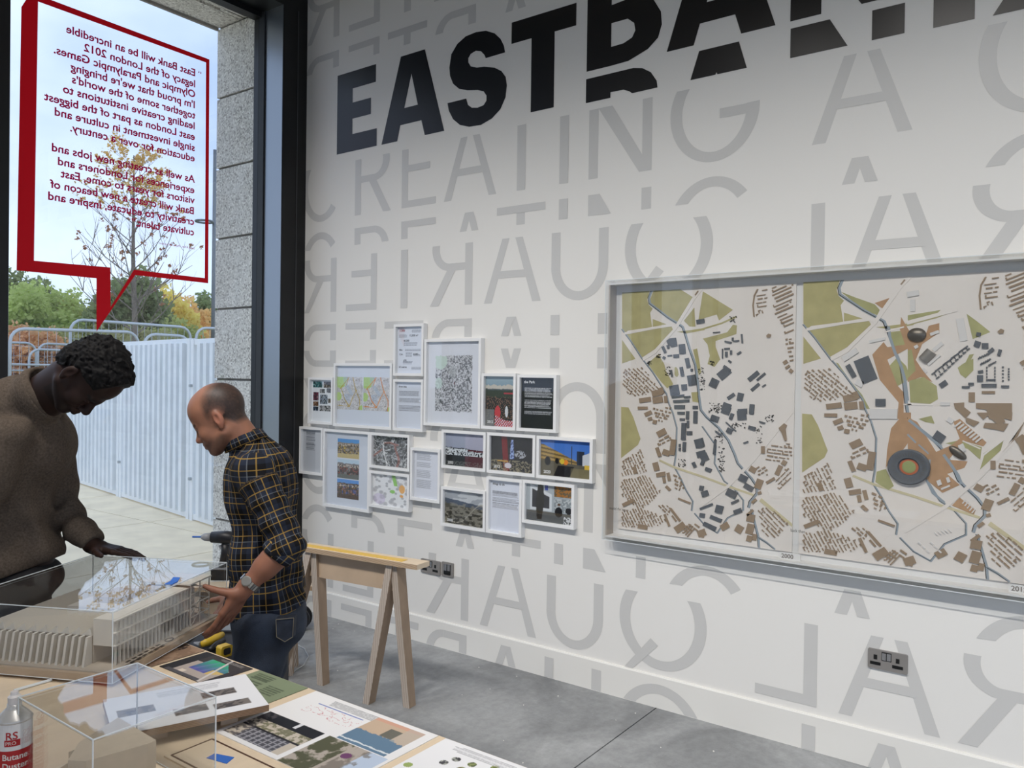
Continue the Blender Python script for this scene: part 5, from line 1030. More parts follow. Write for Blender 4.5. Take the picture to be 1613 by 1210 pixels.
sheet('mounted_print', 'white sheet with rows of small round photographs', 1.128, 1.438, .92, 1.228, q_dots, 190, 190)
# raised board with a white printed face beside the small case
q = [onz(400, 1125, .785), onz(232, 1160, .785)]; ang = math.atan2(q[0].y-q[1].y, q[0].x-q[1].x)
bt = thing('display_board', 'thick white-faced display board with small photos, propped on wood blocks', 'board', (q[1].x+.010, q[1].y+.038, TZ), rot=(0, 0, ang))
obj('board_core', MB().box((-.06, 0, .028), (.285, .235, .0435)), layered('board_edge', (112, 84, 62), (160, 130, 102), 90, 'Z'), bt, local=True)
picture('printed_face', bt, (-.06, 0, .0440), (.345, 0, 0), (0, .235, 0), 110, 80, q_panelF, m_paper, local=True)
for x, y in ((.04, .06), (.2, .06), (.12, .18)): obj('support_block', MB().box((x-.02, y-.02, 0), (x+.02, y+.02, .0285)), m_birch2, bt, local=True)
# flat ply lid with a routed line and blue tape
ld = thing('plywood_lid', 'flat plywood board with a dark routed outline', 'board', (.95, 1.45, TZ))
obj('board', MB().box((.985, 1.20, TZ), (1.112, 1.665, TZ+.004)), m_birch, ld)
gm = mat('routed_line', (84, 56, 40), .8)
for a, b in (((.996, 1.653), (1.098, 1.653)), ((1.098, 1.653), (1.098, 1.21)), ((.996, 1.21), (.996, 1.653))): obj('routed_line', MB().beam((*a, TZ+.0043), (*b, TZ+.0043), .004, .0012), gm, ld)
bl = mat('blue_tape', (48, 104, 190), .6)
tag(obj('blue_tape', MB().prism([tuple(onz(x, y, TZ+.005))[:2] for x, y in ((325, 1194), (338, 1187), (369, 1193), (357, 1203))], lambda u, v, d: (u, v, d), TZ+.0042, TZ+.0052), bl), 'strip of blue masking tape stuck on the plywood lid', 'tape', 'pieces of blue masking tape')
tag(obj('acrylic_rod', MB().tube([tuple(onz(22, 1088, TZ+.004)), tuple(onz(81, 1071, TZ+.004))], .004, 8), m_aedge), 'thin white rod lying between the spray can and the large case', 'rod')

# ------------------------------------------------------------------ clear cases
m_acr2 = glass_mat('case_acrylic', (.975, .98, .98), 1.49)
def acrylic_box(t, a, b, h, z0=0., th=.004):
    """open-bottom acrylic cover in the thing's own axes"""
    obj('cover_top', MB().box((0, 0, z0+h-th), (a, b, z0+h)), m_acr2, t, local=True)
    for nm, p, q in (('cover_side', (0, 0, z0), (a, th, z0+h-th)), ('cover_side', (0, b-th, z0), (a, b, z0+h-th)), ('cover_side', (0, th, z0), (th, b-th, z0+h-th)), ('cover_side', (a-th, th, z0), (a, b-th, z0+h-th))): obj(nm, MB().box(p, q), m_acr2, t, local=True)
    e = MB(); k = .0022
    C4 = [(0, 0), (a, 0), (a, b), (0, b)]
    for i in range(4):
        p, q = C4[i], C4[(i+1) % 4]; e.beam((*p, z0+h), (*q, z0+h), k, k); e.beam((*p, z0+k), (*p, z0+h), k, k, up=(1, 0, 0)); e.beam((*p, z0+k/2), (*q, z0+k/2), k*.7, k*.7)
    o = obj('edge_glints', e, m_aedge, t, local=True); return o  # bright lines painted along the edges where acrylic catches light
CA, CB, CHt = .591, .514, .196
big = thing('model_case', 'large clear acrylic case over a pale architectural model, held by two men', 'display case', (1.117, 2.143, .750), rot=(0, 0, math.radians(26.2)))
acrylic_box(big, CA, CB, CHt)
obj('base_board', MB().box((.006, .006, -.002), (CA-.006, CB-.006, .018)), m_birch2, big, local=True)
bm_ = thing('architectural_model', 'pale scale model of a long finned building inside the large case', 'scale model', (1.117, 2.143, .750), rot=(0, 0, math.radians(26.2)))
m_mod = mat('model_card', (214, 208, 198), .7); m_mod2 = mat('model_card_warm', (190, 178, 164), .7); m_mclr = glass_mat('model_film', (.92, .92, .91), 1.3)
L = dict(local=True); Z0 = .0185
obj('ground_sheet', MB().box((.02, .02, Z0-.0005), (CA-.02, CB-.02, Z0+.003)), m_mod2, bm_, **L); Z1 = Z0+.003
obj('hall', MB().box((.075, .115, Z1), (.44, .47, .100)), m_mod2, bm_, **L)
for i in range(10):
    y = .118+i*.0352; mb = MB(); mb.prism([(y, .1005), (y+.034, .1005), (y+.006, .122)], lambda u, v, d: (d, u, v), .072, .435); obj('roof_ridge', mb, m_mod, bm_, **L)
for i in range(17):
    y = .118+i*.0212; mb = MB(); mb.prism([(.040, Z1), (.073, Z1), (.073, .100), (.056, .100), (.048, .06)], lambda u, v, d: (u, d, v), y, y+.0075); obj('fin', mb, m_mod, bm_, **L)
obj('street_wing', MB().box((.07, .05, .075), (.47, .112, .150)), m_mod, bm_, **L)
for i in range(22): x = .074+i*.0185; obj('column', MB().box((x, .044, Z1), (x+.004, .05, .140)), m_mod, bm_, **L)
for z in (.075, .112, .146): obj('floor_band', MB().box((.066, .040, z), (.474, .052, z+.003)), m_mod, bm_, **L)
obj('upper_deck', MB().box((.20, .112, .100), (.46, .30, .138)), m_mod, bm_, **L); obj('roof_plant', MB().box((.25, .16, .138), (.36, .25, .156)), m_mod2, bm_, **L); obj('roof_plant', MB().box((.38, .13, .138), (.44, .19, .150)), m_mod2, bm_, **L)
obj('roof_slab', MB().box((.42, .03, .158), (.545, .21, .163)), m_mod, bm_, **L)
for x, y in ((.43, .035), (.54, .035), (.43, .2), (.54, .2), (.485, .035), (.485, .2)): obj('tower_post', MB().box((x, y, Z1), (x+.003, y+.003, .158)), m_mod, bm_, **L)
br = MB()
for z in (.05, .09, .125):
    br.beam((.43, .036, z), (.54, .036, z), .003, .003); br.beam((.54, .036, z), (.54, .2, z), .003, .003)
for i in range(3): br.beam((.432, .036, .02+i*.04), (.485, .036, .06+i*.04), .002, .002); br.beam((.487, .036, .06+i*.04), (.54, .036, .02+i*.04), .002, .002)
obj('tower_bracing', br, m_mod, bm_, **L)
dk = mat('model_ink', (70, 58, 50), .7)
for i in range(12): obj('paving_mark', MB().box((.10+.028*(i % 6), .012+.014*(i//6), Z1), (.118+.028*(i % 6), .020+.014*(i//6), Z1+.0006)), dk, bm_, **L)
mb = MB(); mb.tube([(.30+.016*math.cos(a), .026+.010*math.sin(a), Z1+.001) for a in np.linspace(0, 2*pi, 17)[:-1]], .0016, 6, closed=True); obj('planter_ring', mb, dk, bm_, **L)
for k, (a, b) in enumerate((((.04, .08), (.06, .46)), ((.50, .08), (.52, .46)))):
    M_ = Matrix.Translation((1.117, 2.143, 0)) @ Matrix.Rotation(math.radians(26.2), 4, 'Z'); mb = MB(); mb.box((a[0], a[1], TZ), (b[0], b[1], .7478), M=M_)
    if k == 0: tag(obj('batten', mb, m_birch2), 'flat wooden batten under the large clear case', 'batten')
tp = Matrix.Translation((1.117, 2.143, .750)) @ Matrix.Rotation(math.radians(26.2), 4, 'Z'); mb = MB()
tq = onz(271, 918, .750+CHt+.002); lq = tp.inverted() @ Vector((tq.x, tq.y, tq.z))
mb.prism([(0, 0), (.03, 0), (.045, .012), (.030, .004), (0, .002)], lambda u, v, d: tuple(tp @ Vector((lq.x+u-.02, lq.y+d, CHt+.0008+v))), -.012, .012)
tag(obj('blue_tape', mb, bl), 'folded tab of blue masking tape on top of the large clear case', 'tape', 'pieces of blue masking tape')
small = thing('model_case', 'small clear acrylic case over blocky beige massing blocks', 'display case', (.715, 1.437, TZ), rot=(0, 0, math.radians(-.5)))
acrylic_box(small, .246, .305, .20, z0=.0005)
m_blk = mat('massing_card', (186, 172, 152), .75, noise=(40, .04)); m_blk2 = mat('massing_card_pale', (206, 196, 178), .75)
ms = thing('massing_model', 'beige card massing blocks inside the small clear case', 'scale model', (.83, 1.55, TZ))
def massing(name, px, zt, m, z0=TZ+.001):
    P = [tuple(onz(x, y, zt))[:2] for x, y in px]; P = [(min(max(x, .722), .953), min(max(y, 1.447), 1.732)) for x, y in P]
    obj(name, MB().prism(P, lambda u, v, d: (u, v, d), z0, zt), m, ms)
massing('bridge_block', [(107, 1198), (124, 1170), (180, 1127), (246, 1166), (232, 1172), (136, 1199)], .835, m_blk)
massing('low_block', [(57, 1183), (85, 1173), (96, 1182), (62, 1195)], .770, m_blk2); massing('step_block', [(77, 1206), (102, 1188), (104, 1200), (84, 1216)], .775, m_blk2); massing('tall_block', [(103, 1158), (122, 1150), (130, 1168), (108, 1185)], .800, m_blk2)
# spray duster cans behind the small case
m_can = mat('can_white_enamel', (222, 222, 222), .3); m_canr = mat('can_red_label', (168, 26, 34), .4); m_capw = mat('white_plastic_cap', (216, 210, 206), .45); m_cst = mat('can_steel_rim', (120, 120, 122), .3, metal=.8)
def can(label, c, full=True):
    t = thing('spray_can', label, 'spray can', (c[0], c[1], TZ), 'air duster cans on the table'); R_ = .0325
    obj('can_body', MB().lathe([(R_-.002, TZ), (R_, TZ+.004), (R_, TZ+.150)], 36, c=(c[0], c[1], 0)), m_can, t, smooth=False)
    obj('shoulder', MB().lathe([(R_, TZ+.150), (R_+.001, TZ+.153), (R_-.001, TZ+.156), (.026, TZ+.163), (.017, TZ+.172), (.0135, TZ+.176), (.0135, TZ+.182)], 36, c=(c[0], c[1], 0)), mat('can_shoulder', (196, 194, 190), .3, metal=.3), t, smooth=True)
    lb = MB(); n = 36; vs = []
    for z in (TZ+.008, TZ+.098): vs += [(c[0]+(R_+.0004)*math.cos(2*pi*k/n), c[1]+(R_+.0004)*math.sin(2*pi*k/n), z) for k in range(n)]
    obj('red_label', lb.add(vs, [(k, (k+1) % n, n+(k+1) % n, n+k) for k in range(n)]), m_canr, t, smooth=True)
    obj('nozzle', MB().lathe([(.012, TZ+.182), (.0125, TZ+.196), (.008, TZ+.200), (.007, TZ+.206)], 20, c=(c[0], c[1], 0)), m_capw, t)
    if not full:
        obj('trigger_cap', MB().lathe([(.020, TZ+.186), (.024, TZ+.200), (.022, TZ+.210), (.012, TZ+.216)], 24, c=(c[0], c[1], 0)), m_capw, t, smooth=True)
        obj('trigger_ring', MB().tube([(c[0]+.027*math.cos(a)-.004, c[1]+.016*math.sin(a), TZ+.214+.006*math.cos(a)) for a in np.linspace(0, 2*pi, 21)[:-1]], .004, 8, closed=True), m_capw, t, smooth=True)
    # curved lettering facing the viewer
    a0 = math.atan2(-c[1], -c[0])-.18
    def wrap(z0, off): return lambda u, v, d: (c[0]+(R_+.0008)*math.cos(a0+(u+off)/R_), c[1]+(R_+.0008)*math.sin(a0+(u+off)/R_), z0+v)
    badge = MB(); vs = []
    for z in (TZ+.103, TZ+.132): vs += [(c[0]+(R_+.0004)*math.cos(a0+x), c[1]+(R_+.0004)*math.sin(a0+x), z) for x in np.linspace(-.28, .28, 9)]
    for s_, sz, z, off, mm in (('RS', .021, TZ+.121, -.010, m_canr), ('PRO', .010, TZ+.110, -.010, m_capw), ('Butane', .0165, TZ+.080, -.016, m_capw), ('Duster', .0165, TZ+.062, -.016, m_capw)):
        if s_ == 'PRO':
            vs2 = []
            for z_ in (z-.003, z+.010): vs2 += [(c[0]+(R_+.0005)*math.cos(a0+x), c[1]+(R_+.0005)*math.sin(a0+x), z_) for x in np.linspace(-.36, .50, 10)]
            obj('badge', MB().add(vs2, [(k, k+1, 10+k+1, 10+k) for k in range(9)]), m_canr, t)
        flat('lettering', text_mb(s_, sz, wrap(z, off), bold=.0003 if sz > .01 else 0), mm, t)
    for z_, L_ in ((.052, .036), (.046, .026), (.038, .038), (.031, .034), (.024, .030)):      # small print, too fine to read
        vs3 = []
        for q_ in (TZ+z_, TZ+z_+.0028): vs3 += [(c[0]+(R_+.0006)*math.cos(a0+x), c[1]+(R_+.0006)*math.sin(a0+x), q_) for x in np.linspace(-.016/R_, (L_-.016)/R_, 8)]
        obj('small_print', MB().add(vs3, [(k, k+1, 9+k, 8+k) for k in range(7)]), mat('label_small_print', (206, 150, 150), .5), t)
p = onz(20, 1190, .82); can('white and red duster can with bare nozzle next to the small case', (p.x+.006, p.y+.008))
p = onz(10, 1100, .94); can('duster can with white ring trigger cap behind the other can', (p.x-.035, p.y+.075), False)
# ------------------------------------------------------------------ plywood trestles
m_leg = ply_mat('trestle_ply', (156, 134, 112), (3, 3, 1), .12, .6, 6); m_lege = layered('trestle_ply_edge', (150, 132, 118), (214, 202, 188), 55, 'Y')
def trestle(label, A_, B_, zt, feetA, feetB, w=.10, strip=False, apron=.13):
    """A_, B_: ends of the top board (xy); feet: pairs of floor points under each end"""
    A_ = Vector((*A_, 0)); B_ = Vector((*B_, 0)); d = (B_-A_).normalized(); n = Vector((-d.y, d.x, 0)); mid = (A_+B_)/2
    t = thing('trestle', label, 'trestle', (mid.x, mid.y, 0), 'plywood trestles by the wall')
    mb = MB(); mb.beam(A_+Vector((0, 0, zt-.012)), B_+Vector((0, 0, zt-.012)), w, .024); obj('top_board', mb, [m_birch], t)
    for s in (-1, 1): obj('edge_band', MB().beam(A_+n*s*w/2+Vector((0, 0, zt-.012)), B_+n*s*w/2+Vector((0, 0, zt-.012)), .0012, .0225), m_plyz, t)
    if strip: obj('yellow_strip', MB().beam(A_+d*.10+n*.012+Vector((0, 0, zt+.001)), B_+n*.012+Vector((0, 0, zt+.001)), .045, .002), mat('yellow_tape', (226, 186, 84), .5), t)
    obj('apron', MB().beam(A_+d*.14+Vector((0, 0, zt-.024-apron/2)), B_-d*.06+Vector((0, 0, zt-.024-apron/2)), .018, apron), m_birch2, t)
    for end, feet in ((A_+d*.16, feetA), (B_-d*.10, feetB)):
        for k, f in enumerate(feet):
            top = Vector((end.x, end.y, zt-.024))+(Vector((f[0], f[1], 0))-Vector((end.x, end.y, 0)))*.10; foot = Vector((f[0], f[1], 0))
            ax = (foot-top).normalized(); wv = n if True else d; prof = MB(); vs = []; side = d
            for p_, ww in ((top, .040), (foot, .030)):
                for i, j in ((-1, -1), (1, -1), (1, 1), (-1, 1)): vs.append(p_+n*(i*ww*.85)+side*(j*.019))
            for v_ in vs[4:]: v_.z = 0
            prof.add(vs, [(3, 2, 1, 0), (4, 5, 6, 7), (0, 1, 5, 4), (1, 2, 6, 5), (2, 3, 7, 6), (3, 0, 4, 7)]); prof.m = [0, 0, 0, 1, 0, 1]; obj('leg', prof, [m_leg, m_lege], t)
trestle('tall plywood trestle with a yellow strip along its top', (2.80, 2.545), (2.715, 3.31), .715, [(2.745, 2.84), (2.835, 2.655)], [(2.765, 3.195), (2.66, 3.42)], strip=True)
trestle('low plywood trestle standing between the man in plaid and the window', (2.88, 3.36), (2.40, 3.90), .47, [(2.745, 3.44), (2.84, 3.52)], [(2.36, 3.80), (2.52, 3.90)], w=.12)
# ------------------------------------------------------------------ tools and cable
dp = onz(350, 912, .47); dr = thing('cordless_drill', 'black cordless drill with a blue bit standing on the low trestle', 'drill', (dp.x, dp.y, .47))
m_tool = mat('tool_black', (30, 30, 33), .45); m_tgrey = mat('tool_grey', (150, 152, 156), .4)
sx = -np.array(RTH0 := (math.sin(YAW), -math.cos(YAW), 0)); sx = Vector(sx); c = Vector((dp.x, dp.y, .47))
obj('battery', MB().beam(c-sx*.045+Vector((0, 0, .028)), c+sx*.05+Vector((0, 0, .028)), .07, .056), m_tool, dr); obj('battery_stripe', MB().beam(c-sx*.03+Vector((0, 0, .060)), c+sx*.035+Vector((0, 0, .060)), .06, .010), m_tgrey, dr)
obj('grip', MB().tube([c+Vector((0, 0, .06)), c-sx*.012+Vector((0, 0, .14)), c-sx*.02+Vector((0, 0, .19))], [.022, .020, .024], 12), m_tool, dr, smooth=True); obj('motor_body', MB().tube([c-sx*.09+Vector((0, 0, .225)), c-sx*.02+Vector((0, 0, .228)), c+sx*.06+Vector((0, 0, .228))], [.030, .036, .030], 16), m_tool, dr, smooth=True)
obj('chuck', MB().tube([c+sx*.06+Vector((0, 0, .228)), c+sx*.10+Vector((0, 0, .228)), c+sx*.115+Vector((0, 0, .228))], [.024, .020, .012], 14), m_tgrey, dr, smooth=True); obj('drill_bit', MB().tube([c+sx*.115+Vector((0, 0, .228)), c+sx*.165+Vector((0, 0, .228))], .005, 8), bl, dr)
obj('trigger', MB().beam(c+sx*.006+Vector((0, 0, .165)), c+sx*.014+Vector((0, 0, .185)), .016, .012), m_tgrey, dr)
cp = onz(338, 1040, .46); cr_ = thing('tool_crate', 'dark open tool crate behind the man in plaid', 'crate', (cp.x, cp.y, 0), rot=(0, 0, YAW))
mdk = mat('crate_dark', (44, 45, 49), .6)
obj('crate_floor', MB().box((-.02, -.2, .44), (.34, .2, .46)), mdk, cr_, local=True)
for nm, a, b in (('crate_side', (-.02, -.2, 0), (-.005, .2, .47)), ('crate_side', (.325, -.2, 0), (.34, .2, .47)), ('crate_side', (-.005, -.2, 0), (.325, -.185, .47)), ('crate_side', (-.005, .185, 0), (.325, .2, .47))): obj(nm, MB().box(a, b), mdk, cr_, local=True)
z = .4605
def P_(px, py, h=0.): v = onz(px, py, z); v.z = z+h; return v
m_yel = mat('tool_yellow', (222, 184, 50), .4); m_redt = mat('tool_red', (190, 34, 36), .4)
sn = thing('tin_snips', 'yellow handled hand tool with black jaws in the tool crate', 'hand tool', tuple(P_(335, 1020)))
obj('handle', MB().tube([P_(316, 1022, .016), P_(328, 1019, .02), P_(340, 1013, .02), P_(350, 1006, .018)], [.012, .017, .017, .012], 12), m_yel, sn, smooth=True); obj('handle', MB().tube([P_(330, 1030, .014), P_(341, 1022, .016), P_(352, 1014, .014)], [.010, .014, .011], 12), m_tool, sn, smooth=True); obj('jaw', MB().tube([P_(316, 1022, .018), P_(306, 1020, .018)], [.012, .005], 8), m_tgrey, sn)
rb = thing('red_scraper', 'red handled scraper lying over the yellow tool', 'hand tool', tuple(P_(328, 1008)))
obj('handle', MB().tube([P_(303, 1018, .050), P_(316, 1010, .056), P_(336, 1003, .056), P_(344, 998, .052)], [.010, .022, .022, .014], 12), m_redt, rb, smooth=True); obj('tip', MB().tube([P_(303, 1018, .05), P_(297, 1021, .048)], [.010, .008], 10), m_tgrey, rb, smooth=True); obj('collar', MB().tube([P_(342, 999, .053), P_(350, 995, .052)], [.017, .015], 12), m_capw, rb, smooth=True)
tm = thing('tape_measure', 'small yellow and black tape measure at the front of the tool crate', 'tape measure', tuple(P_(352, 1034))); w0 = P_(352, 1034)
obj('casing', MB().rbox((w0.x-.022, w0.y-.018, z), (w0.x+.03, w0.y+.018, z+.045), .010, axis=1, n=4), m_yel, tm); obj('grip_panel', MB().rbox((w0.x-.012, w0.y-.0195, z+.010), (w0.x+.02, w0.y+.0195, z+.036), .008, axis=1, n=4), m_tool, tm)
rp_ = onz(471, 992, 0); rl = thing('cable_reel', 'black cable reel on the floor behind the trestles', 'cable reel', (rp_.x, rp_.y, 0))
Mx = Matrix.Translation((rp_.x, rp_.y, .075)) @ Vector((math.cos(YAW), math.sin(YAW), 0)).to_track_quat('Z', 'Y').to_matrix().to_4x4()
obj('flange', MB().lathe([(.072, -.035), (.075, -.032), (.075, -.026), (.03, -.026)], 28, M=Mx), m_tool, rl); obj('flange', MB().lathe([(.03, .026), (.075, .026), (.075, .032), (.072, .035)], 28, M=Mx), m_tool, rl); obj('wound_cable', MB().lathe([(.05, -.026), (.056, -.01), (.056, .01), (.05, .026)], 24, M=Mx), m_gasket, rl); obj('hub', MB().lathe([(.02, -.04), (.022, -.035)], 16, M=Mx), m_tgrey, rl)
cb_ = [onz(x, y, .005) for x, y in ((448, 1064), (462, 1058), (478, 1048), (486, 1034), (480, 1022), (462, 1012), (452, 1002))]
for v in cb_: v.z = .004
tag(obj('cable', MB().tube(cb_, .0035, 6), mat('grey_cable', (176, 178, 178), .5), smooth=True), 'thin pale cable looped on the concrete floor', 'cable')
sp = MB(); _q = random.Random(5)
for i in range(46):
    x, y = _q.uniform(2.0, 3.5), _q.uniform(1.2, 4.0); s = _q.uniform(.002, .006); sp.add([(x-s, y-s*.6, .0008), (x+s, y-s*.4, .0010), (x+s*.5, y+s*.7, .0030), (x-s*.6, y+s*.5, .0012)], [(0, 1, 2, 3)])
o = obj('floor_crumbs', sp, mat('plaster_crumbs', (222, 220, 216), .8)); o['kind'] = 'stuff'; o['label'] = 'scattered pale crumbs of plaster on the concrete floor'; o['category'] = 'debris'
# ------------------------------------------------------------------ people: signed distance figures turned into one skin mesh, clothes on top
f32 = np.float32
FWH = Vector((math.cos(YAW), math.sin(YAW), 0)); RTH = Vector((math.sin(YAW), -math.cos(YAW), 0))   # "away" and "sideways" of the pose plane
def P3(px, py, d): p = Vector((0, 0, CH))+ray(px, py)*d; return np.array(p, f32)
def pv(x, y, z): return np.array(RTH*x+FWH*y+Vector((0, 0, z)), f32)     # pose-plane vector: sideways, away, up
class Prim:
    """kind 'c': tapered capsule a-b; 'e': ellipsoid with axes rows Q and radii r. k: blend width, sub: carve"""
    def __init__(s, kind, a, b, r1, r2=None, k=.02, Q=None, sub=False):
        s.kind, s.k, s.sub = kind, f32(k), sub
        if kind == 'c': s.a = np.array(a, f32); s.b = np.array(b, f32); s.r1 = f32(r1); s.r2 = f32(r1 if r2 is None else r2)
        else: s.a = np.array(a, f32); s.Q = np.array(Q if Q is not None else POSE, f32); s.r = np.array(r1, f32)
    def d(s, P, g=0.):
        if s.kind == 'c':
            ab = s.b-s.a; L = max(float(ab@ab), 1e-9); q = P-s.a; t = np.clip((q@ab)/f32(L), 0, 1)
            q = q-t[:, None]*ab; return np.sqrt(np.einsum('ij,ij->i', q, q))-(s.r1+(s.r2-s.r1)*t+f32(g))
        q = (P-s.a)@s.Q.T; r = s.r+f32(g); x = q/r; k0 = np.sqrt(np.einsum('ij,ij->i', x, x)); y = x/r; k1 = np.sqrt(np.einsum('ij,ij->i', y, y))
        return np.where(k1 < 1e-5, -r.min(), k0*(k0-1)/np.maximum(k1, 1e-6))
    def bound(s):
        if s.kind == 'c': m = max(s.r1, s.r2); return np.minimum(s.a, s.b)-m, np.maximum(s.a, s.b)+m
        m = float(s.r.max()); return s.a-m, s.a+m
POSE = np.array([RTH, FWH, (0, 0, 1)], f32)
def C_(a, b, r1, r2=None, k=.02, sub=False): return Prim('c', a, b, r1, r2, k, sub=sub)
def E_(c, r, k=.02, Q=None, sub=False): return Prim('e', c, None, r, k=k, Q=Q, sub=sub)
def sdf(prims, P, g=0.):
    d = None
    for p in prims:
        e = p.d(P, 0 if p.sub else g)
        if d is None: d = e; continue
        k = p.k
        if p.sub:
            h = np.clip(.5-.5*(d+e)/k, 0, 1); d = d*(1-h)+(-e)*h+k*h*(1-h)
        else:
            h = np.clip(.5+.5*(e-d)/k, 0, 1); d = e*(1-h)+d*h-k*h*(1-h)
    return d
def solidify(prims, cell, g=0., post=None, pad=.03, lo=None, hi=None):
    """sparse sampling of the field, then naive surface nets -> vertices, quads"""
    bs = [p.bound() for p in prims if not p.sub]
    lo = np.min([b[0] for b in bs], 0)-pad-g if lo is None else np.array(lo, f32); hi = np.max([b[1] for b in bs], 0)+pad+g if hi is None else np.array(hi, f32)
    S = 16; nb = np.ceil((hi-lo)/(cell*S)).astype(int); N = nb*S+1
    fld = np.full(N, 1., f32); hd = cell*S*math.sqrt(3)/2
    bi = np.stack(np.meshgrid(*[np.arange(n) for n in nb], indexing='ij'), -1).reshape(-1, 3)
    cen = (lo+(bi+.5)*cell*S).astype(f32); D = np.stack([p.d(cen, 0 if p.sub else g) for p in prims]); add = np.array([not p.sub for p in prims])
    dm = sdf(prims, cen, g); loc = np.arange(S+1, dtype=f32)*cell; G = np.stack(np.meshgrid(loc, loc, loc, indexing='ij'), -1).reshape(-1, 3)
    for j in np.nonzero(dm < -hd*1.4)[0]:
        i = bi[j]*S; fld[i[0]:i[0]+S+1, i[1]:i[1]+S+1, i[2]:i[2]+S+1] = -1
    lim = hd*1.5+.05
    for j in np.nonzero(np.abs(dm) < lim)[0]:
        sel = [p for p, dd in zip(prims, D[:, j]) if dd < lim+.06 or p is prims[0]]
        P = (lo+bi[j]*(cell*S)).astype(f32)+G; v = sdf(sel, P, g)
        if post is not None: v = post(P, v)
        i = bi[j]*S; fld[i[0]:i[0]+S+1, i[1]:i[1]+S+1, i[2]:i[2]+S+1] = v.reshape(S+1, S+1, S+1)
    neg = fld < 0; n0, n1, n2 = fld.shape; cnt = np.zeros((n0-1, n1-1, n2-1), np.uint8)
    offs = [(a, b, c) for a in (0, 1) for b in (0, 1) for c in (0, 1)]
    for a, b, c in offs: cnt += neg[a:n0-1+a, b:n1-1+b, c:n2-1+c]
    ac = np.argwhere((cnt > 0) & (cnt < 8)); idm = np.full(cnt.shape, -1, np.int64); idm[tuple(ac.T)] = np.arange(len(ac))
    val = {o: fld[ac[:, 0]+o[0], ac[:, 1]+o[1], ac[:, 2]+o[2]] for o in offs}; acc = np.zeros((len(ac), 3)); w = np.zeros(len(ac))
    for o in offs:
        for ax in range(3):
            if o[ax]: continue
            q = list(o); q[ax] = 1; q = tuple(q); va, vb = val[o], val[q]; m = (va < 0) != (vb < 0); t = np.where(m, va/np.where(m, va-vb, 1), 0)
            for x in range(3): acc[:, x] += np.where(m, (o[x]+t if x == ax else o[x]), 0)
            w += m
    V = lo+(ac+acc/w[:, None])*cell; F_ = []
    for ax in range(3):
        sl = [slice(None)]*3; sl2 = [slice(None)]*3; sl[ax] = slice(0, -1); sl2[ax] = slice(1, None)
        e = np.argwhere(neg[tuple(sl)] != neg[tuple(sl2)]); b, c = [x for x in range(3) if x != ax]; e = e[(e[:, b] > 0) & (e[:, c] > 0) & (e[:, b] < cnt.shape[b]) & (e[:, c] < cnt.shape[c])]
        def idx(db, dc):
            q = e.copy(); q[:, b] -= db; q[:, c] -= dc; return idm[tuple(q.T)]
        quad = np.stack([idx(0, 0), idx(1, 0), idx(1, 1), idx(0, 1)], 1); fl = neg[tuple(e.T)] ^ (ax == 1); quad[fl] = quad[fl][:, ::-1]; F_.append(quad)
    return V, np.concatenate(F_)
def relax(V, Q, it=2, f=.5):
    E1 = np.concatenate([Q[:, [0, 1]], Q[:, [1, 2]], Q[:, [2, 3]], Q[:, [3, 0]]]); E1 = np.concatenate([E1, E1[:, ::-1]])
    for _ in range(it):
        s = np.stack([np.bincount(E1[:, 0], V[E1[:, 1], x], len(V)) for x in range(3)], 1); n = np.bincount(E1[:, 0], minlength=len(V))[:, None]; V = V*(1-f)+f*s/np.maximum(n, 1)
    return V
def skin_obj(name, V, Q, m, parent, attr=None, ink=None):
    off = np.array(wloc(parent)) if parent is not None else 0; me = bpy.data.meshes.new(name)
    me.vertices.add(len(V)); me.vertices.foreach_set('co', (V-off).astype(f32).ravel()); me.loops.add(Q.size); me.loops.foreach_set('vertex_index', Q.astype(np.int32).ravel())
    me.polygons.add(len(Q)); me.polygons.foreach_set('loop_start', np.arange(0, Q.size, 4, dtype=np.int32)); me.polygons.foreach_set('use_smooth', np.ones(len(Q), bool)); me.update(calc_edges=True)
    if attr is not None: a = me.attributes.new('weave', 'FLOAT_VECTOR', 'POINT'); a.data.foreach_set('vector', attr.astype(f32).ravel())
    if ink is not None:
        rgb = np.clip(ink/255., 0, 1); lin = np.where(rgb <= .04045, rgb/12.92, ((rgb+.055)/1.055)**2.4)
        a = me.color_attributes.new('ink', 'FLOAT_COLOR', 'POINT'); a.data.foreach_set('color', np.concatenate([lin, np.ones((len(lin), 1))], 1).astype(f32).ravel())
    me.materials.append(m); o = link(bpy.data.objects.new(name, me), parent); return o
def n3(P, s, seed=0):
    """cheap 3D value noise from three 2D layers"""
    return (vnoise(P[:, 0]*s+seed, P[:, 1]*s*.9+P[:, 2]*s*.55, seed)+vnoise(P[:, 1]*s-seed, P[:, 2]*s+P[:, 0]*s*.5, seed+1)+vnoise(P[:, 2]*s+3, P[:, 0]*s*1.1-P[:, 1]*s*.4, seed+2))/3
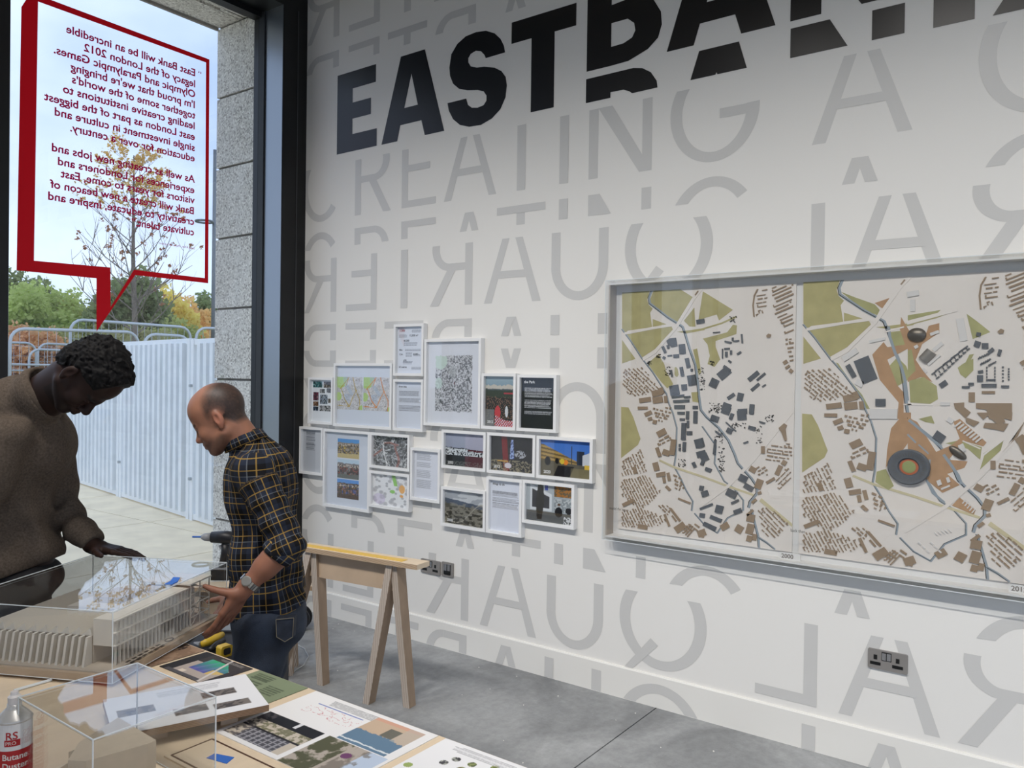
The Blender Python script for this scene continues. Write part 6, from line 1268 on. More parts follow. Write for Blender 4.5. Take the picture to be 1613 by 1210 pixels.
def head_prims(O, f, u, w=1.0, nose=1.0, lips=1.0):
    """O between the ear canals; f facing, u crown; returns prims and the frame"""
    f = np.array(Vector(f).normalized(), f32); u = np.array(u, f32); u = u-f*float(f@u); u /= np.linalg.norm(u); s = np.cross(f, u); Q = np.stack([f, u, s])
    X = lambda a, b, c=0.: O+f*f32(a*w)+u*f32(b*w)+s*f32(c*w)
    L = [E_(X(-.004, .048), (.098, .088, .077), .02, Q), E_(X(.043, .058), (.047, .052, .058), .03, Q), E_(X(.045, -.012), (.047, .062, .057), .03, Q), E_(X(.042, -.056), (.046, .036, .046), .025, Q), E_(X(.078, -.086), (.02, .019, .023), .022, Q)]
    for q in (-1, 1): L += [C_(X(.004, -.048, q*.054), X(.072, -.084, q*.02), .018, .016, .022), E_(X(.064, -.022, q*.036), (.025, .024, .022), .022, Q)]
    for q in (-1, 1): L += [C_(X(.082, .021, q*.037), X(.091, .021, q*.006), .009, .009, .014)]
    for q in (-1, 1): L += [E_(X(.104, .004, q*.031), (.016, .013, .018), .012, Q, True)]
    for q in (-1, 1): L += [E_(X(.0775, .003, q*.0315), (.0135, .0115, .014), .004, Q), C_(X(.088, .0045, q*.041), X(.0905, .003, q*.022), .0028, .0028, .003)]
    L += [C_(X(.089, .014), X(.108, -.022), .0085, .0115*nose, .010), E_(X(.1105, -.026), (.0125, .0105, .0125*nose), .007, Q)]
    for q in (-1, 1): L += [E_(X(.100, -.030, q*.0115*nose), (.011, .0085, .0085*nose), .005, Q)]
    L += [E_(X(.084, -.052), (.018, .022, .028), .012, Q)]
    for q in (-1, 1): L += [C_(X(.1015, -.0485, 0), X(.091, -.0535, q*.022), .0062*lips, .0035, .005), C_(X(.0995, -.0610, 0), X(.090, -.0560, q*.021), .0075*lips, .0035, .005)]
    for q in (-1, 1):
        Qe = Q; L += [E_(X(-.010, .004, q*.078), (.0175, .031, .010), .006, Qe), E_(X(-.004, -.024, q*.074), (.010, .012, .008), .006, Qe), E_(X(-.003, .006, q*.088), (.010, .018, .008), .005, Qe, True)]
    return L, (O, f, u, s)
def hand_prims(W, d, n, left=True, curl=(.25, .5, .4), thumb=(.9, .2, .1), spread=.12, sc=1.0, thumb_curl=.3):
    """W wrist; d towards the knuckles; n out of the palm. four fingers of unequal length plus a thumb set on the side of the palm"""
    d = np.array(Vector(d).normalized(), f32); n = np.array(n, f32); n = n-d*float(d@n); n /= np.linalg.norm(n); t = np.cross(n, d) if left else np.cross(d, n)
    X = lambda a, b, c: W+d*f32(a*sc)+t*f32(b*sc)+n*f32(c*sc); L = []
    kn = [(.094, .033), (.098, .011), (.092, -.011), (.083, -.031)]; ln = [(.044, .026, .022), (.050, .031, .024), (.046, .029, .023), (.036, .021, .020)]
    L += [C_(X(-.02, 0, 0), X(.02, 0, 0), .026*sc, .026*sc, .015)]
    for (a, b) in kn: L.append(C_(X(.012, b*.55, 0), X(a-.004, b, 0), .0145*sc, .0118*sc, .012))
    L += [E_(X(.04, .022, .008), (.028*sc, .016*sc, .014*sc), .012, np.stack([d, t, n])), E_(X(.04, -.024, .006), (.03*sc, .013*sc, .012*sc), .012, np.stack([d, t, n]))]
    for i, ((a, b), l3) in enumerate(zip(kn, ln)):
        p = X(a, b, 0); ang = 0; sp = (1.5-i)*spread/1.5; r = .0098-.0006*(i == 3)
        for j, l in enumerate(l3):
            ang += curl[j]*(1+.08*i); dv = d*f32(math.cos(ang))+n*f32(math.sin(ang)); dv = dv+t*f32(sp*.5*(math.cos(ang))); dv /= np.linalg.norm(dv); q = p+dv*f32(l*sc)
            L.append(C_(p, q, (r-.0006*j)*sc, (r-.0006*(j+1)-.0004*j)*sc, .003 if j else .006)); p = q
    p = X(.018, .026, .004); tv = t*f32(thumb[0])+d*f32(thumb[1])+n*f32(thumb[2]); tv /= np.linalg.norm(tv); q = p+tv*f32(.040*sc); L.append(C_(p, q, .0165*sc, .0125*sc, .012))
    tv2 = tv+d*f32(thumb_curl); tv2 /= np.linalg.norm(tv2); q2 = q+tv2*f32(.034*sc); L.append(C_(q, q2, .0122*sc, .0108*sc, .004)); tv3 = tv2+d*f32(thumb_curl); tv3 /= np.linalg.norm(tv3); L.append(C_(q2, q2+tv3*f32(.026*sc), .0108*sc, .0085*sc, .004))
    return L
def leg_chain(hip, knee, ank, fdir):
    """clothed or bare leg prims; foot pointing along fdir"""
    return [C_(hip, knee, .070, .048, .04), C_(knee, ank, .046, .034, .03)]
def shoe(name, parent, ank, fdir, m, sole):
    f = Vector(fdir).normalized(); s = f.cross(Vector((0, 0, 1))); a = Vector(ank); a.z = 0; mb = MB(); secs = [(-.075, .030, .075), (-.03, .038, .09), (.04, .042, .075), (.11, .047, .055), (.17, .042, .045), (.20, .022, .032)]; vs = []
    for x, w, h in secs:
        for k in range(10):
            t = 2*pi*k/10; y = w*math.cos(t); z = .02+h*max(0, math.sin(t))**.7 if math.sin(t) > 0 else .02; vs.append(a+f*x+s*y+Vector((0, 0, z)))
    n = len(secs); fs = [(i*10+k, i*10+(k+1) % 10, (i+1)*10+(k+1) % 10, (i+1)*10+k) for i in range(n-1) for k in range(10)]+[tuple(range(9, -1, -1)), tuple((n-1)*10+k for k in range(10))]
    o = obj(name, mb.add(vs, fs), m, parent, smooth=True)
    sb = MB(); sb.prism([(-.08, .032), (-.03, .04), (.04, .044), (.11, .05), (.18, .043), (.208, .0), (.18, -.043), (.11, -.05), (.04, -.044), (-.03, -.04), (-.08, -.032)], lambda u, v, d: tuple(a+f*u+s*v+Vector((0, 0, d))), .0, .022); obj('sole', sb, sole, o)
def frame_of(prims, P):
    """weave coordinates along the nearest limb: around, along"""
    return None
def cyl_uv(P, a, b, ref):
    ax = (b-a); L = np.linalg.norm(ax); ax = ax/L; q = P-a; v = q@ax; r = q-v[:, None]*ax; e1 = ref-ax*float(ref@ax); e1 /= np.linalg.norm(e1); e2 = np.cross(ax, e1); ang = np.arctan2(r@e2, r@e1); return ang, v, np.linalg.norm(r, axis=1)
m_skin = color_attr_mat('human_skin', .5, .35); m_skin_dark = color_attr_mat('deep_skin', .55, .22)
_b = m_skin.node_tree.nodes['Principled BSDF']; _b.inputs['Subsurface Weight'].default_value = .08; _b.inputs['Subsurface Radius'].default_value = (.01, .004, .002); _b.inputs['Subsurface Scale'].default_value = .5
# ------------------------------------------------------------------ man in the plaid shirt, facing the case, holding its corner
D2 = 2.90
def man_plaid():
    root_p = P3(420, 1000, D2); root = thing('person', 'balding man in dark plaid shirt and jeans holding one corner of the clear case', 'person', (float(root_p[0]), float(root_p[1]), 0))
    face = -.86; fdir = pv(-.855, -.06, -.50); udir = pv(-.48, -.03, .87)
    H, fr = head_prims(P3(351, 661, D2-.03), fdir, udir, w=.98)
    O, f, u, s = fr
    nb = P3(392, 706, D2); chest = P3(413, 772, D2); mid = P3(418, 880, D2); hip = P3(424, 952, D2)
    neck = [C_(O+u*f32(-.035)-f*f32(.022), nb, .056, .060, .035)]
    torso = [E_(chest, (.098, .145, .14), .05), E_(mid, (.098, .13, .18), .06), E_(hip, (.104, .14, .09), .06), E_(P3(408, 742, D2), (.065, .155, .055), .04)]
    shN, elN, wrN = P3(404, 742, D2-.175), P3(452, 858, D2-.21), P3(384, 929, D2-.255)
    shF, elF, wrF = P3(404, 742, D2+.175), P3(414, 862, D2+.24), P3(366, 944, D2+.16)
    armN = [C_(shN, elN, .040, .038, .03)]; foreN = [C_(elN, wrN, .044, .027, .02), C_(elN, (elN+wrN)/2, .044, .040, .02)]
    armF = [C_(shF, elF, .040, .038, .03)]; foreF = [C_(elF, wrF, .042, .026, .02)]
    hN = hand_prims(wrN, pv(-.50, .0, -.84), pv(-.80, .40, .38), True, curl=(.06, .18, .20), thumb=(.42, .34, .76), spread=.06, thumb_curl=-.12)
    hF = hand_prims(wrF, pv(-.5, -.1, -.6), pv(-.8, -.35, .4), False, curl=(.4, .5, .3), thumb=(.6, .5, .4))
    hipN, hipF = P3(417, 985, D2-.10), P3(421, 985, D2+.10)
    knN = hipN+pv(-.055, -.01, -.37); knF = hipF+pv(-.06, .02, -.37); anN = knN+pv(.02, 0, -.0); anF = knF+pv(.03, 0, 0); anN[2] = .085; anF[2] = .085
    legs = leg_chain(hipN, knN, anN, None)+leg_chain(hipF, knF, anF, None)
    ft = [C_(a+pv(.03, 0, -.03), a+pv(-.14, 0, -.05), .035, .025, .02) for a in (anN, anF)]
    body = torso+neck+H+armN+foreN+hN+armF+foreF+hF+legs+ft
    V, Q = solidify(body, .0031, g=-.0005); V = relax(V, Q, 1, .35)
    # skin tones: shaved dark hair band, beard shadow, warmer nose and ears, near hand darkened for its shade
    P = (V-O); a = P@f; b = P@u; c = P@s
    base = np.array([152, 106, 84.]); ink = np.tile(base, (len(V), 1)); ink *= (.94+.12*n3(V, 55, 3))[:, None]
    def tint(m, rgb): ink[:] = ink*(1-m[:, None])+np.array(rgb)*m[:, None]
    sm = lambda x, lo, hi: np.clip((x-lo)/(hi-lo), 0, 1)
    inhead = sm(b, -.15, -.11)*sm(-np.abs(a), -.2, -.15)*(np.abs(c) < .1)
    hairband = inhead*sm(-a+.035-.35*np.maximum(b-.06, 0)*0, .0, .02)*sm(b-(-.036+.046*sm(a, -.05, -.012)), -.012, .012)
    hairband *= sm(.02+.62*(.125-b)-(a+.055)*.62, -.01, .03)            # thins out over the crown
    ear = np.exp(-(((a+.008)/.026)**2+((b-.0)/.036)**2))*(np.abs(c) > .066)
    hairband *= (1-np.clip(ear*1.5, 0, 1)); hairband *= .65+.5*n3(V, 260, 5)
    tint(np.clip(hairband, 0, .93), (52, 42, 38))
    beard = inhead*sm(-b, .038, .056)*sm(a, -.005, .02)*sm(.125-a, .0, .01)*(.5+.6*n3(V, 300, 8)); lipm = np.exp(-(((a-.099)/.012)**2+((b+.055)/.009)**2+(c/.022)**2)*1.2)
    tint(np.clip(beard*.62*(1-lipm), 0, .7), (84, 66, 58)); tint(np.clip(inhead*lipm*.55, 0, .55), (150, 92, 84))
    brow = inhead*np.exp(-(((b-.024-.05*np.abs(np.abs(c)-.02))/.0055)**2))*sm(a, .066, .078)*(np.abs(c) > .010)*(np.abs(c) < .05); tint(np.clip(brow*.85, 0, .85), (48, 38, 34))
    tint(np.clip(ear*.4, 0, .4), (190, 116, 96)); nose_ = inhead*np.exp(-(((a-.112)/.016)**2+((b+.026)/.014)**2+(c/.018)**2)); tint(nose_*.4, (190, 120, 100))
    slit = inhead*np.exp(-(((b-.0005)/.0022)**2))*(np.abs(np.abs(c)-.031) < .013)*sm(a, .07, .078); tint(np.clip(slit*.8, 0, .8), (54, 38, 32))
    hd = np.exp(-(np.linalg.norm(V-wrN, axis=1)/.22)**4); tint(hd*.5, (120, 76, 58))  # near hand and wrist tinted darker to paint their shade
    skin_obj('body', V, Q, m_skin, root, ink=ink)
    # shirt: torso and rolled sleeves
    hz_f, hz_b = P3(356, 974, D2), P3(494, 938, D2)
    nrm = pv(0, 0, 1)*f32(1)+pv(1, 0, 0)*f32(-(hz_b[2]-hz_f[2])/max(.05, float((hz_b-hz_f)@np.array(RTH)))); nrm /= np.linalg.norm(nrm)
    shirt_pr = [E_(chest, (.120, .172, .16), .05), E_(mid, (.126, .158, .2), .06), E_(P3(425, 955, D2), (.146, .178, .12), .06), E_(P3(410, 738, D2), (.092, .186, .078), .05), C_(P3(402, 716, D2), P3(389, 700, D2), .072, .066, .03)]
    cufN = elN+(wrN-elN)*f32(.27); cufF = elF+(wrF-elF)*f32(.3)
    sl = [C_(shN, elN, .064, .055, .045), C_(elN, cufN, .055, .050, .03)]; slF = [C_(shF, elF, .064, .055, .045), C_(elF, cufF, .055, .050, .03)]
    axN = (elN-shN)/np.linalg.norm(elN-shN)
    def folds(P, v):
        ang, h, r = cyl_uv(P, hip, chest, np.array(RTH, f32)); near = np.abs(v) < .05
        d = .0085*np.sin(h*34+3*np.sin(ang*1.0+h*5)+2.5*n3(P, 9, 2)*2)*np.exp(-((h-.02)/.13)**2)+.006*np.sin(ang*7+h*9+n3(P, 7, 4)*5)
        t = np.clip(((P-shN)@axN)/np.linalg.norm(elN-shN), -.3, 1.4); dl = np.linalg.norm(P-shN-np.outer(np.clip(t, 0, 1), elN-shN), axis=1); arm = np.exp(-(dl/.075)**4)
        d = d*(1-arm)+arm*.008*np.sin(t*22+n3(P, 13, 6)*7)*np.clip(t+.1, 0, 1); v = v-d*near
        hem = -((P-hz_f)@nrm)+.020*np.sin(ang*2.0+.6); v = np.maximum(v, hem)
        cn = (P-cufN)@((wrN-elN)/np.linalg.norm(wrN-elN)); v = np.where(np.linalg.norm(P-cufN, axis=1) < .12, np.maximum(v, cn-.004), v)
        cf = (P-cufF)@((wrF-elF)/np.linalg.norm(wrF-elF)); v = np.where(np.linalg.norm(P-cufF, axis=1) < .12, np.maximum(v, cf-.004), v)
        tp = (P-P3(385, 694, D2))@(-pv(.62, 0, -.78)); return np.where(np.linalg.norm(P-P3(385, 694, D2), axis=1) < .14, np.maximum(v, tp-.010), v)
    V, Q = solidify(shirt_pr+sl+slF, .0048, post=folds, pad=.04)
    ang, h, r = cyl_uv(V, hip, chest, -np.array(RTH, f32)); W_ = np.stack([ang*.150, h, np.zeros(len(V))], 1)
    for (a0, b0, k) in ((shN, elN, 1.), (shF, elF, 2.)):
        ax = b0-a0; L = np.linalg.norm(ax); t = ((V-a0)@ax)/L/L; dl = np.linalg.norm(V-a0-np.outer(np.clip(t, 0, 1), ax), axis=1); an, hh, rr_ = cyl_uv(V, a0, b0, np.array(FWH, f32)); m = (dl < .082) & (t > .12); m |= (t > .9) & (dl < .14) & (np.linalg.norm(V-b0, axis=1) < .11)
        W_[m] = np.stack([an*.062+k, hh, np.zeros(len(V))], 1)[m]
    shirt = skin_obj('shirt', V, Q, plaid_mat(), root, attr=W_)
    # collar and rolled cuffs as separate folds of cloth
    cc, cn_ = P3(386, 695, D2), Vector(pv(.46, 0, -.89)).normalized()
    col = MB(); e1 = Vector(RTH)*.89+Vector((0, 0, 1))*.46; e2 = Vector(FWH); n = 28; vs = []
    for (rr_, z) in ((.063, -.028), (.074, .012), (.080, .010), (.072, -.026)):
        for k in range(n+1):
            t_ = math.radians(200+320*k/n) ; op = .012*(1-abs(k/n-.5)*2)
            vs.append(Vector(cc)-Vector(cn_)*(-z-op)*-1*-1+e1*(rr_*math.cos(t_+math.radians(0)))+e2*(rr_*math.sin(t_)))
    fs = [(j*(n+1)+k, j*(n+1)+k+1, ((j+1) % 4)*(n+1)+k+1, ((j+1) % 4)*(n+1)+k) for j in range(4) for k in range(n)]+[(0, n+1, 2*(n+1), 3*(n+1)), (n, 2*n+1, 3*n+2, 4*n+3)]
    me = obj('collar', col.add(vs, fs), plaid_mat(), shirt, smooth=True); L3 = [(k % (n+1))*.018 for k in range(len(vs))]
    at = me.data.attributes.new('weave', 'FLOAT_VECTOR', 'POINT'); at.data.foreach_set('vector', np.stack([np.array(L3), np.repeat([.0, .04, .042, .002], n+1), np.zeros(len(vs))], 1).astype(f32).ravel())
    for (e_, c_, w_) in ((elN, cufN, wrN), (elF, cufF, wrF)):
        ax = Vector(w_-e_).normalized(); ring = MB(); p0 = Vector(c_)-ax*.042; t1 = ax.cross(Vector((0, 0, 1))).normalized(); t2 = ax.cross(t1); vs = []; n = 28
        for (rr_, z) in ((.050, 0), (.058, .003), (.057, .040), (.052, .046), (.046, .040)):
            for k in range(n): a_ = 2*pi*k/n; q = rr_*(1+.05*math.sin(3*a_)); vs.append(p0+ax*(z+.004*math.sin(2*a_))+(t1*math.cos(a_)+t2*math.sin(a_))*q)
        fs = [(j*n+k, j*n+(k+1) % n, (j+1)*n+(k+1) % n, (j+1)*n+k) for j in range(4) for k in range(n)]
        o = obj('rolled_cuff', ring.add(vs, fs), plaid_mat(), shirt, smooth=True); at = o.data.attributes.new('weave', 'FLOAT_VECTOR', 'POINT')
        at.data.foreach_set('vector', np.stack([np.tile(np.arange(n)*.0125, 5), np.repeat([.0, .005, .04, .045, .05], n)+.3, np.zeros(5*n)], 1).astype(f32).ravel())
    # jeans
    jl = [E_(P3(424, 962, D2), (.126, .162, .10), .05), C_(hipN, knN, .096, .078, .05), C_(knN, anN+pv(0, 0, -.02), .076, .070, .03), C_(hipF, knF, .096, .078, .05), C_(knF, anF+pv(0, 0, -.02), .076, .070, .03), E_(P3(440, 985, D2-.07), (.09, .09, .085), .04), E_(P3(440, 985, D2+.07), (.09, .09, .085), .04)]
    zt = float(P3(424, 945, D2)[2])
    def jf(P, v):
        d = .005*np.sin(P[:, 2]*46+n3(P, 10, 3)*9)*np.exp(-((P[:, 2]-.48)/.14)**2)+.004*np.sin(P[:, 2]*60+n3(P, 14, 5)*8)*np.exp(-((P[:, 2]-.12)/.1)**2)+.003*np.sin(P[:, 2]*30+n3(P, 8, 7)*10); v = v-d*(np.abs(v) < .04)
        return np.maximum(np.maximum(v, P[:, 2]-zt), .05-P[:, 2])
    V, Q = solidify(jl, .0055, post=jf, pad=.03); jeans = skin_obj('jeans', V, Q, mat('dark_denim', (44, 52, 66), .85, noise=(7, .55, 5), bump=(300, .25)), root)
    m_st = mat('denim_stitch', (120, 112, 96), .8); m_dn = mat('denim_pocket', (36, 42, 54), .85, noise=(30, .3))
    # back pocket, hugging the near hip
    pc = [P3(434, 975, 2.69), P3(464, 972, 2.715), P3(462, 1004, 2.72), P3(449, 1012, 2.705), P3(435, 1004, 2.69)]
    pk = MB(); pk.add([tuple(q) for q in pc]+[tuple(q+pv(0, .03, 0)) for q in pc], [(0, 1, 2, 3, 4)]+[(i, (i+1) % 5, 5+(i+1) % 5, 5+i) for i in range(5)]); obj('back_pocket', pk, m_dn, jeans)
    st = MB()
    for i in range(5): st.tube([tuple(pc[i]*f32(.94)+np.mean(pc, 0)*f32(.06)-pv(0, .002, 0)), tuple(pc[(i+1) % 5]*f32(.94)+np.mean(pc, 0)*f32(.06)-pv(0, .002, 0))], .0012, 5)
    o = obj('pocket_stitching', st, m_st, jeans); o['kind'] = 'stuff'
    for a_ in (anN, anF): shoe('shoe', root, a_, pv(-1, 0, 0), mat('black_shoe', (34, 33, 34), .5), mat('shoe_sole', (120, 116, 110), .7))
    # steel watch on the near wrist
    ax = Vector(wrN-elN).normalized(); c0_ = Vector(wrN)-ax*.030; t1 = ax.cross(Vector((0, 0, 1))).normalized(); t2 = ax.cross(t1); wt_ = MB(); m_w = mat('watch_steel', (176, 174, 170), .25, metal=.9)
    for k in range(22):
        a_ = 2*pi*k/22; c_ = c0_+(t1*math.cos(a_)+t2*math.sin(a_))*.0335; tn = (t2*math.cos(a_)-t1*math.sin(a_)); wt_.beam(c_-tn*.0042, c_+tn*.0042, .020, .0045, up=(t1*math.cos(a_)+t2*math.sin(a_)))
    wo = obj('watch', wt_, m_w, root, smooth=False); vd = -(Vector(FWH)*.9+Vector(RTH)*.35); vd = (vd-ax*vd.dot(ax)).normalized(); M_ = Matrix.Translation(c0_+vd*.034) @ vd.to_track_quat('Z', 'Y').to_matrix().to_4x4()
    obj('watch_face', MB().lathe([(.016, -.003), (.017, .004), (.014, .006), (.0, .006)], 20, M=M_), mat('watch_dial', (150, 148, 142), .3, metal=.5), wo)
    return root
def plaid_mat():
    if 'plaid_cotton' in MATS: return MATS['plaid_cotton']
    m = bpy.data.materials.new('plaid_cotton'); m.use_nodes = True; nt = m.node_tree; b = nt.nodes['Principled BSDF']; b.inputs['Roughness'].default_value = .85; b.inputs['Specular IOR Level'].default_value = .2
    at = nt.nodes.new('ShaderNodeAttribute'); at.attribute_name = 'weave'; sp = nt.nodes.new('ShaderNodeSeparateXYZ'); nt.links.new(at.outputs['Vector'], sp.inputs[0])
    def M(op, a, b_=None, clamp=False):
        n = nt.nodes.new('ShaderNodeMath'); n.operation = op; n.use_clamp = clamp
        for i, x in enumerate((a, b_)):
            if x is None: continue
            if isinstance(x, (int, float)): n.inputs[i].default_value = x
            else: nt.links.new(x, n.inputs[i])
        return n.outputs[0]
    def stripe(x, pitch, off, w):
        t = M('FRACT', M('ADD', M('DIVIDE', x, pitch), off)); return M('LESS_THAN', M('ABSOLUTE', M('SUBTRACT', t, .5)), w/pitch/2)
    def mixc_(fac, a, b_):
        n = nt.nodes.new('ShaderNodeMix'); n.data_type = 'RGBA'; nt.links.new(fac, n.inputs[0])
        for i, x in ((6, a), (7, b_)):
            if isinstance(x, tuple): n.inputs[i].default_value = (*hexc(*x), 1)
            else: nt.links.new(x, n.inputs[i])
        return n.outputs[2]
    c = None; P_ = .078; x, y = sp.outputs[0], sp.outputs[1]
    bx_, by_ = stripe(x, P_, .0, .039), stripe(y, P_, .0, .039)
    c = mixc_(M('MULTIPLY', M('ADD', bx_, by_), .5), (34, 40, 54), (15, 15, 18))
    for ax in (x, y):
        c = mixc_(M('MULTIPLY', stripe(ax, P_, .25, .0026), .35), c, (130, 136, 142)); c = mixc_(M('MULTIPLY', stripe(ax, P_, .5, .0034), .75), c, (156, 125, 60)); c = mixc_(M('MULTIPLY', stripe(ax, P_, .0, .0030), .7), c, (146, 116, 58))
    nt.links.new(c, b.inputs['Base Color']); MATS['plaid_cotton'] = m; return m
man_plaid()
# ------------------------------------------------------------------ man in the grey-brown jumper, head bowed over the case
def man_grey():
    D1 = 2.84
    rp = P3(34, 930, D1); root = thing('person', 'bowed man in heather grey-brown jumper and dark trousers leaning over the clear case', 'person', (float(rp[0]), float(rp[1]), 0))
    fdir = pv(.30, -.04, -.95); udir = pv(.95, -.02, .30)
    H, (O, f, u, s) = head_prims(P3(132, 592, 2.66), fdir, udir, w=1.05, nose=1.3, lips=1.35)
    nb = P3(50, 634, 2.80); hip = P3(34, 905, D1); chest = P3(44, 705, D1)
    neck = [C_(O+u*f32(-.03)-f*f32(.020), nb, .063, .068, .035), C_(O+u*f32(-.05)+f*f32(.02), P3(64, 648, 2.78), .045, .050, .03)]
    torso = [E_(P3(44, 705, D1), (.105, .145, .13), .05), E_(P3(26, 800, D1), (.098, .13, .18), .06), E_(P3(32, 900, D1), (.098, .135, .11), .06), E_(P3(18, 655, D1), (.08, .145, .075), .05)]
    shN, elN, wrN = P3(12, 690, D1-.19), P3(-46, 822, D1-.22), P3(-92, 930, D1-.16)
    shF, elF, wrF = P3(84, 704, D1+.15), P3(103, 808, D1+.13), P3(150, 861, D1+.05)
    arms = [C_(shN, elN, .042, .038, .03), C_(elN, wrN, .038, .027, .02), C_(shF, elF, .042, .038, .03), C_(elF, wrF, .038, .027, .02)]
    hN = hand_prims(wrN, pv(.1, -.2, -.9), pv(.95, .1, .1), False, curl=(.3, .4, .3)); hF = hand_prims(wrF, pv(.80, -.12, -.10), pv(-.10, -.05, -.99), True, curl=(.04, .08, .10), thumb=(.75, .6, .0))
    hipN, hipF = P3(34, 950, D1-.10), P3(36, 950, D1+.10); knN = hipN+pv(.03, 0, -.40); knF = hipF+pv(.03, 0, -.40); anN = knN+pv(-.05, 0, 0); anF = knF+pv(-.05, 0, 0); anN[2] = anF[2] = .085
    legs = leg_chain(hipN, knN, anN, None)+leg_chain(hipF, knF, anF, None); ft = [C_(a+pv(-.03, 0, -.03), a+pv(.14, 0, -.05), .035, .025, .02) for a in (anN, anF)]
    V, Q = solidify(torso+neck+H+arms+hN+hF+legs+ft, .0031, g=-.0005); V = relax(V, Q, 1, .35)
    P = V-O; a = P@f; b = P@u; c = P@s; ink = np.tile(np.array([46, 31, 26.]), (len(V), 1)); ink *= (.92+.16*n3(V, 50, 3))[:, None]
    lipm = np.exp(-(((a-.105)/.014)**2+((b+.058)/.012)**2+(c/.026)**2)); ink = ink*(1-.4*lipm[:, None])+np.array([92, 52, 48])*.4*lipm[:, None]
    brow = np.exp(-(((b-.025)/.006)**2))*(a > .07)*(np.abs(c) > .010)*(np.abs(c) < .052)*(np.abs(b) < .06); ink = ink*(1-.8*brow[:, None])+np.array([20, 16, 15])*.8*brow[:, None]
    beard = np.clip((-b-.045)/.02, 0, 1)*(a > .0)*(a < .125)*(np.abs(c) < .08)*(b > -.13)*.55; ink = ink*(1-beard[:, None])+np.array([26, 20, 18])*beard[:, None]
    skin_obj('body', V, Q, m_skin_dark, root, ink=ink)
    # cropped curly hair
    Qh = np.stack([f, u, s]); X = lambda A_, B_, C__=0.: O+f*f32(A_)+u*f32(B_)+s*f32(C__)
    hp = [E_(X(-.012, .062), (.108, .098, .088), .02, Qh), E_(X(.040, .092), (.058, .056, .070), .03, Qh), E_(X(-.060, .0), (.052, .060, .070), .03, Qh)]
    def curls(P, v):
        q = n3(P, 95, 4); q2 = n3(P, 190, 9); v = v-(.022*(q-.5)+.012*(q2-.5))*(np.abs(v) < .04)
        aa = (P-O)@f; bb = (P-O)@u; cc = np.abs((P-O)@s)
        v = np.maximum(v, aa-(.068+.10*np.clip(bb-.06, 0, .04)))          # hairline over the forehead
        v = np.maximum(v, .040-np.clip(-(aa+.008)*1.9, 0, .135)-bb)   # above the ear, lower at the nape
        return v
    V, Q = solidify(hp, .0030, post=curls, pad=.02); skin_obj('hair', V, Q, mat('black_curly_hair', (15, 13, 13), .75, spec=.25), root)
    # jumper with loose collar
    jp = [E_(P3(44, 704, D1), (.146, .180, .155), .05), E_(P3(22, 800, D1), (.118, .162, .2), .06), E_(P3(32, 872, D1), (.124, .172, .10), .05), E_(P3(18, 648, D1), (.116, .186, .10), .05), C_(P3(28, 640, D1-.03), P3(66, 622, D1-.08), .096, .092, .04), C_(shN, elN, .072, .058, .05), C_(elN, wrN, .056, .038, .03), C_(shF, elF, .064, .054, .018), C_(elF, wrF, .055, .040, .02)]
    h0, h1 = P3(0, 912, D1-.1), P3(88, 880, D1-.1); sl_ = -(float(h1[2]-h0[2]))/float((h1-h0)@np.array(RTH)); nr = pv(0, 0, 1)+pv(1, 0, 0)*f32(sl_); nr /= np.linalg.norm(nr)
    wd = lambda e_, w_: (w_-e_)/np.linalg.norm(w_-e_)
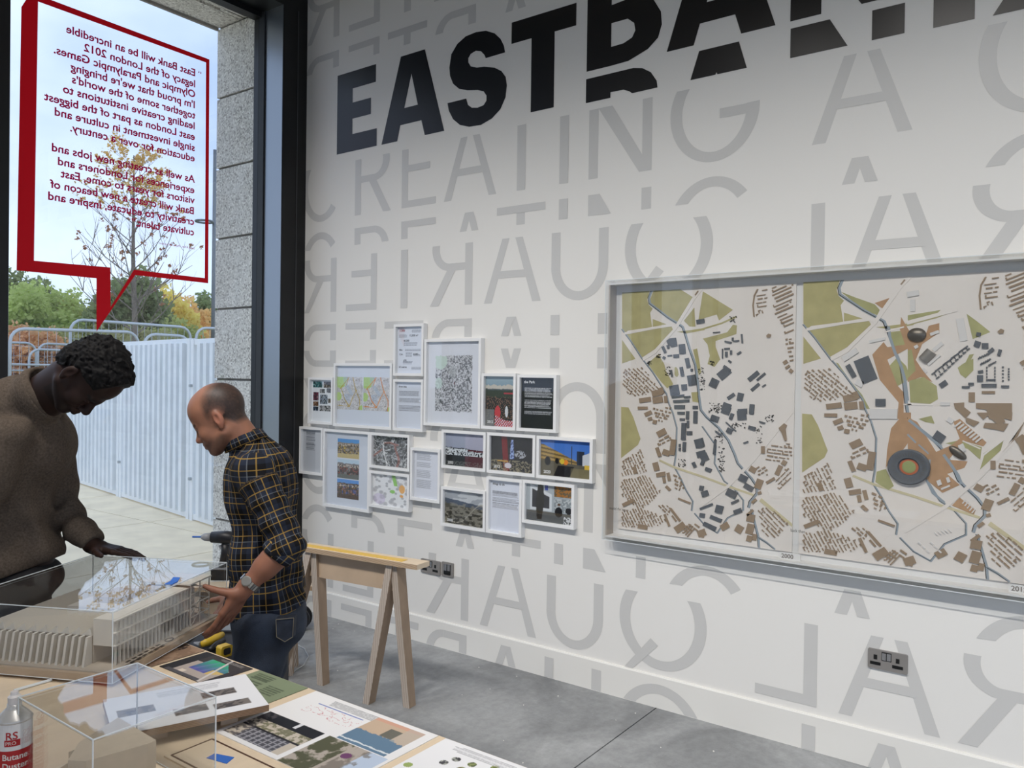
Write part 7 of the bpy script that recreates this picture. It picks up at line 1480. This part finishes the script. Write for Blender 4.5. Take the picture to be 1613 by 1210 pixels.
    def kf(P, v):
        ang, h, r = cyl_uv(P, hip, chest, np.array(RTH, f32)); d = .013*np.sin(h*26+2.2*np.sin(ang*1.3)+n3(P, 6, 2)*7)*np.exp(-((h-.06)/.16)**2)+.008*np.sin(ang*5+h*14+n3(P, 5, 4)*7)
        armf = np.exp(-(np.linalg.norm(P-elF, axis=1)/.16)**4); d = d*(1-armf)+armf*.006*np.sin((P@wd(elF, wrF))*75+n3(P, 14, 6)*6); v = v-d*(np.abs(v) < .05)
        v = np.maximum(v, np.where(np.linalg.norm(P-hip, axis=1) < .35, -((P-h0)@nr), -1))
        for e_, w_ in ((elN, wrN), (elF, wrF)): v = np.where(np.linalg.norm(P-w_, axis=1) < .1, np.maximum(v, (P-w_)@wd(e_, w_)+.012), v)
        return np.where(np.linalg.norm(P-P3(66, 618, D1-.08), axis=1) < .15, np.maximum(v, (P-P3(70, 620, D1-.08))@pv(.88, 0, .47)), v)
    V, Q = solidify(jp, .0050, post=kf, pad=.04)
    m_j = mat('heather_jumper', (94, 83, 73), .95, spec=.15, noise=(140, .24, 3), bump=(420, .2)); ju = skin_obj('jumper', V, Q, m_j, root)
    cc = Vector(P3(70, 619, D1-.08)); ax = Vector(pv(.88, 0, .47)).normalized(); e1 = Vector(pv(-.47, 0, .88)); e2 = Vector(FWH); cl = MB(); vs = []; n = 32
    for rr_, z in ((.086, -.034), (.094, -.004), (.089, .018), (.078, .020), (.070, -.010)):
        for k in range(n): t_ = 2*pi*k/n; vs.append(cc+ax*(z+.008*math.sin(t_*2))+(e1*math.cos(t_)*1.05+e2*math.sin(t_))*rr_)
    obj('collar', cl.add(vs, [(j*n+k, j*n+(k+1) % n, (j+1)*n+(k+1) % n, (j+1)*n+k) for j in range(4) for k in range(n)]), m_j, ju, smooth=True)
    tl_ = [E_(P3(34, 915, D1), (.118, .160, .10), .05), C_(hipN, knN, .094, .076, .05), C_(knN, anN, .074, .064, .03), C_(hipF, knF, .094, .076, .05), C_(knF, anF, .074, .064, .03)]; zt = float(P3(34, 880, D1)[2])
    def tf(P, v): d = .005*np.sin(P[:, 2]*40+n3(P, 9, 3)*9); v = v-d*(np.abs(v) < .04); return np.maximum(np.maximum(v, P[:, 2]-zt), .05-P[:, 2])
    V, Q = solidify(tl_, .0058, post=tf, pad=.03); skin_obj('trousers', V, Q, mat('black_trousers', (30, 30, 33), .85, noise=(20, .3)), root)
    for a_ in (anN, anF): shoe('shoe', root, a_, pv(1, 0, 0), mat('black_shoe', (34, 33, 34), .5), mat('shoe_sole', (120, 116, 110), .7))
man_grey()
